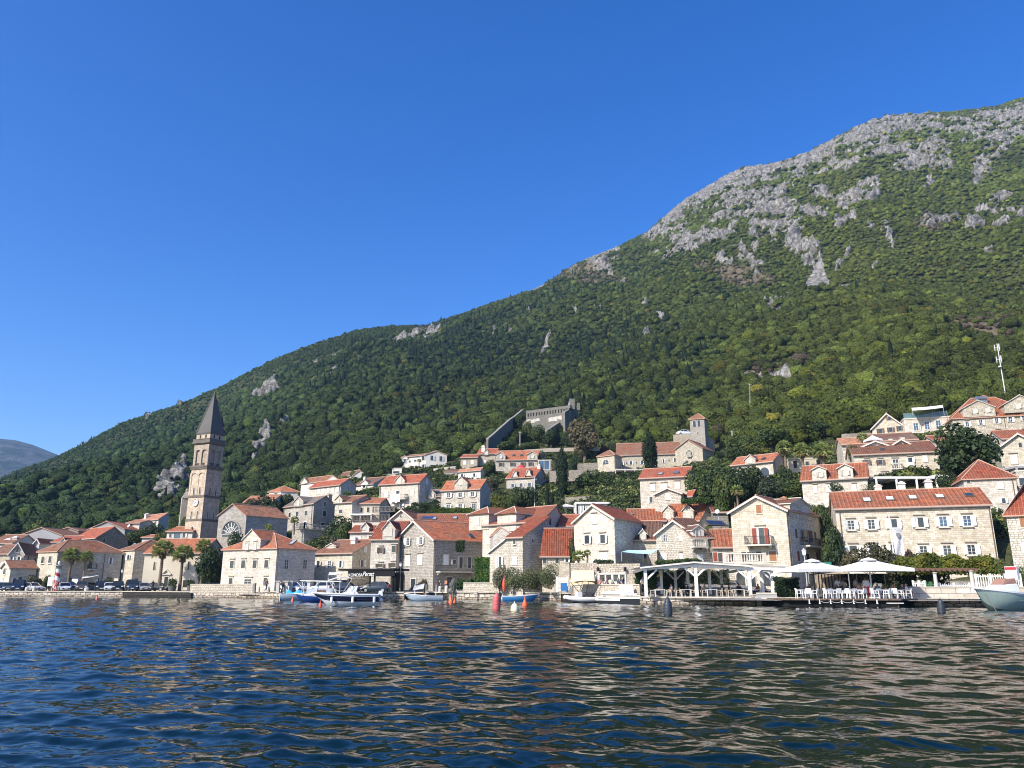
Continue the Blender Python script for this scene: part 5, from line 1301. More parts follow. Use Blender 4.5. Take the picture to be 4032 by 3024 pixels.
h=H('R5','narrow white tower house with mottled red lean to roof and lamp on its corner',103,(236,664,424,656),side=(655,600),apex=(650,420),roof='shed',wall='wr',tile='r1',anchor='r',d=6.5,
  wins=[('F',326,717,28,54,'s'),('F',327,945,50,92,'c.w'),('R',540,706,22,42,'s')])
def lean_to(h):
    f=h.F; m=MB(); r=MB(); P=lambda x,y: f.hit(*S('R5',x,y)); u0,z0=P(0,850); u1,z1=P(236,660); zb=h.zb
    b=[f.pt(u0+.3,zb,-.1),f.pt(u1,zb,-.1),f.pt(u1,zb,-5),f.pt(u0+.3,zb,-5)]; t=[f.pt(u0+.3,z0-.1,-.1),f.pt(u1,z1-.1,-.1),f.pt(u1,z1-.1,-5),f.pt(u0+.3,z0-.1,-5)]; m.hexa(b,t)
    h.part(m,'side_wing',h.wmat); inter_roof((f.pt(u0,z0,-5.2),f.pt(u0,z0,.2)),(f.pt(u1,z1,-5.2),f.pt(u1,z1,.2)),.2,r); h.part(r,'lean_to_roof',[h.rmat,M_plain(.66,.64,.6,.9)])
lean_to(h); h.win('F',148,965,44,120,'ok') if False else None
f_=Face(h.F.pt(-6,0,-.1),h.F.pt(1,0,-.1)); u,z=f_.hit(*S('R5',148,968)); h.place(window(f_,u,z,.62,1.5,h.o,'ok'))
h=H('R5','low porch house with old red roof and hanging flower pots behind the tamarisk',104,(657,842,985,858),side=(1062,850),apex=(1040,690),roof='side',wall='ca',tile='r1',d=7,yaw=-3,roofz=3.0,
  wins=[('F',690,930,44,100,'n'),('F',840,940,40,70,'n'),('F',960,935,30,60,'o')])
h=H('R5','small red roofed house behind the white gable house with closed white shutters',116,(872,540,1100,525),d=8,apex=(1100,400),roof='side',wall='wa',tile='r1',anchor='r',yaw=-6,wins=[('F',995,612,40,70,'c.w')])
h=H('R5','tall white gabled house with two open white shuttered windows above the stone shops',97,(1042,486,1530,434),side=(1862,488),apex=(1290,270),roof='front',wall='wa',tile='r1',anchor='r',d=14,
  wins=[('F',1291,444,54,98,'c.wl'),('F',1206,690,56,100,'ol'),('F',1396,684,56,100,'ol'),('F',1405,905,86,92,'c.wl')]); h.skylight(1740,385,.6,.6,GLASS)
h=H('R5','red barrel tiled house behind the tall white gabled house',114,(1700,470,2150,462),d=9,apex=(2150,330),roof='side',wall='wa',tile='o3',anchor='r',yaw=-8)
h=H('R6','stone house with two stone dormers on a red barrel tiled roof',112,(140,462,600,440),side=(845,452),apex=(716,248),roof='side',wall='wr',tile='o3',anchor='r',d=10,wins=[('R',770,410,26,60,'c.g')])
h.dormer(162,286,470,345,285,(222,405,44,72,'c.g'),tile='o3'); h.dormer(398,528,458,335,272,(462,398,46,74,'c.g'),tile='o3')
h=H('R5','house with dark barrel tiles, tiny white dormer and teal awning over its terrace',101,(1722,695,2080,690),d=9,apex=(2190,478),roof='side',wall='wr',tile='d3',anchor='r',yaw=-14,wins=[('F',1900,915,50,110,'dk'),('F',2110,880,60,100,'c.w')])
h.dormer(1838,1920,690,615,570,(1876,658,44,52,''),wcode='pp')
h=H('R6','rough stone gabled house with flower balcony dormer and old brown tiles',97,(70,640,502,615),d=9,apex=(258,462),roof='front',wall='wr',tile='d2',anchor='r',yaw=-22,
  wins=[('F',184,668,44,76,'oLm.g'),('F',380,662,52,86,'c.w'),('F',160,905,70,86,'c.w'),('F',396,905,60,86,'c.wl')])
h=H('R6','right wing of the flower balcony house with solar panel on old brown tiles',96,(500,660,752,665),side=(960,600),apex=(880,452),roof='side',wall='wr',tile='d2',anchor='r',d=9,wins=[('F',608,908,60,80,'c.w')])
h.dormer(520,655,665,572,522,(580,625,36,90,'oL'),wcode='pp',tile='d2',proud=.05); h.balcony('F',486,655,690,775,1.0,'stone'); h.skylight(785,498,3.0,1.5,M_plain(.02,.03,.06,.12)); h.pipe('F',748,690,960)
h=H('R6','low link house with red barrel tiles and red shutters between two tall houses',94,(762,778,1036,776),d=7,apex=(1036,580),roof='side',wall='wr',tile='o3',anchor='r',yaw=-12,wins=[('F',848,905,50,104,'o.rQ'),('F',1005,900,50,100,'o.r')])
h.win('F',788,900,50,110,'c.r')
h=H('R6','dark stone house with satellite dish behind the tall brown shuttered house',108,(760,372,940,360),d=7,apex=(940,300),roof='side',wall='dr',tile='b2',anchor='r',yaw=-10)
h=H('R6','tall beige stone house with iron balconies and brown shutters by the pergola restaurant',88,(972,362,1642,330),side=(2092,420),apex=(1300,170),roof='front',wall='ca',tile='b2',anchor='r',d=10.5,ov=.3,
  wins=[('F',1316,322,66,104,'c.o'),('F',1338,650,92,200,'o.rdkl'),('F',1226,890,110,100,'o.nm'),('F',1486,890,86,118,'c.o'),('F',1098,1165,105,170,'an'),('F',1400,1165,110,170,'an'),('F',1250,1200,60,130,'d'),('R',1762,615,28,112,'c.b'),('R',1880,645,52,140,'do.b'),('R',1992,648,24,100,'c.b'),('R',1790,890,30,118,'c.r'),('R',2016,892,24,90,'c.b'),('R',1905,905,40,80,'d')])
h.balcony('F',1172,1500,655,752,1.25); h.balcony('R',1820,2052,684,772,1.1); h.pipe('R',1660,345,980); h.pipe('R',2066,440,930); h.chimney(1628,290,190,.75,mat=M_plain(.33,.17,.11,.9),Yoff=92)
h.dormer(1700,1950,415,285,200,(1864,355,50,104,'c.n'),f='R',tile='b2',wcode='ca',proud=.05)
h=H('R8','long stone hotel with barrel tiled roof, skylights and white shutters on the waterfront',86,(-72,338,1800,264),d=9,apex=(1290,75),roof='side',wall='ca',tile='o3',anchor='r',yaw=-19,name='hotel',cat='hotel',
  wins=[('F',x,y,w,h_,fl) for x,y,w,h_,fl in ((120,515,82,106,'olms'),(366,506,86,108,'olms'),(630,500,92,112,'olk'),(950,482,94,116,'olks'),(1235,472,96,116,'olmsB'),(1524,463,98,118,'olmsB'),(148,815,88,100,'ol'),(390,810,88,100,'ol'),(640,800,80,100,'ol'),(998,826,92,112,'olms'),(1284,820,98,116,'olms'),(1576,812,98,116,'olms'))])
for x,y in ((312,215),(588,200),(866,187),(1192,172)): h.skylight(x,y,.95,1.15)
h.skylight(1546,155,.95,1.0,GLASS); h.pipe('F',-20,360,960); h.pipe('F',1782,290,930)
HOTEL=h
h=H('R8','rough stone house with dark red roof corner at the right edge',76,(1988,372,2620,352),d=7,roof='hip',wall='wr',tile='r2',yaw=-34,hipl=4.2,roofz=3.2,wins=[('F',2192,480,60,120,'c.o'),('F',2205,790,40,120,'c.w')])
# ---------------------------------------------------------------- hillside, right
h=H('U6','long white stone house with red roof, bracketed eaves and closed white shutters',122,(-126,1180,452,1152),side=(580,1140),apex=(524,1048),roof='side',wall='wa',tile='r1',anchor='r',d=9,
  wins=[('F',32,1290,52,74,'c.wl'),('F',172,1284,52,74,'c.wl'),('F',328,1262,52,74,'c.wl'),('F',12,1438,32,70,'oL'),('F',-92,1270,0.1,.1,'c')][:4],zb=None); h.pipe('F',420,1165,1280); h.skylight(125,1128,.8,1.0,M_plain(.3,.35,.4,.2)); h.skylight(318,1112,.9,1.0,M_plain(.1,.14,.25,.2))
h=H('R6','small white gabled house with one closed shutter in front of the long white house',116,(55,195,374,128),d=6,apex=(212,70),roof='front',wall='wr',tile='r1',anchor='r',yaw=-24,wins=[('F',218,168,50,72,'c.w')])
h=H('R6','tiny shed with red roof beside the small white gabled house',117,(438,170,508,160),side=(580,180),apex=(546,104),roof='side',wall='wa',tile='r1',anchor='r',d=5)
h=H('U6','white house with orange roof, stone dormer and arched porch above the trees',134,(986,1022,1482,968),side=(1640,1015),apex=(1545,880),roof='side',wall='wr',tile='o1',anchor='r',d=10,
  wins=[('F',1385,1100,110,110,'an'),('R',1522,990,34,40,'c.g')]); h.dormer(1150,1276,1010,948,895,(1208,968,40,44,''),tile='o1'); h.skylight(1370,945,.8,.9,GLASS)
h=H('U6','low cream house with dark window behind the tall palms on the right hillside',134,(1680,950,2060,930),d=8,roof='flat',wall='cp',yaw=-10,wins=[('F',1755,1010,44,90,'n'),('F',1900,1010,40,70,'n'),('F',2030,985,40,60,'n')])
h=H('U8','stone house with two white framed dormers on red tiles left of the hotel chimneys',104,(-478,1208,312,1165),side=(390,1160),apex=(336,1000),roof='side',wall='wa',tile='o3',anchor='r',d=9,
  wins=[('F',-312,1310,40,82,'c.wl'),('F',-150,1300,50,82,'c.wl'),('R',350,1120,30,60,'c.g'),('F',160,1290,40,70,'c.wl')])
h.dormer(-345,-170,1215,1075,1036,(-255,1132,40,56,'o'),tile='o3',wcode='wa'); h.dormer(-30,152,1185,1055,1010,(48,1110,52,66,'o'),tile='o3',wcode='wa')
h=H('U8','broad stone house with long tiled roof, brown shutters left and white shutters right',113,(152,915,1166,852),d=9,apex=(1166,738),roof='side',wall='ca',tile='b2',anchor='r',yaw=-16,
  wins=[('F',310,985,46,56,'o.bl'),('F',476,985,48,60,'o.bl'),('F',660,1000,62,100,'dml'),('F',836,958,50,58,'ol'),('F',1015,942,52,72,'c.wl'),('F',530,1150,66,66,'o.bml'),('F',410,1165,30,60,'c.b'),('F',711,1138,54,64,'oml'),('F',975,1120,66,60,'oml')])
h.skylight(498,832,.8,.6,GLASS); h.balcony('F',605,735,1050,1064,.8,'stone')
AC_FACE=h.F
h=H('U8','stone gabled house with brown shutters left of the roof terrace',144,(372,575,760,470),d=11,apex=(575,396),roof='front',wall='ca',tile='b1',yaw=-24,
  wins=[('F',585,456,36,36,'o.o'),('F',475,606,42,60,'o.b'),('F',601,590,42,56,'o.b'),('F',712,575,40,58,'o.b')])
h=H('U8','modern flat roofed stone house with glass roof terrace and white canopies',140,(756,468,1306,398),side=(1400,405),d=11,roof='flat',wall='wa',yaw=-17,wins=[('F',905,555,60,86,'mB'),('F',1040,540,60,88,'mB'),('F',1176,524,62,90,'mB')])
TERR=h
h=H('U8','large stone house with two white edged gables and white shutters at the top right',134,(1345,455,2420,330),d=11,apex=(2000,215),roof='hip',hipl=5,wall='cr',tile='o2',yaw=-15,
  wins=[('F',x,y,42,60,'olm') for x,y in ((1526,522),(1690,504),(1882,485),(2048,466),(2210,450),(1905,630))]+[('F',2075,612,70,50,'o'),('F',2205,600,50,50,'o')])
h.dormer(1482,1876,440,325,236,[(1608,365,40,56,'o'),(1758,350,42,60,'o')],tile='o2'); h.dormer(1985,2400,390,272,172,[(2128,305,44,58,'o'),(2290,290,44,58,'o')],tile='o2'); h.pipe('F',1958,380,640); h.chimney(1725,240,190,.9,mat=M_plain(.4,.18,.12,.9),Yoff=136)
h=H('U8','shaded white house with dark roof below the modern roof terrace house',123,(350,735,920,628),side=(1140,655),apex=(1000,605),roof='side',wall='wr',tile='d1',d=9,yaw=-17,roofz=1.8,wins=[('F',600,735,40,60,'c.w'),('F',740,720,50,60,'c.w')])
h=H('U8','small red roof between the shaded white house and the big tree',119,(1130,725,1290,712),d=6,apex=(1290,670),roof='side',wall='wr',tile='o2',yaw=-10)
h=H('U8','low white gable roof in front of the cream parasol terrace',119,(250,800,580,790),d=6,apex=(430,732),roof='front',wall='pp',tile='b1',yaw=-14)
h=H('U8','small dark gabled roof right of the cream parasol',118,(612,780,840,765),d=6,apex=(706,712),roof='front',wall='wr',tile='d1',yaw=-14)
h=H('U8','weathered rubble cottage with patchy orange roof left of the parasol terrace',124,(10,770,240,735),d=6,apex=(240,700),roof='side',wall='wr',tile='l1',yaw=-14)
h=H('U8','beige stone gabled house with closed white shutter right of the big tree',109,(1912,800,2400,700),d=10,apex=(2155,640),roof='front',wall='ca',tile='o2',yaw=-24,wins=[('F',2166,775,40,58,''),('F',2090,950,76,104,'c.wl')])
h=H('U8','red tiled roof end behind the beige gabled house at the right edge',119,(1948,700,2300,650),d=7,apex=(2300,600),roof='side',wall='wa',tile='o2',yaw=-14)
h=H('U8','white stone house with hipped dark red roof and small chimney near the right edge',95,(1475,1185,2105,1160),d=9,apex=(1800,1030),roof='hip',wall='wa',tile='r2',anchor='r',yaw=-18,roofz=2.6,hipl=3.4,wins=[('F',1926,1262,68,80,'c.w'),('F',1966,1450,44,60,'o'),('F',1540,1215,40,40,'n')]); h.pipe('F',2066,1190,1440)
h.chimney(1588,1230,1125,.9)
h=H('U8','stone house wing with dark open terrace at the far right edge',97,(2110,1100,2400,1040),d=8,roof='flat',wall='wa',yaw=-18,wins=[('F',2190,1220,70,90,'n')])
for x,yb,yt in ((450,112,40),(735,92,6),(1060,74,-20)): HOTEL.chimney(x,yb,yt,.75,Yoff=HOTEL.ridge[0].lerp(HOTEL.ridge[1],x/1800).y)
print('houses',HN[0])
# ================================================================ waterfront structures
def Pz(reg,x,y,z): return atz(*S(reg,x,y),z)
def Py(reg,x,y,Y): return at(*S(reg,x,y),Y)
def shore_pt(px,z,dy=0.0):
    Y=shoreY(px)+dy; x=(px-2016)/F*(Y*CP+(z-CZ)*SP); return Vector((x,Y,z))
def quay(px0,px1,ztop,depth,mat,name='quay',n=None,out=0.0,top=None):
    n=n or max(2,int(abs(px1-px0)/40)); m=MB(); a=[];b=[];c=[];s=0;ss=[0]
    for i in range(n+1):
        px=px0+(px1-px0)*i/n; a.append(shore_pt(px,-1.2,-out)); b.append(shore_pt(px,ztop,-out)); c.append(shore_pt(px,ztop,depth))
        if i: s+=(b[-1]-b[-2]).length; ss.append(s)
    for i in range(n):
        m.poly([a[i],a[i+1],b[i+1],b[i]],0,[(ss[i],0),(ss[i+1],0),(ss[i+1],ztop+1.2),(ss[i],ztop+1.2)])
        lip=Vector((0,-.12,0)); m.hexa([b[i]+lip+Vector((0,0,.002)),b[i+1]+lip+Vector((0,0,.002)),b[i+1]+Vector((0,.5,.002)),b[i]+Vector((0,.5,.002))],[q+Vector((0,0,.13)) for q in (b[i]+lip,b[i+1]+lip,b[i+1]+Vector((0,.5,0)),b[i]+Vector((0,.5,0)))],2)
        m.poly([b[i],b[i+1],c[i+1],c[i]],1)
    m.poly([a[0],b[0],c[0],Vector((c[0].x,c[0].y,-1.2))],0); m.poly([b[-1],a[-1],Vector((c[-1].x,c[-1].y,-1.2)),c[-1]],0)
    o=m.build(name,[mat,top or M_pave(),STONEQ]); return tag(o,kind='structure')
@memo
def M_pave():
    t=NT('paving'); P=t.pos(); n=t.noise(P,1.1,5,.65).outputs[0]; n2=t.noise(P,.15,3).outputs[0]
    c=t.mix(n,(.24,.225,.20),(.40,.375,.33)); c=t.mix(t.math('MULTIPLY',n2,.5),c,(.17,.165,.16)); t.bsdf(c,.9,bump=n,bstr=.2); return t.mat
@memo
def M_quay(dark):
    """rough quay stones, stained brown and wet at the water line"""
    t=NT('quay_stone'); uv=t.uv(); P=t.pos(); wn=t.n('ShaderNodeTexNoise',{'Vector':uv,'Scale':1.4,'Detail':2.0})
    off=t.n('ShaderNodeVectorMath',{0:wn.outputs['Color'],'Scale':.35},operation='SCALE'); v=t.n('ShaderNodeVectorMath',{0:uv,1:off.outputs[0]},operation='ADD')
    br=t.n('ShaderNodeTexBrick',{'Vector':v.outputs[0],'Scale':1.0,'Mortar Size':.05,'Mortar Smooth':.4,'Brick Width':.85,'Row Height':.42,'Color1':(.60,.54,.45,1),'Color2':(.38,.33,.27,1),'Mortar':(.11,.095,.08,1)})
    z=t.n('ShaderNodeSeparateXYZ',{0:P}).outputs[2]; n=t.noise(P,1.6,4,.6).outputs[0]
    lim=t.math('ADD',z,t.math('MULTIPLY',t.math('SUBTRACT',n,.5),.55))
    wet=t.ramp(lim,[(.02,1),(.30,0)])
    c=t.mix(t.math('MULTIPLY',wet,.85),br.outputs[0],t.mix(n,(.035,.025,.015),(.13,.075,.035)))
    if dark: c=t.mix(.93,c,(.010,.010,.010))  # dark concrete faces; by the deck, shadow painted into the stone
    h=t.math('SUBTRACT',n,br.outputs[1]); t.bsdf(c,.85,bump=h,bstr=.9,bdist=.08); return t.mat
STONEQ=M_wall(.56,.52,.44,'plaster')
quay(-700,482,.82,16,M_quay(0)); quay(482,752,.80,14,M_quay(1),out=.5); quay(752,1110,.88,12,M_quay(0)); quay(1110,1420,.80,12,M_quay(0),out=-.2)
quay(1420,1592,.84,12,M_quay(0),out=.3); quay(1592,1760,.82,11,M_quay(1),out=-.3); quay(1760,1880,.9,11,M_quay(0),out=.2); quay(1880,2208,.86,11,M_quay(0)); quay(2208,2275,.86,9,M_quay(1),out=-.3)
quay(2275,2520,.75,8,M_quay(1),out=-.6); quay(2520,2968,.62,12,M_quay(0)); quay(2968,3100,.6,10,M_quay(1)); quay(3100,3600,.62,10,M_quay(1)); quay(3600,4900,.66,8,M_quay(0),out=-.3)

def wall(pts,z0,h,th,mat,label,name='stone_wall',cat='wall',cap=True,capm=None):
    m=MB()
    for a,b in zip(pts,pts[1:]):
        a,b=Vector(a),Vector(b); d=(b-a); nn=Vector((-d.y,d.x,0)).normalized()*th
        L=d.length; A=[Vector((q.x,q.y,z0)) for q in (a,b,b+nn,a+nn)]; B=[q+Vector((0,0,h)) for q in A]; m.hexa(A,B)
        if cap:
            e=nn.normalized()*.06; C=[B[0]-e,B[1]-e,B[2]+e,B[3]+e]; C=[q+Vector((0,0,.002)) for q in C]; m.hexa(C,[q+Vector((0,0,.1)) for q in C],1)
    return m.thing(name,[mat,capm or STONEQ],label,cat)
g=lambda reg,x,y,Y: (Py(reg,x,y,Y).x,Y,0)
wall([g('R3',332,1300,115),g('R3',1095,1300,111)],.8,1.12,.5,M_wall(.55,.5,.42,'rubble'),'long low stone wall on the quay in front of the white gable house')
wall([g('R3',1088,1290,110.9),g('R3',1116,1290,110.9)],.8,1.25,.5,M_wall(.3,.29,.27,'ashlar'),'grey end pier of the long low quay wall',name='wall_pier',cat='pier')
wall([g('R4',1672,1290,107.2),g('R4',2205,1290,104.6)],.85,1.25,.5,M_wall(.58,.53,.45,'rubble'),'low stone wall in front of the ivy where a child in red sits')
wall([g('R5',1042,1300,88.5),g('R5',1840,1300,84)],.7,1.15,.45,M_wall(.55,.49,.41,'rubble'),'low stone wall behind the floating dock with the inflatable boat')
wall([g('R8',850,1390,72.2),g('R8',2330,1390,70.6)],-1.0,2.62,.6,M_wall(.60,.54,.46,'big'),'big block harbour wall below the white fence on the right')
wall([g('R6',1238,1420,76.2),g('R6',1286,1420,76.2)],-1,1.9,.6,M_wall(.42,.38,.32,'rubble'),'rough stone corner pier at the right end of the pergola terrace',name='wall_pier',cat='pier')
wall([g('R6',1286,1420,75.2),g('R6',1538,1420,74.6)],-1,2.05,1.2,M_wall(.33,.34,.35,'plaster'),'grey concrete block on the water between pergola and parasols',name='concrete_block',cat='block')
for i,(x,Y) in enumerate([(1398,108.8),(1500,109.5),(1555,110),(1770,111),(1885,111.5),(1985,112)]):
    p=Py('R3',x,1250,Y); m=MB(); m.box((0,0,.75),(.42,.42,1.5)); m.box((0,0,1.53),(.62,.62,.12)); 
    o=m.thing('stone_pillar',STONEW,'pale square stone pillar with flat cap in the row behind the parked white cars','pillar','stone pillars behind the parked cars'); o.location=(p.x,Y,.85)
# retaining walls on the slope
def slope_wall(pts,Y,label,mat,h=None,name='retaining_wall'):
    m=MB(); P=[Py(r_,x,y,Y_) for (r_,x,y,Y_) in pts]
    for a,b in zip(P,P[1:]):
        d=b-a; nn=Vector((-d.y,d.x,0)).normalized()*.7; za,zb=ground(a.x,a.y)-1.5,ground(b.x,b.y)-1.5
        if h: za,zb=a.z-h,b.z-h
        m.hexa([Vector((a.x,a.y,za)),Vector((b.x,b.y,zb)),Vector((b.x,b.y,zb))+nn,Vector((a.x,a.y,za))+nn],[a,b,b+nn,a+nn])
    return m.thing(name,mat,label,'wall')
RUB=M_wall(.40,.36,.30,'rubble')
slope_wall([('U6',278,650,196),('U6',500,640,194)],0,'stone retaining wall below the upper road left of the church tower',RUB,3.5)
slope_wall([('U6',800,972,168),('U6',915,968,166)],0,'broken stone wall below the hill church on the right',RUB,3)
slope_wall([('U5',940,1408,152),('U5',1560,1370,152)],0,'long garden wall topped by a yellow green hedge above the white cabana',RUB,2.2)
slope_wall([('U5',750,1090,172),('U5',960,1080,172),('U5',1130,1075,172)],0,'terraced stone wall right of the glass extension',RUB,2.5)
slope_wall([('U5',1090,1000,177),('U5',1328,990,177)],0,'tall stone terrace wall left of the convent wing',RUB,4.5)
slope_wall([('U5',440,832,205),('U5',760,812,205),('U5',1350,800,205)],0,'long white edged wall of the road below the fortress',M_wall(.42,.38,.32,'plaster'),1.0)
slope_wall([('R6',1895,215,112),('R6',2070,210,112)],0,'stone wall under the shaded house behind the brown shuttered house',RUB,3)
slope_wall([('U8',20,640,146),('U8',380,625,146)],0,'dry stone wall left of the house below the roof terrace',RUB,2)
slope_wall([('U4',1310,1060,204),('U4',1580,1030,204)],0,'white balustrade wall right of the villa block',M_wall(.6,.56,.48,'plaster'),1.2)
slope_wall([('R3',1570,572,156),('R3',1715,560,154),('R3',2000,590,157)],0,'tall shaded stone wall carrying the balustrade terrace',M_wall(.36,.34,.3,'ashlar'),None)
slope_wall([('R4',330,470,144),('R4',775,462,143)],0,'white garden wall under the lower dark balustrade',M_wall(.58,.54,.47,'plaster'),2.2)
slope_wall([('R5',1560,245,150),('R5',1830,275,148)],0,'low garden wall right of the white cabana',RUB,2)
def balustrade(pts,label,mat,h=1.0):
    P=[Py(r_,x,y,Y_) for (r_,x,y,Y_) in pts]; o=empty('balustrade',P[0],0,label,'balustrade'); M0=Matrix.Translation(-P[0])
    up=Vector((0,0,h)); r=MB(); p=MB(); b=MB()
    for a,c in zip(P,P[1:]):
        r.bar(a+up,c+up,.2,.12); r.bar(a+Vector((0,0,.06)),c+Vector((0,0,.06)),.2,.12); n=max(3,int((c-a).length/.26))
        for i in range(n): b.lathe(a.lerp(c,(i+.5)/n)+Vector((0,0,.12)),[(.05,0),(.085,h*.25),(.04,h*.6),(.06,h-.16)],6)
        for q in (a,c): p.box(q+up*.55,(.3,.3,h*1.12))
    for mb,nm in ((r,'rail'),(p,'post'),(b,'baluster_grille')):
        q=mb.build(nm,mat,o); q.data.transform(M0)
    return o
balustrade([('R3',1572,568,155.8),('R3',1715,558,153.8),('R3',2000,588,156.8)],'grey stone balustrade of the terrace before the slate roofed house',M_plain(.33,.31,.28,.9))
balustrade([('R4',335,466,143.8),('R4',775,458,142.8)],'dark weathered balustrade on the lower terrace above the red roof',M_plain(.13,.12,.11,.9))
balustrade([('R4',582,362,149),('R4',835,352,148)],'dark weathered balustrade on the upper terrace by the orange roofed house',M_plain(.15,.14,.13,.9))
balustrade([('R6',905,975,84),('R6',1390,980,82.6)],'pale balustrade above the pergola roof below the iron balcony',M_plain(.5,.46,.4,.9))

# ---- stone shops under the tall white house
def shops():
    Y=90.5; o=empty('shop_building',Py('R5',1420,1300,Y),0,'low stone shop block with beige awning and white framed glass doors','shop'); M0=Matrix.Translation(-o.location)
    def add(m,n,mat,par=o): q=m.build(n,mat,par); q.data.transform(M0); return q
    A=Py('R5',1012,970,91); B=Pz('R5',1300,975,A.z); f=Face(A,Vector((B.x,90.6,A.z))); f2=Face(Py('R5',1326,980,90.2),Vector((Py('R5',1842,980,88.2).x,88.2,0)))
    z=lambda fc,x,y: fc.hit(*S('R5',x,y))
    w=MB(); zt=z(f,1150,972)[1]
    for fc,zz in ((f,zt),(f2,z(f2,1600,980)[1])):
        b=[fc.pt(-.1,.3),fc.pt(fc.L,.3),fc.pt(fc.L,.3,-6),fc.pt(-.1,.3,-6)]; w.hexa(b,[Vector((q.x,q.y,zz)) for q in b])
    add(w,'wall',M_wall(.50,.45,.38,'rubble'))
    c=MB()
    for x0,x1,y0,y1 in ((1060,1262,1140,1258),):
        a,b=z(f,x0,y1),z(f,x1,y0); c.poly([f.pt(a[0],a[1],.03),f.pt(b[0],a[1],.03),f.pt(b[0],b[1],.03),f.pt(a[0],b[1],.03)])
    add(c,'shop_window',GLASS)
    a=MB(); u0,zz=z(f,1018,1064); u1,_=z(f,1285,1064); z1=zz-1.35
    th=Vector((0,0,-.05)); q=[f.pt(u0,zz,.06),f.pt(u1,zz,.06),f.pt(u1+.1,z1,1.5),f.pt(u0-.1,z1,1.5)]; a.hexa([p+th for p in (q[3],q[2],q[1],q[0])],[q[3],q[2],q[1],q[0]])
    q2=[f.pt(u0-.1,z1,1.5),f.pt(u1+.1,z1,1.5)]; a.poly([q2[0]-Vector((0,0,.32)),q2[1]-Vector((0,0,.32)),q2[1],q2[0]]); 
    add(a,'awning',M_plain(.72,.55,.34,.9))
    fr=MB(); uA,zA=z(f2,1352,1265); uB,zB=z(f2,1668,1104)
    gl=MB(); gl.poly([f2.pt(uA,zA,.03),f2.pt(uB,zA,.03),f2.pt(uB,zB,.03),f2.pt(uA,zB,.03)])
    for t_ in (0,.25,.5,.52,.76,1): u=uA+(uB-uA)*t_; fr.bar(f2.pt(u,zA,.08),f2.pt(u,zB,.08),.16,.1)
    fr.bar(f2.pt(uA,zB,.08),f2.pt(uB,zB,.08),.22,.12); fr.bar(f2.pt(uA,zA+.35,.06),f2.pt(uB,zA+.35,.06),.08,.5)
    d=add(fr,'door_frame',WHITE); add(gl,'pane',GLASS,d)
    for x in (1345,1672):
        l=MB(); u,zz=z(f2,x,1075); l.lathe(f2.pt(u,zz,.35),[(.05,0),(.14,.08),(.16,.35),(.05,.5)],8); l.bar(f2.pt(u,zz+.5,.35),f2.pt(u,zz+.5,0),.04,.04); add(l,'wall_lamp',BLACK)
    s=MB(); u,zz=z(f,1278,1165); s.box(f.pt(u,zz,.2),(.7,.3,.9),axes=(f.u,f.n,Vector((0,0,1)))); add(s,'air_conditioner',WHITE)
shops()
# ---- restaurant canopy with lettering
def text_mesh(q):
    bpy.context.view_layer.update(); me=bpy.data.meshes.new_from_object(q.evaluated_get(bpy.context.evaluated_depsgraph_get()))
    n=bpy.data.objects.new('lettering',me); link(n,q.parent); n.location=q.location; n.rotation_euler=q.rotation_euler; n.scale=q.scale; bpy.data.objects.remove(q)
def konoba():
    Y=114; A=Py('R4',170,1075,Y+1); B=Py('R4',850,1035,Y-1.5); f=Face(A,Vector((B.x,B.y,A.z))); z=lambda x,y: f.hit(*S('R4',x,y))
    o=empty('restaurant_canopy',(A.x,A.y,.9),0,'dark flat restaurant canopy with white KONOBA lettering before the stone houses','canopy'); M0=Matrix.Translation(-o.location)
    def add(m,n,mat,par=o): q=m.build(n,mat,par); q.data.transform(M0); return q
    u0,z0=z(170,1078); u1,z1=z(850,1034); zt=(z0+z1)/2; u2,zb=z(600,1135)
    dk=M_plain(.009,.0085,.0085,.95)
    m=MB(); b=[f.pt(u0,zt-.1,.3),f.pt(u1,zt-.1,.3),f.pt(u1,zt-.1,-5),f.pt(u0,zt-.1,-5)]; m.hexa(b,[p+Vector((0,0,.28)) for p in b]); add(m,'roof_slab',dk)
    m=MB(); ua,_=z(285,1100); b=[f.pt(ua,zb,.2),f.pt(u1,zb,.2),f.pt(u1,zb,.02),f.pt(ua,zb,.02)]; m.hexa(b,[p+Vector((0,0,zt-.1-zb)) for p in b]); fa=add(m,'fascia',dk)
    for x in (300,545,600,820,845): m=MB(); u,_=z(x,1100); m.bar(f.pt(u,.85,-.1),f.pt(u,zb,-.1),.22,.22); add(m,'post',dk)
    m=MB(); m.box(f.pt(z(835,1100)[0],2.2,-1.5),(.5,2.6,2.8),axes=(f.u,f.n,Vector((0,0,1)))); add(m,'side_wall',dk)
    m=MB(); 
    for x0,x1 in ((620,800),): a,b=z(x0,1280)[0],z(x1,1280)[0]; m.poly([f.pt(a,1.0,-4.6),f.pt(b,1.0,-4.6),f.pt(b,3.4,-4.6),f.pt(a,3.4,-4.6)])
    add(m,'interior_wall',M_plain(.55,.5,.43,.9))
    for txt,x,y,sz,sh in (('KONOBA',292,1136,1.0,0.0),('Perast',462,1130,1.35,.35)):
        c=bpy.data.curves.new('lettering','FONT'); c.body=txt; c.extrude=.03; c.shear=sh; c.materials.append(WHITE)
        u,zz=z(x,y); wpx=170 if txt=='KONOBA' else 138; uw=z(x+wpx,y)[0]-u
        q=bpy.data.objects.new('lettering',c); link(q,fa); p=f.pt(u,zz,.24)-o.location
        q.location=p; q.rotation_euler=(math.pi/2,0,math.atan2(f.u.y,f.u.x)); bpy.context.view_layer.update()
        w0=q.dimensions.x or 1; k=uw/w0; q.scale=(k,k*(1.12 if txt=='KONOBA' else 1.25),1); text_mesh(q)
konoba()

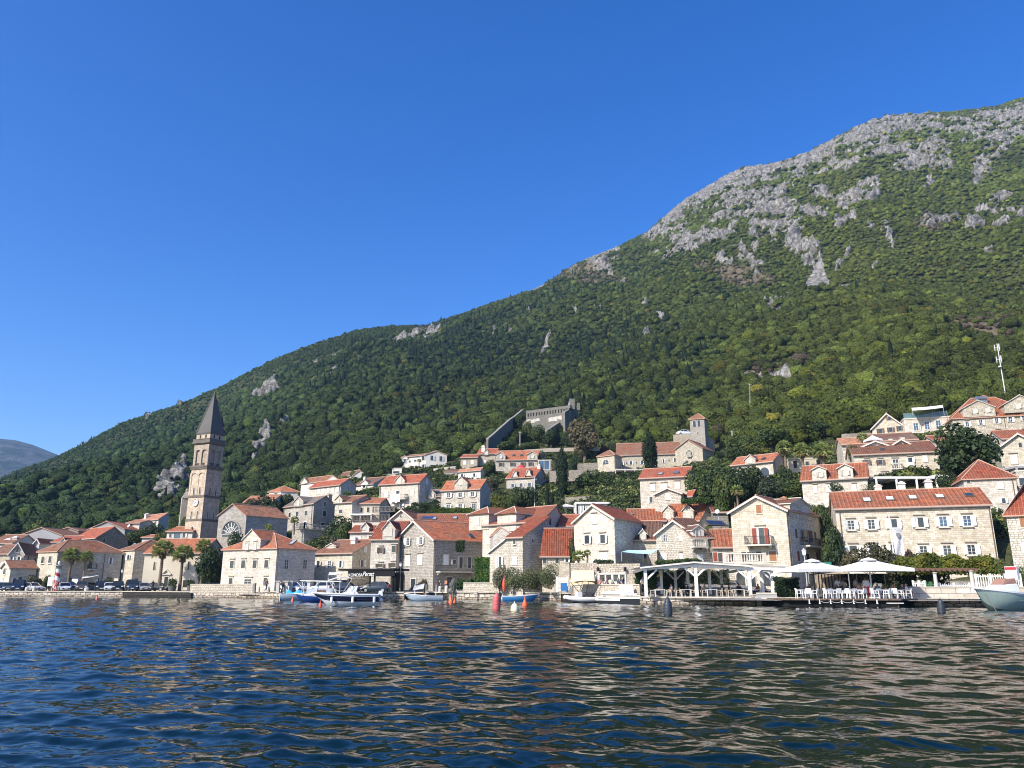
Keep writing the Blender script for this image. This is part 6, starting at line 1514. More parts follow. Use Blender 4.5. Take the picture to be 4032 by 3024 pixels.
# ================================================================ repeated furniture
def mesh_only(mb,name,mat,smooth=False):
    o=mb.build(name,mat,smooth=smooth); me=o.data; bpy.data.objects.remove(o); return me
def add_part(par,name,me,loc=(0,0,0)):
    o=bpy.data.objects.new(name,me); o.location=loc; return link(o,par)
def make_chair(mat,label,cat='chair',cloth=None):
    t=empty('armchair',(0,0,0),0,label,cat)
    m=MB(); m.box((0,0,.44),(.46,.44,.04)); m.build('seat',cloth or mat,t)
    m=MB(); b=[(-.22,.2,.47),(.22,.2,.47),(.22,.24,.47),(-.22,.24,.47)]; tt=[(-.23,.27,.88),(.23,.27,.88),(.23,.31,.88),(-.23,.31,.88)]
    m.hexa([Vector(p) for p in b],[Vector(p) for p in tt]); m.build('backrest',cloth or mat,t)
    for sx in (-1,1):
        m=MB(); m.bar((sx*.26,-.24,.66),(sx*.26,.24,.66),.055,.035); m.build('armrest',mat,t)
        for y0,h in ((-.23,.66),(.22,.66)):
            m=MB(); m.bar((sx*.26,y0*1.1,0),(sx*.25,y0*.95,h),.045,.045); m.build('leg',mat,t)
    return t
def make_table(mat,label,cloth=None):
    t=empty('dining_table',(0,0,0),0,label,'table')
    m=MB(); m.box((0,0,.73),(1.0,.8,.04)); m.build('tabletop',mat,t)
    for sx in (-1,1):
        for sy in (-1,1):
            m=MB(); m.bar((sx*.45,sy*.34,0),(sx*.45,sy*.34,.71),.05,.05); m.build('leg',mat,t)
    return t
RESIN=M_plain(.80,.80,.80,.45); CREAM=M_plain(.66,.60,.50,.7); TAUPE=M_plain(.22,.17,.13,.9)
ch1=make_chair(RESIN,'x'); ch2=make_chair(CREAM,'x','chair',TAUPE); tb1=make_table(RESIN,'x'); tb2=make_table(CREAM,'x')
_used=set()
def put(proto,loc,rz,label,group):
    if proto.name in _used: o=dup(proto,loc,rz,label,group)
    else:
        _used.add(proto.name); o=proto; o.location=loc; o.rotation_euler=(0,0,rz); o['label']=label; o['group']=group
    return o
ZD=.70; ZP=.70
def dk(x,Y): p=Pz('R7',x,1405,ZD); return ((Py('R7',x,1350,Y)).x,Y,ZD)
for grp,x,Y,rz in [(0,450,70.6,1.5),(0,560,70.3,2.9),(0,642,70.8,-2.2),(1,792,70.4,1.7),(1,915,70.3,-2.9),(1,985,71.6,-1.4),(1,860,72.2,.3),(2,1072,70.3,1.8),(2,1215,70.4,-2.5),(2,1150,72.0,.1),(3,1368,70.2,1.6),(3,1520,70.3,-2.4),(3,1590,70.6,2.9),(4,1668,70.6,1.4),(4,1762,71.0,-1.6),(3,1440,72.0,.2)]:
    lab=['white plastic armchair at the deck table next to the dark hedge','white plastic armchair at the deck table under the middle of the left parasol','white plastic armchair at the deck table where the two parasols meet','white plastic armchair at the deck table under the right parasol centre','white plastic armchair at the right end of the wooden deck'][grp]
    put(ch1,dk(x,Y),rz,lab,'white armchairs on the wooden deck')
for x,Y,lab in [(505,71.2,'white square table on the deck next to the dark hedge'),(850,71.3,'white square table under the middle of the left parasol'),(1140,71.2,'white square table where the two parasols meet'),(1445,71.2,'white square table under the right parasol centre'),(1715,71.4,'white square table at the right end of the wooden deck'),(640,73,'white square table at the back of the deck beside the dark parasol pole')]:
    put(tb1,dk(x,Y),.1,lab,'white tables on the wooden deck')
def pk(x,Y): return (Py('R6',x,1350,Y).x,Y,ZP)
for grp,x,Y,rz in [(0,25,79.3,1.6),(0,-20,79.6,1.4),(0,225,79.3,-1.7),(0,275,79.8,-1.5),(1,340,79.2,1.6),(1,388,79.9,1.5),(1,512,79.2,-1.6),(2,588,79.6,1.5),(2,655,79.2,1.6),(2,840,79.2,-1.6),(2,893,79.8,-1.5),(3,965,79.1,1.6),(3,1010,79.7,1.5),(3,1165,79.0,-1.6)]:
    lab=['cream armchair with brown back at the first pergola table from the left','cream armchair with brown back at the second pergola table','cream armchair with brown back at the third pergola table','cream armchair with brown back at the rightmost pergola table'][grp]
    put(ch2,pk(x,Y),rz,lab,'cream armchairs under the pergola')
for x,Y,lab in [(115,79.3,'cream dining table nearest the left front pergola post'),(432,79.3,'cream dining table left of the middle front pergola post'),(742,79.2,'cream dining table right of the middle front pergola post'),(1070,79.1,'cream dining table by the flowered right pergola post'),(1265,80.2,'cream dining table in the shade at the right back of the pergola')]:
    put(tb2,pk(x,Y),0,lab,'cream tables under the pergola')
# ---- the white pergola
def pergola():
    o=empty('pergola',pk(600,80),0,'white timber pergola with pale fabric roof over the waterside restaurant','pergola'); M0=Matrix.Translation(-o.location)
    wt=M_plain(.80,.79,.77,.6); cv=M_plain(.68,.66,.62,.9)
    def add(m,n,mat): q=m.build(n,mat,o); q.data.transform(M0); return q
    fx=[(-61,1040),(545,1000),(1190,1040)]; Yf=78.9; Yb=86.5
    tops=[]
    for x,y in fx:
        p=Py('R6',x,y,Yf); m=MB(); m.box((p.x,p.y,(p.z+ZP)/2),(.28,.28,p.z-ZP)); m.box((p.x,p.y,p.z+.05),(.4,.4,.1)); add(m,'post',wt); tops.append(p)
        for s in (-1,1):
            if x==-61 and s==-1: continue
            m=MB(); m.bar((p.x,p.y,p.z-1.15),(p.x+s*1.15,p.y,p.z-.12),.16,.16); add(m,'brace',wt)
    bt=[]
    for x,Y,y in [(130,85,1065),(300,86,1070),(450,84,1075),(710,82.5,1045),(855,85.5,1055),(1340,80.5,1060),(1465,80,1070)]:
        p=Py('R6',x,y,Y); m=MB(); m.box((p.x,p.y,(p.z+ZP)/2),(.26,.26,p.z-ZP)); add(m,'post',wt); bt.append(p)
        for s in ((-1,1) if x in (300,1465) else (-1,) if x==855 else ()): m=MB(); m.bar((p.x,p.y,p.z-1.0),(p.x+s*.95,p.y,p.z-.05),.14,.14); add(m,'brace',wt)
    m=MB()
    for a,b in zip(tops,tops[1:]): m.bar(a+Vector((0,0,-.02)),b+Vector((0,0,-.02)),.2,.26)
    for t_ in tops: m.bar(t_+Vector((0,0,.02)),t_+Vector((0,Yb-Yf,-.25)),.2,.24)
    e=tops[2]; m.bar(e,Py('R6',1640,1050,79.3),.18,.22); m.bar(bt[5],bt[6],.18,.2); add(m,'beam',wt)
    m=MB(); Lp=Py('R5',1842,1022,Yf-.5); Mp=Py('R6',530,955,Yf-.5); Rp=Py('R6',1232,1003,Yf-.5)
    def sheet(a,b,dz,Yb_):
        rows=[]
        for j in range(7):
            t=j/6; row=[]
            for i in range(7):
                s=i/6; p=a.lerp(b,s)+Vector((0,(Yb_-a.y)*t,dz*t)); p.z-=.12*math.sin(math.pi*s)*math.sin(math.pi*min(1,t*1.0)); row.append(p)
            rows.append(row)
        m.grid(rows); m.grid([[p-Vector((0,0,.06)) for p in r] for r in reversed(rows)])
        m.hexa([a+Vector((0,-.03,-.15)),b+Vector((0,-.03,-.15)),b+Vector((0,.03,-.15)),a+Vector((0,.03,-.15))],[a+Vector((0,-.03,0)),b+Vector((0,-.03,0)),b+Vector((0,.03,0)),a+Vector((0,.03,0))])
    sheet(Lp,Mp,-.1,Yb); sheet(Mp,Rp,-.1,Yb); add(m,'fabric_roof',cv)
    m=MB(); sheet(Py('R6',1236,990,79.2),Py('R6',1640,1018,79.6),.2,83.5); add(m,'grey_fabric_roof',M_plain(.36,.35,.33,.9))
pergola()
# ---- wooden deck and parasols
def deck():
    o=empty('wooden_deck',dk(1000,71),0,'dark wooden restaurant deck over the water under two white parasols','deck'); M0=Matrix.Translation(-o.location)
    def add(m,n,mat): q=m.build(n,mat,o); q.data.transform(M0); return q
    A=Py('R7',300,1405,70.2); B=Py('R7',1692,1412,68.9); C=Py('R7',1860,1398,72.5); D=Vector((A.x-.5,75,0))
    z=ZD; L=lambda p,zz: Vector((p.x,p.y,zz))
    b=[L(A,z-.14),L(B,z-.14),L(C,z-.14),L(D,z-.14)]; m=MB(); m.hexa(b,[p+Vector((0,0,.13)) for p in b]); add(m,'deck_floor',M_wood())
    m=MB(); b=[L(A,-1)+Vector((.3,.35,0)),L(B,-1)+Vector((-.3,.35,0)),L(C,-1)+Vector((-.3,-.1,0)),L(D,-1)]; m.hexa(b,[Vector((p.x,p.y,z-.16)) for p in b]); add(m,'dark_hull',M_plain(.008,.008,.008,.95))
    m=MB(); f=Face(A,B)
    for x in (570,695,828,962,1106,1248,1388): 
        u,_=f.hit(*S('R7',x,1430)); m.box(f.pt(u,z-.22,.06),(.07,.07,.3),axes=(f.u,f.n,Vector((0,0,1)))); m.box(f.pt(u,z-.4,.1),(.13,.14,.05),axes=(f.u,f.n,Vector((0,0,1))))
    add(m,'cleat',WHITE)
    m=MB()
    for x0,x1 in ((705,828),(828,962),(962,1106),(1106,1248)):
        a,_=f.hit(*S('R7',x0,1420)); c,_=f.hit(*S('R7',x1,1420)); m.tube([f.pt(a+(c-a)*i/6,z-.22-.12*math.sin(math.pi*i/6),.12) for i in range(7)],.022,5)
    add(m,'rope',M_plain(.5,.5,.48))
    m=MB(); u0,_=f.hit(*S('R7',1502,1450)); u1,_=f.hit(*S('R7',1690,1450)); m.box(f.pt((u0+u1)/2,z-.36,.3),(u1-u0,.5,.07),axes=(f.u,f.n,Vector((0,0,1)))); add(m,'swim_step',M_plain(.6,.58,.54)); 
    m=MB(); m.bar(f.pt(u1-.4,z-.4,.3),f.pt(u1-.4,-1,.3),.1,.1); add(m,'ladder',M_plain(.2,.13,.08))
@memo
def M_wood():
    t=NT('deck_planks'); P=t.obj(); br=t.n('ShaderNodeTexBrick',{'Vector':P,'Scale':1.0,'Brick Width':3.0,'Row Height':.14,'Mortar Size':.01,'Color1':(.17,.12,.085,1),'Color2':(.10,.075,.055,1),'Mortar':(.02,.016,.012,1)}); n=t.noise(P,3,4).outputs[0]
    t.bsdf(t.mix(.3,br.outputs[0],t.mix(n,(.08,.06,.045),(.24,.18,.13))),.75,bump=br.outputs[1],bstr=.3); return t.mat
deck()
def parasol(x,Y,w,d,rz,ya,ye,label,polem,cat='parasol',reg='R7',zb=None,vent=True):
    zb=ZD if zb is None else zb
    p=Py(reg,x,1300,Y); p.z=zb; ze=Py(reg,x,ye,Y-d/2*.9).z; za=Py(reg,x,ya,Y).z
    o=empty('parasol',p,rz,label,cat); h=za-zb; he=ze-zb
    m=MB(); m.tube([(0,0,0),(0,0,h-.1)],.07,8); m.build('pole',polem,o)
    m=MB(); m.box((0,0,.06),(.9,.9,.12)); m.build('base',polem,o)
    m=MB(); N=8; c=[(-w/2,-d/2),(w/2,-d/2),(w/2,d/2),(-w/2,d/2)]
    for k in range(4):
        a,b=Vector((*c[k],he)),Vector((*c[(k+1)%4],he)); ap=Vector((0,0,h)); rows=[]
        for j in range(7):
            t=j/6; row=[]
            for i in range(N+1):
                s=i/N; q=a.lerp(b,s); q.z-=-.10*math.sin(math.pi*s)*0; q=q.lerp(ap,t); q.z-=.16*math.sin(math.pi*t)*(.4+.6*math.sin(math.pi*s)); row.append(q)
            rows.append(row)
        m.grid(rows); m.grid([[q-Vector((0,0,.02)) for q in r] for r in reversed(rows)])
        fl=[[q-Vector((0,0,.30-.06*math.sin(math.pi*i/N))) for i,q in enumerate(rows[0])],rows[0]]; m.grid(fl)
    m.build('canopy',M_canvas(),o)
    if vent:
        m=MB(); m.lathe((0,0,h-.14),[(.75,0),(.6,.12),(.25,.22),(.05,.28)],12); m.build('vent_cap',M_canvas(),o)
    m=MB()
    for k in range(4): m.bar((0,0,he+(h-he)*.3),Vector((*c[k],he))*.98+Vector((0,0,.0)),.035,.05); m.bar((0,0,he*.78),Vector((c[k][0]*.5,c[k][1]*.5,he+(h-he)*.45)),.035,.05)
    m.build('rib',polem,o)
    return o
@memo
def M_canvas():
    t=NT('canvas'); n=t.noise(t.obj(),2.5,3).outputs[0]; d=t.n('ShaderNodeBsdfDiffuse',{'Color':t.mix(n,(.74,.74,.73),(.82,.82,.81))}); tr=t.n('ShaderNodeBsdfTranslucent',{'Color':(.75,.74,.71,1)}); mx=t.n('ShaderNodeMixShader',{0:.25,1:d.outputs[0],2:tr.outputs[0]}); t.t.links.new(mx.outputs[0],t.out.inputs[0]); return t.mat
parasol(640,72.6,5.1,4.6,.12,940,1045,'big white square parasol on a dark pole over the left half of the deck',M_plain(.05,.045,.04))
parasol(1330,72.0,5.9,4.8,-.06,925,1035,'bigger white square parasol with raised vent over the right half of the deck',M_plain(.72,.71,.69))
parasol(965,141,2.9,2.8,.2,1486-1229,1508-1229,'small white parasol in the hillside garden beside the white cabana',M_plain(.7,.7,.68),reg='R5',zb=ground(Py('R5',965,300,141).x,141),vent=False)
parasol(600,120,2.1,2.0,.1,655-1229,700-1229,'cream scalloped parasol on a terrace above the long brown roof',M_plain(.6,.5,.35),reg='R8',zb=ground(Py('R8',600,-500,120).x,120),vent=False)
def flat_frame(pts_reg,Y,depth,ytop,ybot,label,name,cat,mat,curt=False):
    (reg,x0,x1)=pts_reg; A=Py(reg,x0,ytop,Y); B=Py(reg,x1,ytop,Y); zb=Py(reg,x0,ybot,Y).z-.3; FOOT.append([(A.x,Y-1.5),(B.x,Y-1.5),(B.x,Y+depth),(A.x,Y+depth)])
    o=empty(name,(A.x,A.y,zb),0,label,cat); M0=Matrix.Translation(-o.location)
    zt=(A.z+B.z)/2; f=Face(A,Vector((B.x,B.y,0))); n=max(2,round(f.L/2.6)); m=MB(); p=MB()
    for i in range(n+1):
        u=f.L*i/n
        for off in (0,-depth): 
            q=MB(); q.bar(f.pt(u,zb,off),f.pt(u,zt,off),.2,.2); w=q.build('post',mat,o); w.data.transform(M0)
        m.bar(f.pt(u,zt,0),f.pt(u,zt,-depth),.16,.2)
    m.bar(f.pt(0,zt,.01),f.pt(f.L,zt,.01),.22,.24); m.bar(f.pt(0,zt,-depth),f.pt(f.L,zt,-depth),.22,.24); w=m.build('beam',mat,o); w.data.transform(M0)
    m=MB(); b=[f.pt(-.1,zt+.13,.1),f.pt(f.L+.1,zt+.13,.1),f.pt(f.L+.1,zt+.13,-depth-.1),f.pt(-.1,zt+.13,-depth-.1)]; m.hexa(b,[q+Vector((0,0,.06)) for q in b]); w=m.build('roof_panel',M_canvas(),o); w.data.transform(M0)
    if curt:
        m=MB()
        for i in range(n):
            for s in (.12,.5):
                us=[f.L*(i+s+k*.04)/n for k in range(9)]; m.grid([[f.pt(u,zb+.3,-.2+.08*(-1)**k) for k,u in enumerate(us)],[f.pt(u,zt-.12,-.2+.05*(-1)**k) for k,u in enumerate(us)]])
        w=m.build('curtain',M_canvas(),o); w.data.transform(M0)
    return o
flat_frame(('R5',1066,1500),140,3.5,248,400,'long white curtained cabana in the garden behind the tall white gabled house','cabana','cabana',WHITE,True)
flat_frame(('U8',420,1150),106,4.5,1172,1310,'white concrete veranda with square pillars in front of the broad stone house','veranda','veranda',WHITE)
flat_frame(('U5',1545,1890),176,4,1075,1170,'shaded lean to veranda on thin posts before the convent wing','veranda','veranda',M_plain(.55,.5,.44))
flat_frame(('U8',1140,1290),107,3,1150,1290,'narrow white terrace frame right of the big veranda','veranda','veranda',WHITE)
flat_frame(('U8',2120,2330),99,3,1040,1120,'grey flat canopy over the far right terrace','terrace_canopy','canopy',M_plain(.3,.3,.31))
flat_frame(('R4',300,560),149.5,3,388,470,'white flat terrace roof under the orange roofed house','flat_canopy','canopy',WHITE)
def awning(reg,pts,Y0,Y1,label,mat,name='awning',zp=None):
    """sagging cloth between four picture points: back-left, back-right (Y1), front-right, front-left (Y0) and its poles"""
    P=[Py(reg,*pts[0],Y1),Py(reg,*pts[1],Y1),Py(reg,*pts[2],Y0),Py(reg,*pts[3],Y0)]; o=empty(name,P[3],0,label,'awning'); M0=Matrix.Translation(-o.location)
    m=MB(); rows=[]
    for j in range(7):
        t=j/6; a=P[3].lerp(P[0],t); b=P[2].lerp(P[1],t); rows.append([a.lerp(b,i/6)-Vector((0,0,.25*math.sin(math.pi*i/6)*math.sin(math.pi*(t*.8+.1)))) for i in range(7)])
    m.grid(rows); m.grid([[q-Vector((0,0,.03)) for q in r] for r in reversed(rows)]); w=m.build('cloth',mat,o); w.data.transform(M0)
    for q in P[2:]:
        m=MB(); m.tube([q,Vector((q.x,q.y,zp if zp is not None else q.z-2.4))],.045,6); w=m.build('pole',M_plain(.3,.3,.3,.5),o); w.data.transform(M0)
    return o
awning('R5',[(1700,815),(2070,806),(1985,862),(1620,838)],94,99,'teal sun sail stretched over the terrace right of the tall white house',M_plain(.42,.66,.68,.8),zp=4.6)
awning('R1',[(1010,1128),(1205,1116),(1190,1122),(990,1158)],138,143,'white cafe awning among the palms before the stone palace',M_plain(.72,.7,.66,.8),zp=1)
awning('R7',[(640,1050),(1050,1052),(1045,1100),(640,1098)],76.5,80,'tan and green market awning behind the deck tables',M_plain(.45,.36,.22,.9),zp=.9)
awning('R7',[(430,1055),(1000,1055),(640,1092),(560,1092)],76,78,'pale curtain like awning beside the dark parasol pole',M_plain(.55,.45,.28,.9),zp=.9)
awning('U8',[(850,325),(1230,290),(1235,322),(860,358)],137,141,'white canopy on the modern roof terrace',M_plain(.7,.68,.64,.8),zp=Py('U8',1000,430,138).z)
awning('R4',[(50,1085),(230,1075),(195,1100),(40,1118)],110,115,'white cafe parasol cloth left of the dark restaurant canopy',M_plain(.75,.74,.7,.8),zp=1)
# glass rail of the roof terrace
def glass_rail():
    f=TERR.F; zt=TERR.z; m=MB(); b=[f.pt(.1,zt+.25,-.25),f.pt(f.L-.1,zt+.25,-.25),f.pt(f.L-.1,zt+.25,-.29),f.pt(.1,zt+.25,-.29)]; m.hexa(b,[q+Vector((0,0,1.0)) for q in b])
    p=MB()
    for i in range(7): p.bar(f.pt(.15+(f.L-.3)*i/6,zt+.2,-.22),f.pt(.15+(f.L-.3)*i/6,zt+1.3,-.22),.04,.04)
    g=TERR.part(m,'glass_rail',M_glass(.10,.17,.18)); TERR.part(p,'rail_post',METAL,g)
glass_rail()
# laundry on the balcony
m=MB(); f=LAUNDRY[0]
u0,z0=f.hit(*S('U4',820,1378)); u1,z1=f.hit(*S('U4',945,1372))
for i in range(4):
    a=u0+(u1-u0)*i/4; b=u0+(u1-u0)*(i+.86)/4; rows=[[f.pt(a+(b-a)*k/4,z0-1.9+.2*(i%2)-j*0,1.16+.04*(k%2)) for k in range(5)] for j in (0,)]; rows.append([f.pt(a+(b-a)*k/4,z0+.02,1.16) for k in range(5)]); m.grid(rows); m.grid([[q-f.n*.015 for q in r] for r in reversed(rows)])
m.thing('laundry',M_plain(.78,.78,.8,.9),'white sheets of laundry hung over the balcony of the big stone house','laundry')
m=MB(); f=AC_FACE; u,z=f.hit(*S('U8',835,1020)); m.box(f.pt(u,z,.25),(1.0,.4,.75),axes=(f.u,f.n,Vector((0,0,1)))); m.lathe(f.pt(u,z,.46),[(.01,0),(.28,.0),(.28,.01)],12)
m.thing('air_conditioner',WHITE,'white air conditioner under a white shuttered window of the broad stone house','air conditioner')
def dish(reg,x,y,Y,r,label):
    p=Py(reg,x,y,Y); m=MB(); ax=Vector((-.5,-.8,.35)).normalized(); ux=ax.cross(Vector((0,0,1))).normalized(); uy=ux.cross(ax)
    rows=[[p+(ux*math.cos(2*math.pi*k/16)+uy*math.sin(2*math.pi*k/16))*r*j/4+ax*(.25*r*(j/4)**2) for k in range(16)] for j in range(5)]; m.grid(rows,closed=True); m.grid([[q-ax*.03 for q in R_] for R_ in reversed(rows)],closed=True)
    m.bar(p-ax*.05,p-ax*.4+Vector((0,0,-.9)),.06); m.bar(p,p+ax*r*.9,.03)
    m.thing('satellite_dish',M_plain(.7,.7,.7,.5),label,'dish')
dish('R6',812,352,104,.3,'big white satellite dish between the flower house and the tall beige house'); dish('R1',1560,525,182,.38,'white satellite dish in front of the hillside annex'); dish('R5',1508,855,96,.22,'small white satellite dish at the corner of the tall white house'); dish('U4',945,1500,159,.27,'round white dish under the laundry balcony')
# hotel flag banner
def banner():
    f=HOTEL.F; Y=80; b0=Py('R8',652,1000,Y); t=Py('R8',616,410,Y); b0.z=1.0
    o=empty('flagpole',(b0.x,b0.y,1.0),0,'white flagpole carrying a tall vertical hotel banner in front of the hotel facade','flagpole'); M0=Matrix.Translation(-o.location)
    top=Vector((b0.x,b0.y,t.z)); m=MB(); m.tube([b0,top],[.09,.05],8); m.lathe(top,[(.05,0),(.1,.08),(.03,.18)],8); q=m.build('pole',WHITE,o); q.data.transform(M0)
    A=Py('R8',652,548,Y); B=Py('R8',765,545,Y); zb=Py('R8',715,950,Y).z; w=B.x-A.x; x0=b0.x+.14
    m=MB(); m.bar((b0.x,b0.y,A.z+.05),(x0+w,b0.y,A.z+.05),.05)
    rows=[[Vector((x0+w*i/6,b0.y-.02+.10*math.sin(i*1.1+j*.7)*(j/8),A.z+(zb-A.z)*j/8)) for i in range(7)] for j in range(9)]
    m.grid(list(reversed(rows))); m.grid([[p+Vector((0,.02,0)) for p in r] for r in rows]); q=m.build('banner',M_canvas(),o); q.data.transform(M0)
    gy=M_plain(.22,.22,.23,.8)
    for txt,cx,zt,sz in (('HOTEL',.5,A.z-.22,.2),('\n'.join('VILLA')+'\n\n'+'\n'.join('PERAST'),.5,A.z-1.5,.33)):
        c=bpy.data.curves.new('lettering','FONT'); c.body=txt; c.align_x='CENTER'; c.size=sz; c.space_line=.85; c.extrude=.004; c.materials.append(gy)
        l=bpy.data.objects.new('lettering',c); link(l,q); l.rotation_euler=(math.pi/2,0,0); l.location=Vector((x0+w*cx,b0.y-.17,zt))-o.location; text_mesh(l)
    m=MB(); c0=Vector((x0+w*.5,b0.y-.15,A.z-.75)); pts=[(-.2,.25),(.2,.25),(.22,0),(.12,-.2),(0,-.3),(-.12,-.2),(-.22,0)]
    m.hexa([c0+Vector((a,0,b)) for a,b in pts],[c0+Vector((a,-.02,b)) for a,b in pts]); l=m.build('crest',gy,q); l.data.transform(M0)
banner()
# ---- fences
def fence(reg,x0,x1,yt,yb,Y0,Y1,label,mat,gap=.16,posts=3,th=.05,name='fence'):
    A=Py(reg,x0,yb,Y0); B=Py(reg,x1,yb,Y1); zb=(A.z+B.z)/2; zt=Py(reg,(x0+x1)/2,yt,(Y0+Y1)/2).z; A.z=B.z=zb
    o=empty(name,A,0,label,'fence'); M0=Matrix.Translation(-A); f=Face(A,B); n=int(f.L/gap); m=MB()
    for i in range(n+1): u=f.L*i/n; m.bar(f.pt(u,zb+.05,0),f.pt(u,zt+.06*(i%2),0),th,th*.6)
    q=m.build('picket_grille',mat,o); q.data.transform(M0)
    m=MB(); 
    for z in (zb+.15,zt-.15): m.bar(f.pt(0,z,-.03),f.pt(f.L,z,-.03),.05,.06)
    q=m.build('rail',mat,o); q.data.transform(M0)
    for i in range(posts):
        m=MB(); u=f.L*i/(posts-1); m.box(f.pt(u,(zb+zt)/2+.05,-.02),(.14,.14,zt-zb+.15)); q=m.build('post',mat,o); q.data.transform(M0)
fence('R8',882,1022,1200,1300,73.2,73.0,'short white picket fence right of the deck',WHITE)
fence('R8',1035,1150,1215,1298,73,72.6,'short green metal fence between white fence and stone column',M_plain(.06,.16,.08))
fence('R8',1188,1560,1228,1296,72.6,72.0,'low pale grey railing under the vine pergola',M_plain(.6,.62,.66))
fence('R8',1648,2190,1118,1290,71.8,71.2,'tall white metal gate fence behind the moored right boat',WHITE,.2,4,.06,'gate_fence')
fence('R5',838,962,1150,1325,92.5,91,'tall white iron gate beside the tamarisk bushes',WHITE,.18,2,.05,'iron_gate')
for x,yt,yb,Y,lab in ((1157,1085,1292,72.4,'round stone column carrying the vine pergola, next to the green fence'),(1602,1065,1292,71.9,'round stone column carrying the vine pergola, next to the tall gate')):
    p=Py('R8',x,yb,Y); t=Py('R8',x,yt,Y); m=MB(); h=t.z-p.z; m.lathe((0,0,0),[(.22,0),(.17,.15),(.15,h-.15),(.24,h-.05),(.24,h)],12); o=m.thing('stone_column',STONEW,lab,'column'); o.location=p
m=MB(); a,b=Py('R8',800,1062,72.6),Py('R8',1650,1062,71.9); m.bar(a,b,.14,.16)
for i in range(14): q=a.lerp(b,i/13); m.bar(q+Vector((0,-.3,.1)),q+Vector((0,3.2,.25)),.07,.09)
m.bar(a+Vector((0,3,.1)),b+Vector((0,3,.1)),.14,.16); m.thing('vine_trellis',M_plain(.16,.09,.06,.9),'brown timber trellis resting on the stone columns under the grape vine','trellis')
# street lamps
def lamp(reg,x,yt,yb,Y,label,col=None):
    p=Py(reg,x,yb,Y); t=Py(reg,x,yt,Y); h=t.z-p.z; mt=col or M_plain(.07,.08,.075,.5); o=empty('street_lamp',p,0,label,'street lamp')
    m=MB(); m.lathe((0,0,0),[(.16,0),(.14,.3),(.07,.4),(.05,h-.75)],8); m.build('post',mt,o)
    m=MB(); m.lathe((0,0,h-.75),[(.08,0),(.16,.08),(.22,.5)],6); m.build('lantern',M_plain(.75,.76,.74,.2),o)
    m=MB(); m.lathe((0,0,h-.25),[(.27,0),(.2,.1),(.06,.18),(.03,.28)],6); m.build('lamp_cap',mt,o)
lamp('R6',1910,795,1350,80,'pale street lamp standing above the left parasol',M_plain(.4,.42,.42,.5)); lamp('R1',1458,1040,1260,137,'dark street lamp at the corner between palace and tower house')
lamp('R4',905,955,1310,113,'dark slim lamp post at the corner of the rubble stone house')
def wall_lamp(f,reg,x,y,label):
    u,z=f.hit(*S(reg,x,y)); m=MB(); m.lathe(f.pt(u,z-.2,.7),[(.06,0),(.2,.1),(.24,.5),(.1,.62),(.03,.75)],8); m.bar(f.pt(u+.4,z-.35,.7),f.pt(u+.4,z-.35,0),.05); m.bar(f.pt(u,z-.35,.7),f.pt(u+.4,z-.35,.7),.05); m.thing('wall_lantern',M_plain(.06,.07,.07,.5),label,'lantern')
# barber pole
def striped_pole():
    p=Py('R1',668,1325,134.5); p.z=.9; t=Py('R1',676,1050,134.5); h=t.z-p.z; o=empty('striped_pole',p,0,'tall red and white spiral striped pole among the parked cars','pole'); m=MB(); N=28; r=.4
    for i in range(N):
        for k in range(16):
            a0,a1=2*math.pi*k/16,2*math.pi*(k+1)/16; z0,z1=h*i/N,h*(i+1)/N
            m.poly([(r*math.cos(a0),r*math.sin(a0),z0),(r*math.cos(a1),r*math.sin(a1),z0),(r*math.cos(a1),r*math.sin(a1),z1),(r*math.cos(a0),r*math.sin(a0),z1)],0 if ((i/N*2.7+k/16)%1)<.55 else 1)
    m.build('shaft',[M_plain(.75,.74,.72),M_plain(.36,.03,.035)],o)
    m=MB(); m.box((0,0,h+.3),(.65,.65,.5)); m.lathe((0,0,h+.55),[(.75,0),(.7,.1),(.3,.12)],10); m.build('cap',M_plain(.2,.22,.22),o)
    m=MB(); m.lathe((0,0,h+.7),[(.06,0),(.2,.1),(.24,.5),(.05,.7)],8); m.build('lantern',M_plain(.6,.6,.58),o)
striped_pole()
# antenna mast high on the slope
def mast():
    Y=176; px,yb,yt=3952,1512,1345; b=at(px,yb,Y); t=at(3938,yt,Y); dz=b.z-ground(b.x,Y); o=empty('antenna_mast',b,0,'white mobile antenna mast with panels standing in the woods at the right','antenna mast'); h=t.z-b.z
    m=MB(); m.tube([(0,0,-dz-1),(0,0,h*.95)],[.13,.09],8); m.build('pole',M_plain(.6,.6,.6),o)
    for k,z in enumerate((h*.86,h*.58)):
        for i in range(3):
            a=i*2.09+.5; m=MB(); m.box((math.cos(a)*.6,math.sin(a)*.6,z),(.22,.13,1.5),rz=a+math.pi/2); m.bar((0,0,z),(math.cos(a)*.6,math.sin(a)*.6,z),.08); m.build('antenna_panel',M_plain(.6,.6,.6),o)
    m=MB(); m.lathe((-.4,-.3,h*.38),[(.05,0),(.35,.05),(.4,.25),(.1,.4)],10); m.build('drum_antenna',WHITE,o)
mast()
def utility_pole(reg,x,yt,yb,Y,label,r=.1,mat=None):
    b=Py(reg,x,yb,Y); t=Py(reg,x,yt,Y); m=MB(); m.tube([b-Vector((0,0,1)),t],[r,r*.7],7); m.bar(t+Vector((-.5,0,-.3)),t+Vector((.5,0,-.3)),.06); m.thing('utility_pole',mat or M_plain(.5,.48,.44,.9),label,'pole')
utility_pole('R5',566,-60,285,150,'thin white lamp pole in front of the small dormer house',.07,WHITE); utility_pole('U6',1205,30,230,215,'pale power pole on the wooded slope right of the church',.08); utility_pole('U5',392,610,770,215,'pale pole on the road below the fortress',.12); utility_pole('U6',990,600,700,185,'white road post right of the church tower',.15)

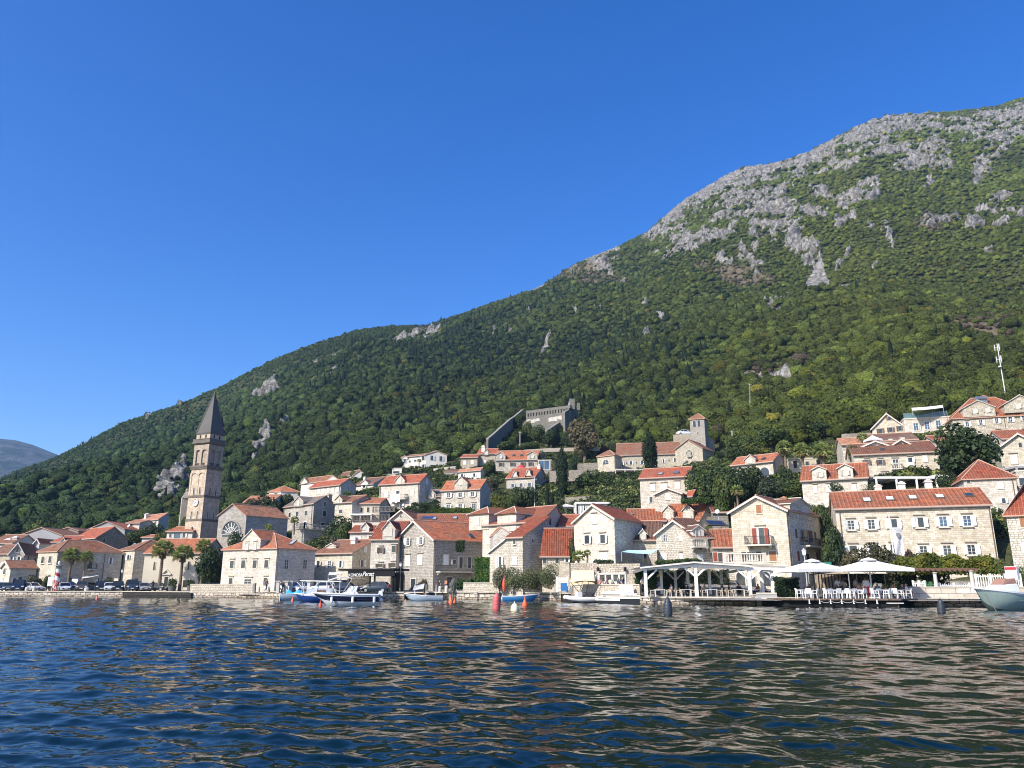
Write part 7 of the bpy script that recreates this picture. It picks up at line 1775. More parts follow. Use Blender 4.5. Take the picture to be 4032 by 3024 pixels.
def stall():
    A=Py('R7',650,1100,80.5); B=Py('R7',1010,1100,79.8); f=Face(Vector((A.x,A.y,0)),Vector((B.x,B.y,0))); o=empty('stall_backdrop',(A.x,A.y,.7),0,'dark market stall under the tan and green awning','stall'); M0=Matrix.Translation(-o.location)
    m=MB(); q=[f.pt(0,.6,-.5),f.pt(f.L,.6,-.5),f.pt(f.L,.6,-2.5),f.pt(0,.6,-2.5)]; m.hexa(q,[p+Vector((0,0,3.2)) for p in q]); w=m.build('body',M_plain(.05,.045,.04,.9),o); w.data.transform(M0)  # dark box added to stand in for the dark shop interior
    m=MB()
    for i in range(9): m.grid([[f.pt(f.L*(i+.1)/9,1.5,-.4),f.pt(f.L*(i+.7)/9,1.5,-.34)],[f.pt(f.L*(i+.1)/9,3.0,-.4),f.pt(f.L*(i+.7)/9,3.0,-.34)]])
    w=m.build('hanging_clothes',M_plain(.25,.2,.15,.9,0,.5),o); w.data.transform(M0)
    m=MB(); q=[f.pt(.2,3.75,.4),f.pt(f.L*.55,3.75,.4),f.pt(f.L*.55,3.7,-2),f.pt(.2,3.7,-2)]; m.hexa(q,[p+Vector((0,0,.35)) for p in q]); w=m.build('green_valance',M_plain(.02,.15,.11,.8),o); w.data.transform(M0)
stall()
# ================================================================ cars
TYRE=M_plain(.02,.02,.02,.85); RIM=M_plain(.5,.5,.52,.3,.8); LIGHT=M_plain(.8,.82,.84,.1); TAIL=M_plain(.45,.03,.03,.25); PLATE=M_plain(.7,.7,.68)
def wheel_meshes():
    t=MB(); t.tube([(-.1,0,0),(-.09,0,0),(.09,0,0),(.1,0,0)],[.26,.315,.315,.26],18); r=MB(); r.tube([(-.105,0,0),(.105,0,0)],.205,12)
    for k in range(5): a=k*1.2566; r.bar((.108,0,0),(.108,math.cos(a)*.19,math.sin(a)*.19),.04,.015); r.bar((-.108,0,0),(-.108,math.cos(a)*.19,math.sin(a)*.19),.04,.015)
    return mesh_only(t,'wheel',TYRE,True),mesh_only(r,'rim',RIM)
WM=wheel_meshes()
CAR={'hatch':dict(L=4.0,w=.87,st=[(-2.0,.62,.32,.62),(-1.93,.76,.26,.70),(-1.5,.84,.22,.82),(-.95,.87,.2,.93),(.4,.87,.2,.97),(1.4,.86,.22,1.0),(1.88,.80,.26,.98),(2.0,.72,.34,.9)],g=(-1.0,-.35,1.35,1.92),top=1.47),
 'sedan':dict(L=4.6,w=.9,st=[(-2.3,.62,.32,.60),(-2.22,.76,.25,.68),(-1.7,.86,.21,.80),(-.95,.9,.2,.90),(.6,.9,.2,.95),(1.5,.88,.22,.97),(2.2,.8,.27,.94),(2.3,.72,.34,.85)],g=(-1.0,-.25,1.0,1.85),top=1.43),
 'suv':dict(L=4.5,w=.94,st=[(-2.25,.70,.40,.80),(-2.17,.82,.32,.92),(-1.6,.91,.28,1.02),(-1.0,.94,.27,1.10),(.6,.94,.27,1.12),(1.6,.93,.28,1.14),(2.15,.86,.32,1.1),(2.25,.78,.4,1.0)],g=(-1.05,-.5,1.7,2.15),top=1.7),
 'van':dict(L=4.9,w=.96,st=[(-2.45,.72,.40,.78),(-2.38,.84,.3,.92),(-2.0,.92,.26,1.08),(-1.5,.95,.25,1.16),(.6,.96,.25,1.18),(2.3,.95,.28,1.18),(2.42,.9,.32,1.15),(2.45,.84,.4,1.1)],g=(-1.75,-1.0,2.25,2.4),top=1.95)}
def M_car(r,g,b):
    k=('car',r,g,b)
    if k not in _M:
        t=NT('car_paint'); b_=t.bsdf((r,g,b),.28,spec=.5,metal=.15); b_.inputs['Coat Weight'].default_value=.6; b_.inputs['Coat Roughness'].default_value=.06; _M[k]=t.mat
    return _M[k]
def car(kind,loc,rz,col,label,group='cars parked along the quay',cat='car',name='parked_car'):
    c=CAR[kind]; o=empty(name,loc,rz,label,cat,group); pm=M_car(*col); m=MB(); rows=[]
    for y,hw,zb,zt in c['st']:
        mid=zb+(zt-zb)*.55
        rows.append([(-hw*.9,y,zb),(-hw,y,mid-.1),(-hw,y,mid+.08),(-hw*.93,y,zt-.03),(-hw*.8,y,zt),(0,y,zt+.025),(hw*.8,y,zt),(hw*.93,y,zt-.03),(hw,y,mid+.08),(hw,y,mid-.1),(hw*.9,y,zb)])
    m.grid(rows,closed=True); m.poly(list(reversed(rows[0]))); m.poly(rows[-1])
    ya,yb,yc,yd=c['g']; T=c['top']; wb=c['w']*.9; wt=c['w']*.74; zb=np.interp([ya,yd],[s[0] for s in c['st']],[s[3] for s in c['st']])
    R0=[(-wt,yb,T-.05),(wt,yb,T-.05),(wt,yc,T-.05),(-wt,yc,T-.05)]; R1=[(-wt*.86,yb+.12,T+.02),(wt*.86,yb+.12,T+.02),(wt*.86,yc-.12,T+.02),(-wt*.86,yc-.12,T+.02)]
    m.hexa([Vector(p) for p in R0],[Vector(p) for p in R1])
    B0=[(-wb,ya,zb[0]-.04),(wb,ya,zb[0]-.04),(wb,yd,zb[1]-.04),(-wb,yd,zb[1]-.04)]
    for a,b in zip(B0,R0): m.bar(a,b,.09,.09)
    for s in (-1,1):
        ym=(ya+yd)/2; m.bar((s*wb,ym+.1,(zb[0]+zb[1])/2),(s*wt,ym+.1,T-.05),.1,.06)
        m.box((s*(c['w']+.07),ya+.3,zb[0]+.08),(.16,.1,.13))
    m.build('body',pm,o,smooth=True)
    g=MB(); g.hexa([Vector(p) for p in B0],[Vector(p)*1.0 for p in R0],cap=False); g.build('windows',M_glass(.02,.026,.03,.05),o)
    wy=c['L']*.31
    for s in (-1,1):
        for y in (-wy,wy*.98):
            w=add_part(o,'wheel',WM[0],(s*(c['w']-.08),y,.32)); add_part(w,'rim',WM[1])
    yf=c['st'][1][0]; zf=c['st'][1][3]
    for s in (-1,1):
        m=MB(); m.box((s*c['w']*.70,yf-.0,zf-.10),(.34,.22,.15)); m.build('headlight',LIGHT,o)
        m=MB(); m.box((s*c['w']*.80,c['st'][-2][0]+.03,c['st'][-2][3]-.14),(.2,.16,.3)); m.build('taillight',TAIL,o)
    m=MB(); m.box((0,c['st'][0][0]-.0,.43),(c['w']*1.25,.1,.2)); m.build('grille',DARK,o)
    m=MB(); m.box((0,c['st'][0][0]-.06,.5),(.5,.02,.12)); m.box((0,c['st'][-1][0]+.03,.62),(.5,.03,.12)); m.build('number_plate',PLATE,o)
    return o
def cpos(reg,x,Y,z): p=Py(reg,x,1320,Y); return (p.x,Y,z)
NAVY=(.012,.018,.035); BLK=(.012,.013,.015); SIL=(.42,.43,.44); WHI=(.72,.73,.74); GRY=(.10,.105,.11); GRN=(.07,.09,.085); BRN=(.10,.075,.06)
for kind,x,rz,col,lab in [('hatch',8,.5,NAVY,'dark blue car cut off by the left edge of the quay'),('hatch',90,.55,GRN,'small grey green car with bright windscreen second on the quay'),('van',215,.5,NAVY,'dark blue people carrier with light blue number strip near the left end'),('sedan',385,1.15,SIL,'silver car seen from its side left of the striped pole'),
  ('hatch',705,.6,GRY,'dark grey car half hidden behind the striped pole'),('sedan',775,.62,WHI,'white car with black bumper just right of the striped pole'),('suv',880,.5,NAVY,'dark blue car tucked behind the white car right of the pole'),('suv',985,.45,BRN,'brown off roader with pale bumper in the parked row'),('hatch',1090,.5,GRY,'dark grey hatchback with bright headlamps behind a white bollard'),('suv',1215,.5,BLK,'black car with square white headlamps in the parked row'),
  ('hatch',1310,.5,WHI,'small white car between two black cars'),('suv',1420,.45,BLK,'black car left of the dark van'),('van',1585,.5,(.03,.04,.045),'tall dark van with bright windscreen in the parked row'),('sedan',1730,.62,(.22,.23,.24),'pale grey car in front of the black sedan'),('sedan',1905,1.25,BLK,'black sedan at the right end of the parked row'),('suv',1685,.3,(.02,.05,.05),'dark pickup roof behind the tall van')]:
    Y=136.0 if lab.find('behind')<0 else 139.5
    car(kind,cpos('R1',x,Y,.86),rz,col,lab)
car('hatch',cpos('R3',1555,111.5,.85),1.1,WHI,'white hatchback facing the stone pillars left of the boats','cars by the white gable house')
car('sedan',cpos('R3',1690,114,.85),1.3,GRY,'dark grey car behind the blue covered boat','cars by the white gable house')
car('hatch',cpos('R3',1935,111.5,.85),-1.45,WHI,'white hatchback seen from the side behind the white canopy boat','cars by the white gable house')
car('suv',cpos('R3',2080,113,.85),-1.2,BRN,'brown car behind the brown bimini of the motorboat','cars by the white gable house')
car('sedan',cpos('R4',265,110.6,.85),1.5,NAVY,'dark navy sedan behind the motorboat windscreen','cars by the white gable house')
car('hatch',cpos('R4',615,111,.85),-1.7,(.02,.035,.045),'dark teal hatchback with red tail light before the restaurant canopy','cars by the white gable house')
car('sedan',cpos('R5',30,108.2,.95),1.4,(.02,.035,.09),'blue car behind the low wall left of the red kayak','cars by the white gable house')
p=Py('U6',430,655,197); car('sedan',(p.x,197.5,p.z),1.6,WHI,'white car on the upper road left of the hill church tower','cars on the upper road')
# bollards, benches, pots on the quay
for i,(reg,x,Y,w,h,lab) in enumerate([('R1',320,134.3,.55,.62,'squat pale stone bollard before the silver car'),('R1',408,134.2,.5,.72,'taller pale stone bollard right of its squat twin'),('R1',385,138,.35,1.5,'slim pale stone post behind the silver car'),('R1',1045,133.5,.75,.55,'wide white bollard before the grey hatchback'),('R1',850,133.6,.35,.6,'dark bollard right of the striped pole'),('R1',1560,133,.3,.6,'dark bollard before the tall van'),('R3',1162,110.8,.3,.75,'short stone post on the quay left of the walking person'),('R3',1288,110.6,.3,.75,'short stone post on the quay right of the walking person'),('R4',1390,107.8,.45,.8,'pale stone bollard by the path at the rubble stone house'),('R4',1468,107.8,.5,.85,'white square block in front of the person with a backpack')]):
    p=Py(reg,x,1320,Y); m=MB(); m.lathe((0,0,0),[(w*.5,0),(w*.5,h*.7),(w*.42,h*.92),(w*.2,h)],10); o=m.thing('bollard',STONEW if 'dark' not in lab else DARK,lab,'bollard'); o.location=(p.x,Y,.95)
def planter(reg,x,Y,w,h,label,col=(.10,.10,.09),plant=True,z=.9):
    p=Py(reg,x,1300,Y); o=empty('planter',(p.x,Y,z),0,label,'planter'); m=MB(); m.lathe((0,0,0),[(w*.38,0),(w*.5,h),(w*.46,h),(w*.4,h*.9)],12); m.build('pot',M_plain(*col),o)
    if plant:
        c=bpy.data.objects.new('plant',crown_mesh('bush',500,.16,1,(.06,.085,.03))); link(c,o); c.location=(0,0,h*.9); c.scale=(w*.6,w*.6,w*.9)
planter('R1',2080,130,1.4,.9,'large dark stone planter with a dry plant at the end of the parked row'); planter('R3',335,127.5,1.2,.9,'round dark planter with bush right of the chapel notice board')
# notice boards
def board(reg,x,yt,yb,w,Y,label,col,leg=True,name='notice_board'):
    b=Py(reg,x,yb,Y); t=Py(reg,x,yt,Y); W=w*K/F*Y; o=empty(name,b,0,label,'sign'); h=t.z-b.z; m=MB(); m.box((0,0,h*.6 if leg else h/2),(W,.08,h*.8 if leg else h)); m.build('panel',M_plain(*col,.6),o)
    for s in (-1,1): m=MB(); m.bar((s*W*.45,0,0),(s*W*.45,0,h),.06); m.build('post',DARK,o)
board('R3',272,1180,1290,62,131,'black notice board on posts before the chapel',(.02,.02,.02)); board('R1',900,1165,1240,72,139,'white notice board behind the parked cars',(.7,.7,.68)); board('R1',1395,1160,1250,50,139,'cream menu board left of the dark street lamp',(.66,.6,.45)); board('R1',595,1140,1280,55,139,'tall white board between palace door and striped pole',(.74,.74,.74)); board('R1',1160,1165,1240,26,139.5,'narrow white menu board under the cafe awning',(.7,.68,.62)); board('R5',925,1215,1335,75,90.6,'blue advertising board standing beside the white iron gate',(.03,.16,.42))
board('R1',15,965,1150,60,147,'white banner hanging at the far left edge',(.72,.74,.8),False,'banner')
board('R8',950,0,0,1,60,'x',(1,1,1)) if False else None

# ================================================================ boats
def hull(L,B,fb,sheer,bands,draft=.35,rake=.16,n=18,transom=.85):
    """loft hull, bow at +X, water line at z=0; bands: list of (fraction, material index) from keel upwards"""
    rows=[]; fr=[0]+[b[0] for b in bands]
    for i in range(n+1):
        t=i/n; x=-L/2+L*t
        b=B/2*(transom+(1-transom)*math.sin(min(1,t/.45)*math.pi/2)) if t<.45 else B/2*max(.012,(1-((t-.45)/.55)**2.3))
        zg=fb*(1+sheer*max(0,(t-.25)/.75)**2)-.05*(1-t)
        zk=-draft*(1-max(0,(t-.6)/.4)**2.2)+max(0,(t-.82)/.18)**2*fb*.35
        row=[]
        for f in fr:
            k=f; w=b*(.30+.70*min(1,(k/.8))**.6) if k>0 else 0.0
            flare=x+rake*L*.9*max(0,(t-.55)/.45)**2*(k-.35)
            row.append((flare,w,zk+(zg-zk)*k))
        rows.append(row)
    m=MB()
    for s in (1,-1):
        for a,b in zip(rows,rows[1:]):
            for j in range(len(fr)-1):
                q=[Vector((p[0],p[1]*s,p[2])) for p in (a[j],b[j],b[j+1],a[j+1])]; m.poly(q if s<0 else list(reversed(q)),bands[j][1])
    tr=rows[0]; 
    for j in range(len(fr)-1):
        m.poly([Vector((tr[j][0],-tr[j][1],tr[j][2])),Vector((tr[j][0],-tr[j+1][1],tr[j+1][2])),Vector((tr[j][0],tr[j+1][1],tr[j+1][2])),Vector((tr[j][0],tr[j][1],tr[j][2]))],bands[j][1])
    return m,[(r[-1][0],r[-1][1],r[-1][2]) for r in rows]
def gunwale(gl,w,h,mat,o,name='gunwale'):
    m=MB()
    for s in (1,-1):
        pts=[Vector((x,y*s,z)) for x,y,z in gl]
        for a,b in zip(pts,pts[1:]): m.bar(a,b,w,h)
    a,b=gl[0],gl[0]; m.bar((a[0],-a[1],a[2]),(a[0],a[1],a[2]),w,h); m.build(name,mat,o)
def floor_(gl,dz,mat,o,name='deck',i0=0,i1=None,ins=.05):
    m=MB(); i1=i1 or len(gl)-1
    for a,b in zip(gl[i0:i1],gl[i0+1:i1+1]):
        m.poly([(a[0],-max(0,a[1]-ins),a[2]-dz),(b[0],-max(0,b[1]-ins),b[2]-dz),(b[0],max(0,b[1]-ins),b[2]-dz),(a[0],max(0,a[1]-ins),a[2]-dz)])
    m.build(name,mat,o)
def outboard(o,x,z,mat=BLACK,s=1.0):
    m=MB(); m.hexa([Vector((x-.5*s,-.17*s,z+.2*s)),Vector((x,-.17*s,z+.25*s)),Vector((x,.17*s,z+.25*s)),Vector((x-.5*s,.17*s,z+.2*s))],[Vector((x-.42*s,-.14*s,z+.75*s)),Vector((x-.08*s,-.14*s,z+.68*s)),Vector((x-.08*s,.14*s,z+.68*s)),Vector((x-.42*s,.14*s,z+.75*s))])
    m.bar((x-.22*s,0,z+.25*s),(x-.22*s,0,z-.7*s),.14*s,.2*s); m.lathe((x-.3*s,0,z-.75*s),[(.1*s,0),(.1*s,.1*s)],8); m.build('outboard_motor',mat,o)
GELC=M_plain(.72,.74,.76,.25); GELB=M_plain(.33,.42,.50,.3); NAVYP=M_plain(.012,.016,.04,.2); BLUEP=M_plain(.015,.05,.20,.3); BRBLUE=M_plain(.05,.24,.52,.35); TEAK=M_plain(.36,.25,.15,.6); SEAG=M_plain(.42,.50,.46,.4)
def boat(reg,x,yw,rz,label,name,cat,Y=None):
    p=atz(*S(reg,x,yw),0) if Y is None else Py(reg,x,yw,Y); p.z=0; return empty(name,p,rz,label,cat)
# moored row boat with white posts
o=boat('R4',1208,1440,R(184),'pale blue open boat with white posts and a furled white awning moored by the path','open_boat','boat',97)
h,gl=hull(4.3,1.5,.62,.45,[(.35,1),(.8,0),(.93,0),(1,2)]); h.build('hull',[GELB,M_plain(.12,.16,.2),GELC],o,smooth=True); gunwale(gl,.09,.07,GELC,o); floor_(gl,.3,M_plain(.3,.32,.33),o)
for x in (-1.3,-.1,1.25):
    m=MB(); 
    for s in (-.5,.5): m.bar((x,s,.5),(x,s,1.9),.045)
    m.bar((x,-.5,1.9),(x,.5,1.9),.045); m.build('canopy_post',GELC,o)
m=MB(); m.hexa([Vector(q) for q in((.2,-.55,1.45),(1.5,-.55,1.25),(1.5,.55,1.25),(.2,.55,1.45))],[Vector(q) for q in((.1,-.5,2.05),(1.35,-.6,1.72),(1.35,.6,1.72),(.1,.5,2.05))]); m.build('furled_awning',M_canvas(),o)
# small blue boat
o=boat('R5',385,1440,R(4),'small bright blue rowing boat with dark outboard by the tamarisk wall','rowing_boat','boat',96)
h,gl=hull(4.1,1.5,.62,.35,[(.3,1),(.75,0),(.9,0),(1,2)]); h.build('hull',[BRBLUE,M_plain(.03,.12,.3),GELC],o,smooth=True); gunwale(gl,.1,.07,GELC,o); floor_(gl,.28,M_plain(.5,.52,.52),o); outboard(o,-2.1,.45,BLACK,.8)
for x in (-.8,.4): m=MB(); m.box((x,0,.45),(.25,1.2,.05)); m.build('bench',GELC,o)
# teal covered boat far left
o=boat('R3',1610,1432,R(14),'white hulled boat under a crumpled bright blue cover','covered_boat','boat',101); o.scale=(.78,.85,.85)
h,gl=hull(4.9,1.9,.95,.3,[(.3,1),(.75,0),(.92,0),(1,2)]); h.build('hull',[GELB,M_plain(.2,.28,.33),GELC],o,smooth=True); gunwale(gl,.1,.09,GELC,o); floor_(gl,.2,GELC,o)
m=MB(); rows=[[Vector((-1.6+3.0*i/9,-.75+1.5*j/6,.95+.75*math.sin(math.pi*j/6)*(.5+.3*math.sin(i*1.3))+.08*math.sin(i*2.1+j*1.7))) for j in range(7)] for i in range(10)]; m.grid(rows); m.build('cover',M_plain(.06,.36,.58,.6),o,smooth=True)
m=MB(); m.box((-2.5,0,.35),(.12,1.5,1.5)); m.build('transom_board',GELC,o)
outboard(o,2.3,.6,BLACK,.7) if False else None
# blue fishing boat with flat white canopy
o=boat('R3',1880,1447,R(186),'blue and white cabin boat with flat white canopy and small wooden window','cabin_boat','boat',91); o.scale=(.8,.85,.9)
h,gl=hull(5.6,2.0,.85,.25,[(.28,1),(.72,0),(.86,0),(1,2)]); h.build('hull',[BLUEP,M_plain(.02,.03,.06),GELC],o,smooth=True); gunwale(gl,.12,.09,GELC,o); floor_(gl,.1,GELC,o)
m=MB(); b=[Vector(q) for q in((-1.9,-.72,.8),(1.6,-.72,.8),(1.6,.72,.8),(-1.9,.72,.8))]; m.hexa(b,[q+Vector((0,-q.y*.1,.85)) for q in b]); m.build('cabin',M_plain(.46,.5,.54,.4),o)
for s in (-1,1):
    m=MB(); m.box((-.5,s*.71,1.3),(1.1,.06,.45)); m.build('cabin_window',M_plain(.16,.09,.06,.3),o)
m=MB(); b=[Vector(q) for q in((-3.2,-.85,2.45),(2.6,-.85,2.55),(2.6,.85,2.55),(-3.2,.85,2.45))]; m.hexa(b,[q+Vector((0,0,.12)) for q in b]); m.build('canopy_roof',M_plain(.76,.74,.68,.6),o)
for x in (-2.0,.2,2.2):
    for s in (-1,1): m=MB(); m.bar((x,s*.75,.8),(x,s*.75,2.5),.06); m.build('canopy_post',GELC,o)
m=MB(); m.bar((2.6,.3,.9),(3.6,.3,.2),.08); outboard(o,-2.8,.6,BLACK,.8)
# motorboat
o=boat('R4',285,1492,R(191),'sleek white motorboat with navy flank, windscreen and bimini moored in front','motorboat','boat',74.5)
h,gl=hull(5.4,2.1,1.05,.12,[(.25,0),(.52,0),(.60,1),(.86,1),(.93,0),(1,0)],rake=.22); h.build('hull',[M_plain(.60,.66,.70,.2),NAVYP],o,smooth=True); gunwale(gl,.14,.1,GELC,o); floor_(gl,.02,GELC,o,'foredeck',9,18); floor_(gl,.5,M_plain(.6,.6,.58),o,'cockpit',0,9)
m=MB(); b=[Vector(q) for q in((-.9,-.75,.95),(.9,-.55,1.0),(.9,.55,1.0),(-.9,.75,.95))]; m.hexa(b,[Vector((-.7,-.7,1.25)),Vector((.3,-.45,1.25)),Vector((.3,.45,1.25)),Vector((-.7,.7,1.25))]); m.build('console',GELC,o)
m=MB(); b=[Vector(q) for q in((-.6,-.68,1.24),(.35,-.42,1.24),(.35,.42,1.24),(-.6,.68,1.24))]; t=[Vector(q) for q in((-.75,-.6,1.75),(-.15,-.4,1.78),(-.15,.4,1.78),(-.75,.6,1.75))]; m.hexa(b,t,cap=False); m.build('windscreen',M_plain(.55,.62,.66,.1),o)
m=MB()
for a,b in zip(b,t): m.bar(a,b,.06)
m.build('windscreen_frame',GELC,o)
for nm,x0,x1,z,mt in (('bimini',-1.5,.3,2.35,M_plain(.25,.19,.15,.9)),('sun_canopy',-.2,2.0,2.5,M_canvas())):
    m=MB(); rows=[[Vector((x0+(x1-x0)*i/8,-.85+1.7*j/4,z+.16*math.sin(math.pi*i/8)-.22*(i/8)**2*(1 if nm=='sun_canopy' else 0)-.04*abs(j-2))) for j in range(5)] for i in range(9)]; m.grid(rows); m.grid([[q-Vector((0,0,.03)) for q in r] for r in reversed(rows)])
    for x in (x0,(x0+x1)/2,x1): 
        for s in (-1,1): m.bar((x,s*.85,z-.05),((x0+x1)/2+ (x-(x0+x1)/2)*.2,s*.85,1.0),.035)
    m.build(nm,mt,o)
for x in (-.35,1.55,-2.3):
    m=MB(); y=1.12 if x<1 else .92; m.lathe((x,y,.25),[(.05,0),(.12,.06),(.12,.5),(.05,.56)],8); m.build('fender',GELC,o)
m=MB(); m.lathe((-2.9,.5,.3),[(.05,0),(.2,.1),(.2,.3),(.05,.4)],10); m.build('stern_fender',GELC,o)
m=MB(); 
for s in (-1,1):
    pts=[Vector((g[0],g[1]*s*.92,g[2]+.28)) for g in gl[10:18]]
    m.tube(pts,.02,5); 
    for q in pts[::2]: m.bar(q,q-Vector((0,0,.28)),.025)
m.build('bow_rail',METAL,o); outboard(o,-2.65,.7,GELC,.9)
# inflatable boat
o=boat('R5',1185,1452,R(200),'grey inflatable boat with big black outboard and dark bimini beside the floating dock','inflatable_boat','boat',86.8)
for s in (-1,1):
    m=MB(); m.tube([(-2.3,s*.85,.32),(-2.1,s*.85,.32),(1.2,s*.85,.36),(2.0,s*.55,.5),(2.4,0,.6)],[.15,.27,.27,.25,.22],12); m.build('tube',M_plain(.62,.62,.6,.5),o,smooth=True)
m=MB(); m.box((-.2,0,.25),(4.0,1.4,.2)); m.build('floor',M_plain(.3,.3,.3),o)
m=MB(); m.box((-.2,0,.75),(.7,.8,.8)); m.build('seat',M_plain(.08,.08,.08),o); m=MB(); m.box((.8,0,.7),(.5,.7,.9)); m.build('console',GELC,o)
outboard(o,-2.1,.65,BLACK,1.35)
m=MB(); rows=[[Vector((-1.6+3.0*i/8,-.8+1.6*j/4,2.2+.14*math.sin(math.pi*i/8)-.03*abs(j-2))) for j in range(5)] for i in range(9)]; m.grid(rows); m.grid([[q-Vector((0,0,.04)) for q in r] for r in reversed(rows)])
for s in (-1,1):
    m.bar((-1.6,s*.8,2.2),(-.2,s*.85,.5),.04); m.bar((1.4,s*.8,2.2),(-.2,s*.85,.5),.04); m.bar((-.1,s*.8,2.3),(.5,s*.85,.5),.04)
m.build('bimini',BLACK,o)
# moored green-grey boat at the right edge
ang=math.atan2(-.47,-.88); bx=atz(*S('R8',1775,1545),0); L=6.2
o=empty('fishing_boat',(bx.x-math.cos(ang)*L*.40,bx.y-math.sin(ang)*L*.40,0),ang,'pale green fishing boat with white foredeck and rods moored at the right edge','boat')
h,gl=hull(L,2.3,1.25,.32,[(.22,1),(.6,0),(.9,0),(.97,2),(1,2)],rake=.2); h.build('hull',[M_plain(.30,.40,.36,.35),M_plain(.10,.14,.13),GELC],o,smooth=True); gunwale(gl,.14,.12,GELC,o); floor_(gl,.0,GELC,o,'foredeck',9,18); floor_(gl,.6,M_plain(.5,.5,.48),o,'cockpit',0,9)
m=MB(); b=[Vector(q) for q in((-.6,-.85,1.2),(1.9,-.5,1.5),(1.9,.5,1.5),(-.6,.85,1.2))]; t=[Vector(q) for q in((-.6,-.7,1.95),(1.2,-.42,1.85),(1.2,.42,1.85),(-.6,.7,1.95))]; m.hexa(b,t); m.build('cuddy_cabin',GELC,o)
m=MB(); b=[Vector(q) for q in((-.62,-.68,1.94),(.9,-.48,1.86),(.9,.48,1.86),(-.62,.68,1.94))]; t=[Vector(q) for q in((-.62,-.6,2.35),(.3,-.42,2.3),(.3,.42,2.3),(-.62,.6,2.35))]; m.hexa(b,t); m.build('windscreen',M_plain(.30,.17,.12,.2),o)
m=MB(); m.box((-.9,.3,2.75),(.3,.9,1.0)); m.build('folded_canopy',M_plain(.6,.6,.6),o); m=MB(); m.box((-.74,.3,3.1),(.03,.85,.2)); m.build('red_stripe',M_plain(.4,.03,.04),o)
m=MB(); 
for y in (-.75,-.35): m.tube([(-1.9,y,1.2),(-1.5,y-.3,3.9)],[.045,.03],6)
m.build('mooring_pole',M_plain(.05,.05,.05),o)
m=MB(); m.tube([(2.9,.1,1.45),(3.3,.8,.5),(3.5,1.3,-.1)],.03,5); m.build('mooring_rope',M_plain(.12,.11,.1),o)
for y in (-1.2,1.2): m=MB(); m.lathe((-1.4,y,.2),[(.08,0),(.2,.1),(.2,.8),(.08,.9)],10); m.build('fender',BLACK,o)
outboard(o,-3.1,.7,BLACK,1.1)
# floating dock with loungers
def dock():
    A=Py('R5',1310,1372,84.6); B=Py('R5',1850,1368,80.6); o=empty('floating_dock',(A.x,A.y,.5),0,'white edged floating dock beside the inflatable boat','dock'); M0=Matrix.Translation(-o.location); f=Face(Vector((A.x,A.y,0)),Vector((B.x,B.y,0)))
    z=.72; m=MB(); b=[f.pt(0,z-.1,0),f.pt(f.L,z-.1,0),f.pt(f.L,z-.1,-2.6),f.pt(0,z-.1,-2.6)]; m.hexa(b,[q+Vector((0,0,.1)) for q in b]); q=m.build('deck_boards',M_plain(.42,.38,.33,.8),o); q.data.transform(M0)
    m=MB(); b=[f.pt(0,z-.22,.08),f.pt(f.L,z-.22,.08),f.pt(f.L,z-.22,.012),f.pt(0,z-.22,.012)]; m.hexa(b,[q+Vector((0,0,.16)) for q in b]); b=[f.pt(0,.3,.06),f.pt(f.L*.55,.3,.06),f.pt(f.L*.55,.3,.012),f.pt(0,.3,.012)]; m.hexa(b,[q+Vector((0,0,.14)) for q in b]); q=m.build('edge_board',WHITE,o); q.data.transform(M0)
    m=MB(); b=[f.pt(.2,-.6,-.02),f.pt(f.L,-.6,-.02),f.pt(f.L,-.6,-2.5),f.pt(.2,-.6,-2.5)]; m.hexa(b,[Vector((q.x,q.y,z-.11)) for q in b]); q=m.build('float',BLACK,o); q.data.transform(M0)
    for x,lab in ((1665,'white reclined cushion seat on the floating dock, left one'),(1745,'white reclined cushion seat on the floating dock nearest the pergola')):
        p=Py('R5',x,1350,83.2); c=empty('cushion_seat',(p.x,83.2,z),.3,lab,'seat'); m=MB(); m.box((0,.0,.2),(.75,.9,.25)); m.build('seat',GELC,c); m=MB(); b=[Vector(q) for q in((-.38,.3,.3),(.38,.3,.3),(.38,.45,.3),(-.38,.45,.3))]; m.hexa(b,[q+Vector((0,.25,.85)) for q in b]); m.build('backrest',M_plain(.8,.8,.8,.8),c)
    p=Py('R5',1545,1372,83.6); m=MB(); m.tube([(-1.5,0,.25),(-1.2,0,.28),(0,0,.33),(1.2,0,.38),(1.5,0,.42)],[.06,.16,.24,.3,.14],12); t=m.thing('paddle_board',GELC,'white inflated paddle board lying on the floating dock','paddle board',smooth=True); t.location=(p.x,83.6,z)
dock()
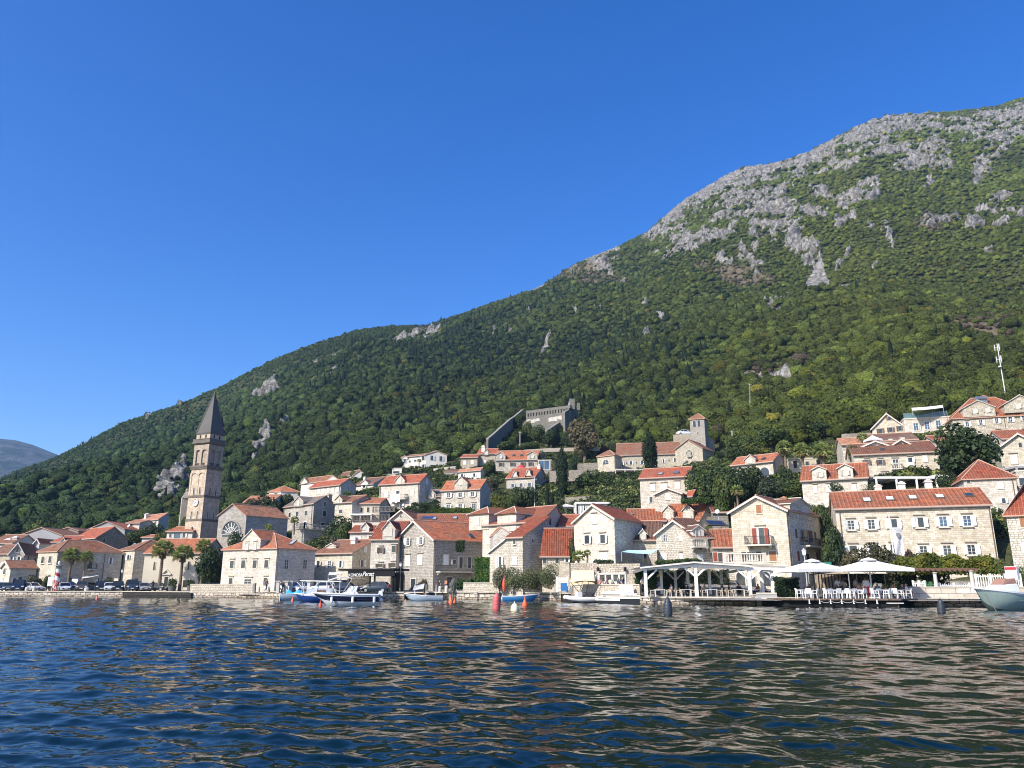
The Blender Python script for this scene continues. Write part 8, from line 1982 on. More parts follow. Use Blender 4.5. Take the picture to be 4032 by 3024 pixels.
# buoys
def buoy(reg,x,yw,hpx,kind,col,label,group=None):
    p=atz(*S(reg,x,yw),0); h=hpx*K/F*p.length; o=empty('mooring_buoy',(p.x,p.y,0),random.uniform(0,6),label,'buoy',group); o.rotation_euler=(random.uniform(-.06,.06),random.uniform(-.06,.06),0)
    prof={'cone':[(.05,-.3),(.31,-.15),(.345,.05),(.27,.3),(.14,.62),(.08,.85),(.10,.93),(.05,1.0)],'drum':[(.2,-.4),(.24,-.1),(.245,.15),(.235,.55),(.19,.8),(.11,.93),(.06,1.0)],'round':[(.1,-.4),(.38,-.2),(.44,.05),(.42,.35),(.3,.65),(.14,.78),(.06,.82),(.05,1.0)],'bell':[(.2,-.4),(.27,-.05),(.275,.2),(.25,.5),(.19,.75),(.12,.88),(.06,.9),(.07,.96),(.04,1.0)]}[kind]
    m=MB(); m.lathe((0,0,0),[(r*h,z*h) for r,z in prof],16)
    m.build('float',M_plain(*col,.5),o,smooth=True)
    m=MB()
    if kind in('drum','bell'):
        for k in range(9):
            z=.05+k*.085; r=float(np.interp(z,[b for a,b in prof],[a for a,b in prof]))+.004; m.lathe((0,0,z*h),[(r*h,0),(r*h+.012,.01),(r*h,.03)],16)
        m.build('rib_ring',M_plain(*[c*.75 for c in col],.5),o)
    m=MB(); n=8; m.tube([(.05*h*math.cos(6.283*k/n),0,h*1.02+.05*h*math.sin(6.283*k/n)) for k in range(n+1)],.012*h,5); m.build('ring',METAL,o)
buoy('R1',1172,1412,42,'cone',(.55,.16,.13),'small faded red cone buoy floating off the parked cars'); buoy('R3',1572,1437,52,'cone',(.58,.14,.12),'tilted red cone buoy under the covered boat'); buoy('R3',1910,1498,62,'cone',(.62,.09,.05),'red cone buoy in front of the cabin boat')
buoy('R4',1520,1458,84,'cone',(.75,.13,.04),'orange red cone buoy, larger of the touching pair'); buoy('R4',1566,1450,46,'cone',(.70,.13,.05),'small orange buoy, smaller of the touching pair'); buoy('R4',972,1438,26,'round',(.6,.25,.15),'tiny orange float beside the pale blue open boat')
buoy('R5',105,1532,178,'drum',(.60,.12,.12),'tall ribbed pinkish red buoy, the tallest of all'); buoy('R5',328,1555,108,'round',(.72,.66,.42),'cream yellow pear shaped buoy'); buoy('R5',450,1497,108,'cone',(.75,.10,.03),'bright orange cone buoy before the small blue boat')
buoy('R6',215,1592,190,'bell',(.035,.045,.06),'dark ribbed buoy in front of the pergola terrace'); buoy('R8',1215,1574,140,'bell',(.035,.042,.055),'dark ribbed buoy between the deck and the moored green boat')
# red kayak standing on its end, white stacked block, poster
p=Py('R5',200,1240,102.6); m=MB(); m.tube([(0,0,0),(0,0,.3),(0,0,1.0),(.06,0,1.7),(.1,0,2.1)],[.06,.2,.26,.2,.05],10); o=m.thing('kayak',M_plain(.62,.10,.05,.4),'red kayak standing upright against the white side wing','kayak',smooth=True); o.location=(p.x,102.6,1.0)
# hedges and ivy
def hedge(reg,x0,x1,yt,yb,Y0,Y1,depth,label,rgb,n=9000,name='hedge',leaf=.13,lump=.25,cat='hedge'):
    A=Py(reg,x0,yb,Y0); B=Py(reg,x1,yb,Y1); h=Py(reg,(x0+x1)/2,yt,(Y0+Y1)/2).z-(A.z+B.z)/2; rng=np.random.default_rng(int(abs(x0)+yt))
    L=math.hypot(B.x-A.x,B.y-A.y); u,v,w=rng.random(n),rng.random(n),rng.random(n); f=rng.integers(0,3,n)
    w=np.where(f==0,1.0,w); v=np.where(f==1,0.0,v)
    P=np.stack([u*L,v*depth,w*h],1); nz=fbm(P[:,0]*.8,P[:,1]*.8,P[:,2]*.8,3,9); P[:,2]+=(nz-.5)*lump*2.2*(w>.5); P[:,1]-=(nz-.5)*lump*1.6
    P+=rng.normal(size=(n,3))*.07
    nr=rng.normal(size=(n,3))*.6+np.array([0,-.5,.5]); nr/=np.linalg.norm(nr,axis=1)[:,None]; a=np.cross(nr,rng.normal(size=(n,3))); a/=np.linalg.norm(a,axis=1)[:,None]; b=np.cross(nr,a)
    V=tri_leaves(P,a,b,leaf,rng).reshape(-1,3); cl=vnoise(P[:,0]*1.2,P[:,1]*1.2,P[:,2]*1.2,4)
    col=np.array(rgb)*(.55+.5*cl+.4*rng.random(n))[:,None]*np.stack([1+.5*(cl-.5),np.ones(n),1-.3*(cl-.5)],1)
    o=npmesh(name,V,np.arange(3*n).reshape(-1,3),M_leaf((1,1,1)),False,{'col':np.repeat(col,3,0)}); link(o); o.location=A; o.rotation_euler=(0,0,math.atan2(B.y-A.y,B.x-A.x)); return tag(o,label,cat)
hedge('R4',1805,2010,925,1250,108.5,107,1.2,'bright green ivy clad hedge column beside the iron balcony',(.06,.12,.02),7000); hedge('U4',1285,1760,1545,1620,150,149,1.6,'long clipped green hedge above the solar panel roof',(.075,.12,.02),6000)
hedge('U4',1035,1345,1475,1625,151,150,3,'dark arched ivy arbour left of the long clipped hedge',(.04,.065,.022),6000,lump=.8); hedge('R4',1575,1665,705,835,114.6,114,.6,'dark ivy tuft hanging from the eaves of the rubble stone house',(.03,.05,.015),1600,name='ivy',cat='ivy')
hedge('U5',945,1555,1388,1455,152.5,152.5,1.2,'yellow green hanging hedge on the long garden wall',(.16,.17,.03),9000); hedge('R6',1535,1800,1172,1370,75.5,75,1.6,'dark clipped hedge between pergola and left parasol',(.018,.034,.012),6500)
hedge('R5',1790,2020,1085,1290,86,85,1.2,'round dark green hedge behind the white pergola post',(.035,.075,.02),4500,lump=.5); hedge('R6',150,430,1080,1290,86.8,86.8,1.2,'oleander hedge with white flowers behind the pergola',(.09,.13,.07),5000,lump=.5); hedge('R6',70,580,945,985,92,90,1.4,'low green hedge above the pergola roof',(.06,.085,.03),4500)
hedge('R7',1060,1870,1075,1300,79.5,78.5,1.5,'dark shaded foliage behind the deck tables on the right',(.02,.032,.012),7000,lump=.6); hedge('R6',450,960,1095,1300,91,90,1.2,'dark shrubs in the shade at the back of the pergola',(.018,.028,.012),5000,lump=.5); hedge('R6',380,730,200,250,112,111,1.5,'clipped hedge behind the two dormer house',(.05,.085,.02),3000); hedge('R8',765,2010,925,1100,74.5,73.8,3.0,'grape vine covering the trellis on stone columns',(.11,.125,.02),15000,name='grape_vine',lump=.7,cat='vine',leaf=.15)  # the back-of-pergola hedge is added, standing in for a dark interior
hedge('R5',1290,1500,945,985,92.5,91.8,.8,'row of low plants on the terrace edge above the stone shops',(.06,.075,.035),1500); hedge('R4',1580,1770,1190,1290,109,108.4,1.2,'low green shrubs at the foot of the iron balcony house',(.05,.085,.025),2500,lump=.5)
# ================================================================ palms
def palm_mesh(nf,skirt,seed):
    rng=np.random.default_rng(seed); V=[];C=[]
    def leaf(c,d,up,L,col,droop):
        side=np.cross(d,up); side/=np.linalg.norm(side)+1e-9
        for k in range(11):
            a=(k-5)/5*1.15; dd=d*math.cos(a)+side*math.sin(a); tip=c+dd*L*(.8+.2*rng.random()); tip[2]-=droop*L*(.25+.75*abs(a)/1.15)*(.5+rng.random()*.8)
            w=.07*L; pr=np.cross(dd,np.array([0,0,1.])); pr/=np.linalg.norm(pr)+1e-9; midp=c+dd*L*.5; midp[2]+=.03
            V.extend([c,midp+pr*w,tip,c,tip,midp-pr*w]); C.extend([col*rng.uniform(.7,1.25)]*6)
    for i in range(nf):
        az=rng.uniform(0,6.28); el=rng.uniform(-.55,1.35); d=np.array([math.cos(az)*math.cos(el),math.sin(az)*math.cos(el),math.sin(el)])
        c=d*.75; leaf(c,d,np.array([0,0,1.]),.75+.2*rng.random(),np.array([.17,.215,.08]) if el>-.2 else np.array([.22,.21,.11]),.35+.3*(el<0.2))
        V.extend([np.zeros(3),c+np.array([.015,0,0]),c-np.array([.015,0,0])]); C.extend([np.array([.1,.11,.04])]*3)
    for i in range(skirt):
        az=rng.uniform(0,6.28); z0=-rng.uniform(.1,1.0); d=np.array([math.cos(az)*.35,math.sin(az)*.35,-.93]); leaf(np.array([math.cos(az)*.12,math.sin(az)*.12,z0+.2]),d,np.array([math.cos(az),math.sin(az),.1]),.55,np.array([.24,.19,.11]),.1)
    V=np.array(V); o=npmesh('fronds',V,np.arange(len(V)).reshape(-1,3),M_leaf((1.7,1.6,1.4)),False,{'col':np.array(C)}); me=o.data; bpy.data.objects.remove(o); return me
PALM=[palm_mesh(46,26,1),palm_mesh(46,60,2),palm_mesh(34,4,3)]
def palm(reg,x,yc,yb,w,Y,label,v=0,lean=0):
    b=Py(reg,x,yb,Y); t=Py(reg,x,yc,Y); r=w/2*K/F*Y; o=empty('palm_tree',b,random.uniform(0,6),label,'palm tree'); hh=max(.4,t.z-b.z); tr=max(.1,r*.13)
    m=MB(); m.tube([(0,0,-.5),(lean*.3,0,hh*.35),(lean*.2,.05,hh*.7),(0,0,hh)],[tr*1.5,tr*1.1,tr,tr*1.1],9)
    for k in range(int(hh/.35)): m.lathe((lean*.25*math.sin(k*.35/hh*3.1),0,k*.35),[(tr*1.12,0),(tr*1.25,.1),(tr*1.1,.18)],9)
    m.build('trunk',M_bark(.17,.13,.09),o)
    c=bpy.data.objects.new('fronds',PALM[v]); link(c,o); c.location=(0,0,hh); c.scale=(r*.78,)*3; return o
palm('R1',822,880,1228,190,141,'slim palm tree before the palace, left of the shorter palm'); palm('R1',1000,900,1218,150,141.5,'shorter palm tree before the palace, right of its taller neighbour'); palm('R1',1930,815,1215,240,134,'tall fan palm left of the chapel door',1); palm('R3',205,865,1292,225,131,'fan palm with bushy crown right of the chapel door',1); palm('R3',470,775,1200,190,136,'palm crown rising out of the dense dark tree',0)
palm('R3',1590,455,600,100,153,'small palm at the corner of the slate roofed house',2); palm('U6',1640,810,1010,190,131.5,'shaggy palm with dry fronds right of the orange roofed white house',1); palm('U6',1855,850,1070,210,130,'tallest shaggy palm in the middle of the three on the slope',1); palm('U6',2100,850,1030,220,131,'greener palm, rightmost of the three on the slope',0)
palm('R5',1100,895,985,150,92.4,'spiky yucca in the terrace corner, left of the thin one',2); palm('R5',1208,855,985,90,92.3,'thin upright yucca on the terrace by the tall white house',2); palm('U4',1135,965,1090,50,209,'tiny palm before the white villa block',2); palm('U5',1660,1400,1530,130,147,'pale fan palm at the right end of the garden hedge',2); palm('U8',270,690,790,130,122,'small bushy palm left of the cream parasol terrace',2); palm('R3',1275,555,620,110,146,'yellow green palm tuft before the stone church',2); palm('U6',1060,1330,1470,150,107,'spiky palm among the dark trees behind the beige house',2)
# ================================================================ trees in the village
def T(reg,x,yt,yb,w,Y,kind,label,rgb=(.06,.088,.028),**k):
    b=Py(reg,x,yb,Y); t=Py(reg,x,yt,Y); b.z=min(b.z,max(ground(b.x,b.y),b.z-3)); 
    px,py=proj(b); return tree(px,py,Y,max(1.0,(t.z-b.z)),w*K/F*Y,kind,label,rgb,**k)
DG=(.05,.078,.029); MG=(.08,.115,.033); YG=(.125,.15,.036); OL=(.11,.12,.07); BR=(.13,.115,.06)
for a in [('R3',560,745,1255,400,129,'round','big dense dark tree between the chapel and the white gable house',DG),('R3',905,612,830,270,141,'round','dark tree crown behind the white front gable',DG),('R1',1610,570,720,260,172,'round','round tree right of the dark gabled house',MG),('R1',1790,500,720,260,178,'round','tree below the hillside terrace house',DG),('R1',1960,575,720,200,164,'round','tree left of the white house with big window',MG),('R1',2100,420,560,150,185,'round','tree right of the hillside terrace house',MG),
 ('R3',250,400,660,110,163,'round','ivy green tree at the foot of the ruined turret',MG),('R3',95,490,580,150,164,'round','shrubby tree left of the bell tower base',MG),('R3',1085,180,290,240,176,'round','olive grey tree before the low orange roof',OL),('R3',1280,170,350,330,168,'round','tree right of the church roof ridge',DG),('R3',1480,130,300,220,182,'round','dark tree beside the hipped red roof house',DG),('R3',1110,110,230,160,190,'round','round tree behind the low orange roof',MG),
 ('R4',165,380,660,350,146,'round','big dark tree left of the balustrade terraces',DG),('R4',215,505,640,240,142,'round','lower lighter tree in front of the balustrade',MG),('R3',2080,640,740,190,139,'round','dusty tree behind the dark brown roof',OL),('U4',620,1010,1190,340,222,'round','tree left of the white garage block',MG),('U4',1345,1110,1190,150,199,'bush','bush on the rubble slope',YG),('U4',1990,965,1165,200,191,'round','green tree before the stone house with stone gables',MG),('U4',980,1045,1150,120,211,'round','dark bush in front of the villa veranda',DG),('U4',505,1320,1400,90,180,'round','dark bush beside the laundry house',DG),('U4',270,1300,1370,160,179,'bush','vine covered bush beside the closed shutter house',MG),
 ('R5',140,130,305,250,151,'round','bright round tree below the small dormer house, left one',YG),('R5',285,140,305,190,150,'round','middle tree below the small dormer house',MG),('R5',445,60,305,330,152,'round','dark tree below the small dormer house, right one',DG),('U5',60,1160,1300,180,175,'round','grey green tree left of the small dormer house',OL),('R5',830,240,440,220,124,'round','dark tree left of the white garden parasol',DG),('R5',905,340,430,150,122,'bush','rounded shrub under the garden parasol',DG),('R5',1015,655,790,110,104,'round','small dark tree between porch roof and tall white house',DG),
 ('U5',1275,1065,1405,480,166,'round','big round green tree right of the big cypress',MG),('U5',1480,1100,1300,230,171,'round','bougainvillea grey tree below the convent wing',OL),('U5',1690,1105,1260,260,171,'round','dark tree before the convent loggia',DG),('U5',1700,1240,1500,330,155,'round','tree at the left of the long white house',MG),('U5',1920,1440,1550,330,128,'bush','bushes under the long white house',MG),('U5',1950,1350,1480,120,150,'spire','small conical cypress left of the long white house',DG),
 ('U5',1170,440,900,430,203,'round','tall brownish tree with forked trunk below the fortress',BR),('U5',1000,600,800,200,214,'round','dark tree at the corner of the fortress',DG),('U5',615,520,680,250,229,'round','tree growing inside the fortress terrace',MG),('U5',770,600,810,270,220,'round','dark tree below the fortress buttress',DG),('U5',250,720,880,300,218,'round','roadside tree left of the white edged road wall',MG),('U5',470,740,870,260,216,'round','roadside tree above the stone gabled house',MG),('U5',1540,740,870,170,204,'round','dark round tree left of the orange convent roof',DG),('U5',1400,760,870,90,206,'bush','rusty brown bush above the convent terrace',(.12,.05,.03)),('U5',380,390,500,160,236,'round','tree behind the stepped fortress wall',DG),('U5',480,480,630,110,233,'round','ivy covered tree on the fortress terrace wall',YG),('U5',650,830,930,120,197,'round','olive tree behind the glass extension',OL),('U5',1030,910,1070,130,174,'round','dark tree on the stone terrace',DG),('U5',820,960,1080,130,176,'round','grey green tree right of the glass extension',OL),
 ('U6',640,1050,1420,380,119,'round','tree behind the little gabled house on the slope',MG),('U6',830,1010,1450,460,116,'round','tall dense tree left of the arched porch house',DG),('U6',1020,1060,1460,400,113,'round','dark dense tree in the middle of the slope grove',DG),('U6',1210,1020,1450,350,117,'round','tree before the arched porch house',DG),('U6',1440,1160,1450,320,112,'round','grey green tree above the tall beige roof',(.055,.075,.045)),('U6',1720,1190,1450,370,111,'round','green tree left of the two dormer house on the slope',MG),('U6',1650,1030,1280,190,122,'round','tree right of the shaded gable of the porch house',DG),('U6',880,1120,1480,330,109,'round','lighter tree in front of the slope grove',MG),('U6',870,850,970,140,170,'round','dark bush at the foot of the hill church',DG),
 ('U6',1130,650,910,460,160,'round','green tree mass right of the hill church',MG),('U6',1480,560,880,520,156,'round','large tree above the white porch house',MG),('U6',1960,500,780,500,163,'round','largest dark tree above the palms',DG),('U6',1300,740,930,330,150,'round','ivy green tree above the white porch house',YG),('U6',1060,780,960,260,154,'round','tree right of the broken stone wall',DG),('U6',820,520,700,180,199,'round','brownish tree behind the church tower',BR),
 ('R6',900,235,360,230,109,'round','tree left of the tall beige gable',MG),('R6',985,460,600,120,99,'round','dark tree squeezed beside the tall beige house',DG),('R7',790,230,1010,250,97,'round','tall dark tree between the beige house and the hotel',DG),('R7',840,700,1010,190,95,'round','deep green bush in the gap beside the hotel',(.025,.04,.016)),('R7',880,520,1020,330,90.5,'round','dark leafy tree filling the shaded alley beside the hotel',DG),('R7',965,0,180,330,107,'round','round dark tree above the hotel roof, left one',DG),('U8',300,1205,1360,270,105,'round','grey olive tree behind the hotel chimneys',OL),
 ('U8',1560,560,1220,800,106,'round','very large dark spreading tree on the right hillside',(.046,.078,.028)),('U8',165,760,910,180,119,'round','brownish tree left of the long brown roof',BR),('U8',1330,1100,1260,260,103,'round','lower green part of the hillside grove by the veranda',DG),
 ('R7',1180,770,1090,380,79.5,'round','brown green olive tree before the hotel, left one',(.075,.072,.035)),('R7',1450,745,1090,420,79.5,'round','brown green olive tree before the hotel, right one',(.07,.07,.035)),('R7',1800,800,1060,200,79,'round','dark reddish tree beside the hotel banner',(.06,.04,.025)),('R8',1080,835,1000,330,77.5,'round','green leafy tree under the hotel windows',(.055,.09,.02)),('R8',2190,1000,1140,140,73.5,'round','small shrub at the corner of the right edge house',MG),
 ('R1',385,1120,1250,190,141,'round','grey green shrub before the low stone annex',OL),('R1',565,1115,1240,110,140.6,'round','small potted tree at the palace corner',MG),('R1',1320,1140,1250,150,139.5,'round','dusty shrubs at the right end of the cafe',OL),('R4',1550,1150,1290,90,107.8,'round','small white flowering shrub by the path',(.35,.34,.3)),('R4',2110,1010,1260,190,104,'round','thin pale shrub before the red kayak',(.2,.2,.12)),('R4',1205,1160,1260,90,109.5,'round','small dry shrub against the rubble stone wall',BR)]:
    T(*a)
for a in [('R5',330,1010,1345,330,98.8,'round','feathery tamarisk bush, left one behind the small blue boat',(.12,.14,.065)),('R5',540,1010,1345,330,98.2,'round','feathery tamarisk bush, middle one on the quay',(.13,.15,.065)),('R5',740,985,1345,260,96.5,'round','feathery tamarisk bush, right one beside the iron gate',(.125,.145,.06))]: T(*a,n=4200,size=.05,trunk=False)
for a in [('U5',908,768,1430,135,161,'spire','very tall dark cypress left of the big round tree',(.022,.042,.017)),('U5',1975,600,1100,175,170,'spire','wide tall cypress in front of the convent roof',(.022,.042,.016)),('U5',722,1235,1500,52,150,'spire','slim short cypress left of the very tall cypress',(.025,.045,.018)),('U5',780,1338,1500,46,148,'spire','smallest slim cypress before the hillside wall',(.02,.036,.016))]: T(*a,n=5200)
for i in range(26):   # cypresses of the wood that read singly on the slope
    pass
# ================================================================ people
_pose={}
def body_mesh(pose):
    if pose in _pose: return _pose[pose]
    P=dict(pel=(0,0,.95),sp=(0,0,1.13),ch=(0,-.01,1.34),nk=(0,0,1.50),hd=(0,-.02,1.60),tp=(0,-.01,1.70))
    for s,n in ((-1,'l'),(1,'r')):
        P['sh'+n]=(s*.19,0,1.43); P['el'+n]=(s*.25,.03,1.15); P['wr'+n]=(s*.24,-.09,.93); P['ha'+n]=(s*.23,-.12,.83)
        P['hp'+n]=(s*.10,0,.90); P['kn'+n]=(s*.11,-.02,.50); P['an'+n]=(s*.11,.02,.09); P['to'+n]=(s*.12,-.15,.045)
    if pose=='walk':
        P.update(knl=(-.10,-.16,.52),anl=(-.10,-.26,.10),tol=(-.10,-.42,.07),knr=(.10,.06,.49),anr=(.10,.32,.16),tor=(.10,.20,.06),ell=(-.26,.12,1.17),wrl=(-.25,.16,.95),hal=(-.24,.14,.86),elr=(.26,-.05,1.15),wrr=(.24,-.22,.98),har=(.23,-.28,.91))
    if pose=='sit':
        for k in ('pel','sp','ch','nk','hd','tp','shl','shr'): P[k]=(P[k][0],P[k][1]+.06,P[k][2]-.44)
        for s,n in ((-1,'l'),(1,'r')): P['hp'+n]=(s*.1,.0,.50); P['kn'+n]=(s*.12,-.42,.52); P['an'+n]=(s*.12,-.42,.10); P['to'+n]=(s*.12,-.58,.05); P['el'+n]=(s*.25,-.04,.72); P['wr'+n]=(s*.18,-.28,.72); P['ha'+n]=(s*.15,-.36,.72)
    if pose=='lean':
        for k in ('sp','ch','nk','hd','tp'): t=(P[k][2]-.95); P[k]=(P[k][0],-t*.55,.95+t*.83)
        for n,s in (('l',-1),('r',1)): P['sh'+n]=(s*.19,-.26,1.34); P['el'+n]=(s*.24,-.36,1.10); P['wr'+n]=(s*.18,-.52,.95); P['ha'+n]=(s*.16,-.6,.92)
    Rd=dict(pel=.135,sp=.125,ch=.15,nk=.055,hd=.105,tp=.075,sh=.062,el=.045,wr=.034,ha=.04,hp=.095,kn=.062,an=.042,to=.038)
    E=[('pel','sp'),('sp','ch'),('ch','nk'),('nk','hd'),('hd','tp')]+[(a+n,b+n) if a not in('ch','pel') else (a,b+n) for n in 'lr' for a,b in (('ch','sh'),('sh','el'),('el','wr'),('wr','ha'),('pel','hp'),('hp','kn'),('kn','an'),('an','to'))]
    names=list(P); bm=bmesh.new(); sl=bm.verts.layers.skin.verify(); vs={}
    for n in names:
        v=bm.verts.new(P[n]); r=Rd[n[:-1] if n[:-1] in Rd and n not in Rd else n]; v[sl].radius=(r*(1.25 if n in('ch','sp','pel') else 1),r); v[sl].use_root=(n=='pel'); vs[n]=v
    for a,b in E: bm.edges.new((vs[a],vs[b]))
    me=bpy.data.meshes.new('p'); bm.to_mesh(me); bm.free(); o=bpy.data.objects.new('p',me); COL.objects.link(o)
    o.modifiers.new('s','SKIN'); q=o.modifiers.new('u','SUBSURF'); q.levels=1; q.render_levels=1
    dg=bpy.context.evaluated_depsgraph_get(); m2=bpy.data.meshes.new_from_object(o.evaluated_get(dg)); bpy.data.objects.remove(o)
    for f in m2.polygons: f.use_smooth=True
    # label faces by the nearest bone
    pa=[(np.array(P[a]),np.array(P[b]),a,b) for a,b in E]; lab=[]
    for f in m2.polygons:
        c=np.array(f.center); best=min(pa,key=lambda t:np.linalg.norm(c-(t[0]+(t[1]-t[0])*np.clip(np.dot(c-t[0],t[1]-t[0])/np.dot(t[1]-t[0],t[1]-t[0]),0,1))))
        a,b=best[2],best[3]; k='torso' if a in('pel','sp','ch') and b[:2] not in('hp','nk') else 'upperarm' if b[:2]=='el' else 'thigh' if b[:2] in('kn','hp') else 'shin' if b[:2]=='an' else 'head' if b in('hd','tp') else 'skin'
        if k=='head' and not(c[2]>P['hd'][2]+.03 or c[1]>P['hd'][1]+.05): k='skin'
        lab.append(k)
    _pose[pose]=(m2,lab); return _pose[pose]
def shell(me,lab,keep,off,name,mat):
    bm=bmesh.new(); bm.from_mesh(me); bm.faces.ensure_lookup_table(); bm.normal_update()
    mv={v.index:v.co+v.normal*off for v in bm.verts}
    for v in bm.verts: v.co=mv[v.index]
    bmesh.ops.delete(bm,geom=[f for f,l in zip(list(bm.faces),lab) if l not in keep],context='FACES')
    if name=='hair':
        left=set(bm.faces); best=set()
        while left:
            st=[left.pop()]; isl=set(st)
            while st:
                for e in st.pop().edges:
                    for f in e.link_faces:
                        if f in left: left.discard(f); isl.add(f); st.append(f)
            if len(isl)>len(best): best=isl
        bmesh.ops.delete(bm,geom=[f for f in bm.faces if f not in best],context='FACES')
    m=bpy.data.meshes.new(name); bm.to_mesh(m); bm.free(); m.materials.clear(); m.materials.append(mat); return m
SKIN=M_plain(.42,.25,.17,.6)
def person(reg,x,Y,z,rz,pose,label,shirt,pants,hair=(.03,.02,.015),long=False,shorts=False,scale=1.0,bare=False,pack=None,group=None):
    p=Py(reg,x,1300,Y); me,lab=body_mesh(pose); o=empty('person',(p.x,Y,z),rz,label,'person',group); o.scale=(scale,)*3
    b=me.copy(); b.materials.clear(); b.materials.append(SKIN); add_part(o,'body',b)
    if not bare: add_part(o,'shirt',shell(me,lab,('torso','upperarm'),.014,'shirt',M_plain(*shirt,.85)))
    add_part(o,'shorts' if shorts else 'trousers',shell(me,lab,('thigh',) if shorts else ('thigh','shin'),.012,'trousers',M_plain(*pants,.85)))
    add_part(o,'hair',shell(me,lab,('head',),.016,'hair',M_plain(*hair,.8)))
    if pack: m=MB(); m.box((0,.2,1.28),(.32,.2,.46)); m.build('backpack',M_plain(*pack),o)
    return o
W_=(.75,.75,.76); K_=(.02,.02,.022); N_=(.03,.04,.09)
for a in [('R3',1252,110.4,.97,1.2,'walk','person in pinkish top walking along the quay before the white gable house',(.4,.28,.27),(.05,.05,.06)),('R3',1458,109.5,.85,.3,'walk','dark clad person stepping between the parked white car and boats',(.16,.09,.08),K_),
 ('R4',1386,109,.95,2.6,'walk','person in black walking by the rubble stone house',K_,K_),('R4',1466,108.2,.95,3.0,'stand','person with orange backpack and blue clothes at the path',(.1,.13,.3),(.05,.08,.3),(.03,.02,.015),False,False,1.0,False,(.5,.2,.08)),
 ('R5',145,106.2,1.62,0,'sit','child in red shorts sitting on the low stone wall',(.35,.2,.16),(.5,.05,.05),(.03,.02,.015),False,True,.8),
 ('R5',1012,90.2,.95,-.6,'stand','person in patterned grey clothes beside the beige awning',(.3,.32,.36),(.3,.32,.36)),('R5',1362,89.4,.95,.3,'walk','woman in pink behind the dark bimini',(.5,.25,.2),(.3,.12,.1)),('R5',1440,89.3,.95,1.2,'walk','woman in white walking before the glass doors',(.6,.5,.45),(.55,.5,.45)),('R5',1490,89.2,.95,2.6,'stand','man in pale green shirt before the glass doors',(.4,.42,.34),(.2,.2,.17)),
 ('R5',1580,89,.95,-1.3,'stand','bald man in dark jacket over a white shirt before the glass doors',(.06,.07,.08),K_,(.3,.19,.13)),('R5',1635,88.8,.95,1.4,'stand','white haired man in dark blue before the glass doors',(.03,.04,.08),K_,(.6,.6,.58)),('R5',1882,85.2,1.0,.4,'stand','waiter in white shirt half behind the left pergola post',W_,K_),
 ('R6',250,80.3,ZP,-1.4,'sit','woman in pale top sitting at the first pergola table',(.6,.45,.4),(.3,.25,.2),(.06,.03,.02)),('R6',460,83,ZP,1.5,'sit','guest in dark shirt sitting in the pergola shade, leftmost of the shaded row',K_,K_),('R6',520,83,ZP,-1.5,'sit','guest in grey sitting across from the leftmost shaded guest',(.2,.2,.2),K_),('R6',600,83.5,ZP,.4,'sit','guest behind the middle pergola post in a brown shirt',(.15,.1,.08),K_),('R6',655,82.5,ZP,-1.4,'sit','woman in light dress sitting right of the middle pergola post',(.45,.4,.36),K_),('R6',880,82.6,ZP,1.5,'sit','man in black turned sideways in the pergola shade',K_,K_),
 ('R6',962,83,ZP,1.4,'sit','guest with dark hair sitting by the arched doorway',(.1,.12,.1),K_),('R6',1078,83.2,ZP,0,'sit','guest in navy sitting below the arched doorway',N_,K_),('R6',1300,81,ZP,-1.2,'sit','guest in red sitting at the right back of the pergola',(.3,.06,.05),K_),('R6',1400,80.4,ZP,1.2,'sit','guest in pale blue sitting beside the dark hedge',(.3,.36,.42),K_),
 ('R7',575,73.3,ZD,.6,'sit','bare shouldered guest with dark hair at the left of the deck',(.2,.1,.08),K_),('R7',632,73,ZD,-.4,'sit','bare backed guest in front of the dark parasol pole',(.3,.15,.1),K_,(.04,.025,.02),False,True,1,True),('R7',742,73.4,ZD,1.3,'sit','guest in grey shirt and white cap right of the dark parasol pole',(.3,.3,.28),K_,(.7,.7,.68)),('R7',925,75.2,.75,.1,'stand','waiter in white shirt standing at the back of the deck',W_,K_),('R7',1020,73.6,ZD,-1.2,'lean','waiter in grey bending over a table',(.36,.33,.33),K_),('R7',1140,74.2,ZD,.4,'stand','guest in pale shirt standing before the cream buggy',(.45,.4,.37),K_),
 ('R7',1182,72.6,ZD,3.0,'sit','sunburnt bare backed man seated with his back to the water',(.4,.2,.12),K_,(.2,.12,.07),False,True,1.05,True),('R7',1268,71.9,ZD,2.9,'stand','man in grey shirt and bright red trousers standing at a table',(.55,.56,.58),(.5,.03,.04),(.1,.08,.06),False,False,1.05),('R7',960,73,ZD,1.5,'sit','guest in black seated right of the standing waiter',K_,K_),('R7',1400,73.2,ZD,-.5,'sit','guest in blue grey seated behind the deck chairs',(.2,.24,.28),K_),('R7',1475,73.3,ZD,.8,'sit','tanned guest leaning back under the right parasol',(.3,.17,.1),K_),('R7',1585,73,ZD,-.8,'sit','guest in salmon top under the right parasol',(.45,.2,.14),K_),('R7',1700,71.3,ZD,-1.3,'sit','dark haired woman seated at the end of the deck',(.1,.08,.08),K_),('R7',1755,71.2,ZD,1.3,'sit','fair haired woman in white top and black shorts at the end of the deck',(.65,.62,.6),K_,(.5,.4,.25),False,True)]:
    person(*a)
person('R1',665,133.6,.95,.2,'walk','bather in red passing in front of the striped pole',(.45,.2,.16),(.45,.06,.05),shorts=True); person('R1',1842,133.2,.95,1.2,'walk','man in dark clothes walking before the black sedan',(.06,.06,.07),K_)
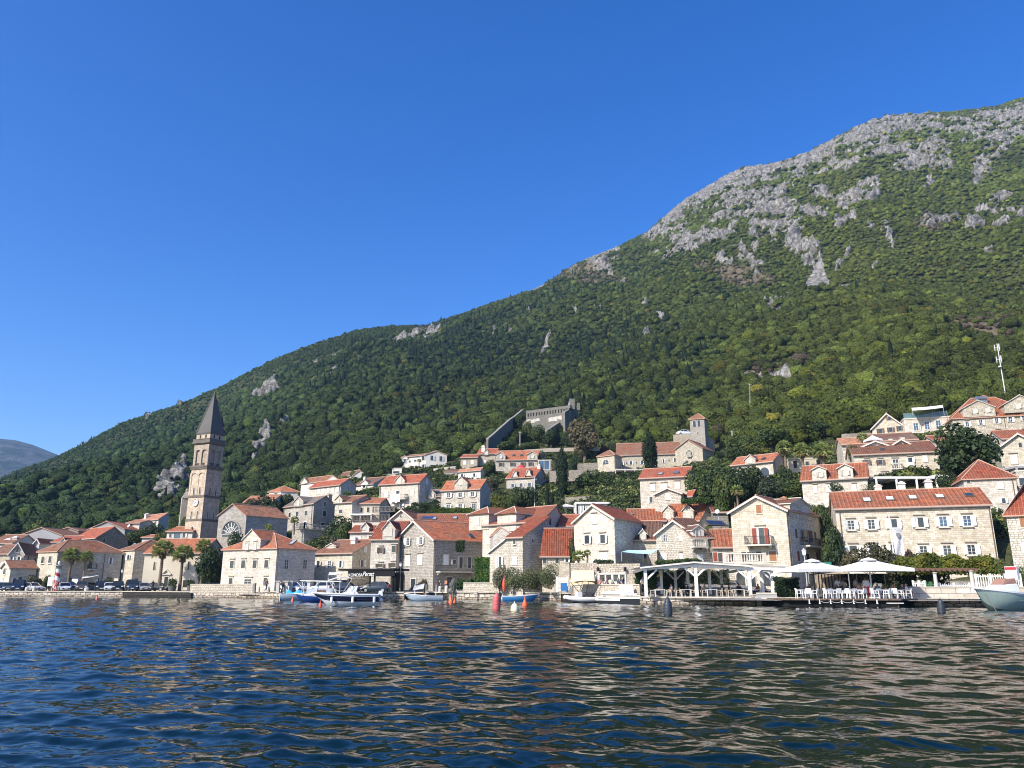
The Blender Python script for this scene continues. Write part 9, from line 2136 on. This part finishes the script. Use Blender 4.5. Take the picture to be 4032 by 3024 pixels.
# cream buggy behind the deck
p=Py('R7',1290,1300,78.5); o=empty('golf_buggy',(p.x,78.5,.75),.15,'small buggy with long cream roof behind the deck tables','buggy'); m=MB(); b=[Vector(q) for q in((-1.75,-.65,2.2),(1.75,-.65,2.2),(1.75,.65,2.2),(-1.75,.65,2.2))]; m.hexa(b,[q*1.0+Vector((-q.x*.06,-q.y*.1,.16)) for q in b]); m.build('roof',M_plain(.70,.66,.50,.5),o)
m=MB()
for x in (-1.5,1.5):
    for s in (-.6,.6): m.bar((x,s,.6),(x,s,2.2),.06)
m.build('roof_post',DARK,o); m=MB(); m.box((0,0,.6),(3.2,1.2,.45)); m.box((-.2,0,1.0),(.5,1.1,.5)); m.box((.9,0,1.0),(.5,1.1,.5)); m.build('body',M_plain(.3,.32,.3),o)
for x in (-1.1,1.1):
    for s in (-.6,.6): w=add_part(o,'wheel',WM[0],(x,s,.3)); w.rotation_euler=(0,0,math.pi/2)
# red dome parasol, roof water tank
m=MB(); m.lathe((0,0,0),[(1.1,0),(1.0,.35),(.6,.75),(.1,.95)],14); m.bar((0,0,-1.5),(0,0,.2),.08); p=Py('U5',410,1060,181); o=m.thing('parasol',M_plain(.4,.04,.04),'small dark red parasol between the dormer house and the stone gabled house','parasol'); o.location=p
p=Py('U8',1690,215,133); m=MB(); m.tube([(-.9,0,0),(.9,0,0)],.42,12); m.box((0,0,-.5),(1.6,.6,.3)); o=m.thing('water_tank',METAL,'silver water tank lying on the roof at the top right','water tank'); o.location=p
# ================================================================ undergrowth of the gardens
def undergrowth():
    rng=np.random.default_rng(17); polys=[]
    for q in FOOT:
        c=np.mean(q,0); polys.append(np.array([c+(np.array(p)-c)*1.12 for p in q]))
    pts=[]; n=30000
    px=rng.uniform(-100,4150,n); s=rng.random(n)
    sY=np.interp(px,[a for a,_ in SHORE],[b for _,b in SHORE]); fY=np.interp(px,SHX,FTY)
    inl=np.interp(px,[0,1200,1800,2300,2600,4100],[26,24,22,20,22,19])
    Y=sY+inl+(fY+8-sY-inl)*s; ok=np.ones(n,bool)
    z=np.array([ground((p-2016)/F*(y*CP+2),y) for p,y in zip(px,Y)]); X=(px-2016)/F*(Y*CP+(z-CZ)*SP)
    for q in polys: ok&=~inpoly(X,Y,[tuple(a) for a in q])
    cl=fbm(X/9,Y/9,X*0,3,5); ok&=(cl>.34)
    X,Y,z,px=X[ok],Y[ok],z[ok],px[ok]; m=len(X); print('undergrowth',m)
    V=[];C=[]; var=rng.integers(0,6,m); size=rng.uniform(.5,1.25,m)
    for v in range(6):
        i=np.where(var==v)[0]; P,a,b,sh=leaf_template('bush',70,v+50); t=tri_leaves(P,a,b,.26,rng).reshape(-1,3); an=rng.uniform(0,6.28,len(i)); ca,sa=np.cos(an)[:,None],np.sin(an)[:,None]; r=size[i][:,None]
        V.append(np.stack([(t[:,0]*ca-t[:,1]*sa)*r+X[i][:,None],(t[:,0]*sa+t[:,1]*ca)*r+Y[i][:,None],t[:,2]*r*.9+z[i][:,None]-.15],-1).reshape(-1,3))
        base=np.array([.075,.095,.035])*rng.lognormal(0,.3,len(i))[:,None]*np.where(rng.random(len(i))<.2,1,0)[:,None]*np.array([1.6,1.25,1])+np.array([.06,.088,.028])*rng.lognormal(0,.3,len(i))[:,None]*.8
        C.append((base[:,None,:]*(.75+.5*np.repeat(sh,3))[None,:,None]).reshape(-1,3))
    V=np.concatenate(V); C=np.concatenate(C); o=npmesh('undergrowth',V,np.arange(len(V)).reshape(-1,3),M_leaf((1,1,1)),False,{'col':C}); COL.objects.link(o); tag(o,'low garden bushes and scrub growing between the houses','undergrowth',kind='stuff')
undergrowth()
import time; _t=time.time()
def lap(s):
    global _t; print('LAP',s,round(time.time()-_t,1),flush=True); _t=time.time()
TG=make_terrain(); lap('terrain')
if not QUICK: scatter_forest(*TG); lap('forest')
make_sea(); lap('sea'); far_mountain(); sky_and_sun(); camera(); lap('far')
if HAZE>0: haze()
for o in sc.objects:
    if 'label' in o and 'category' in o and 'kind' not in o: o['kind']='thing'
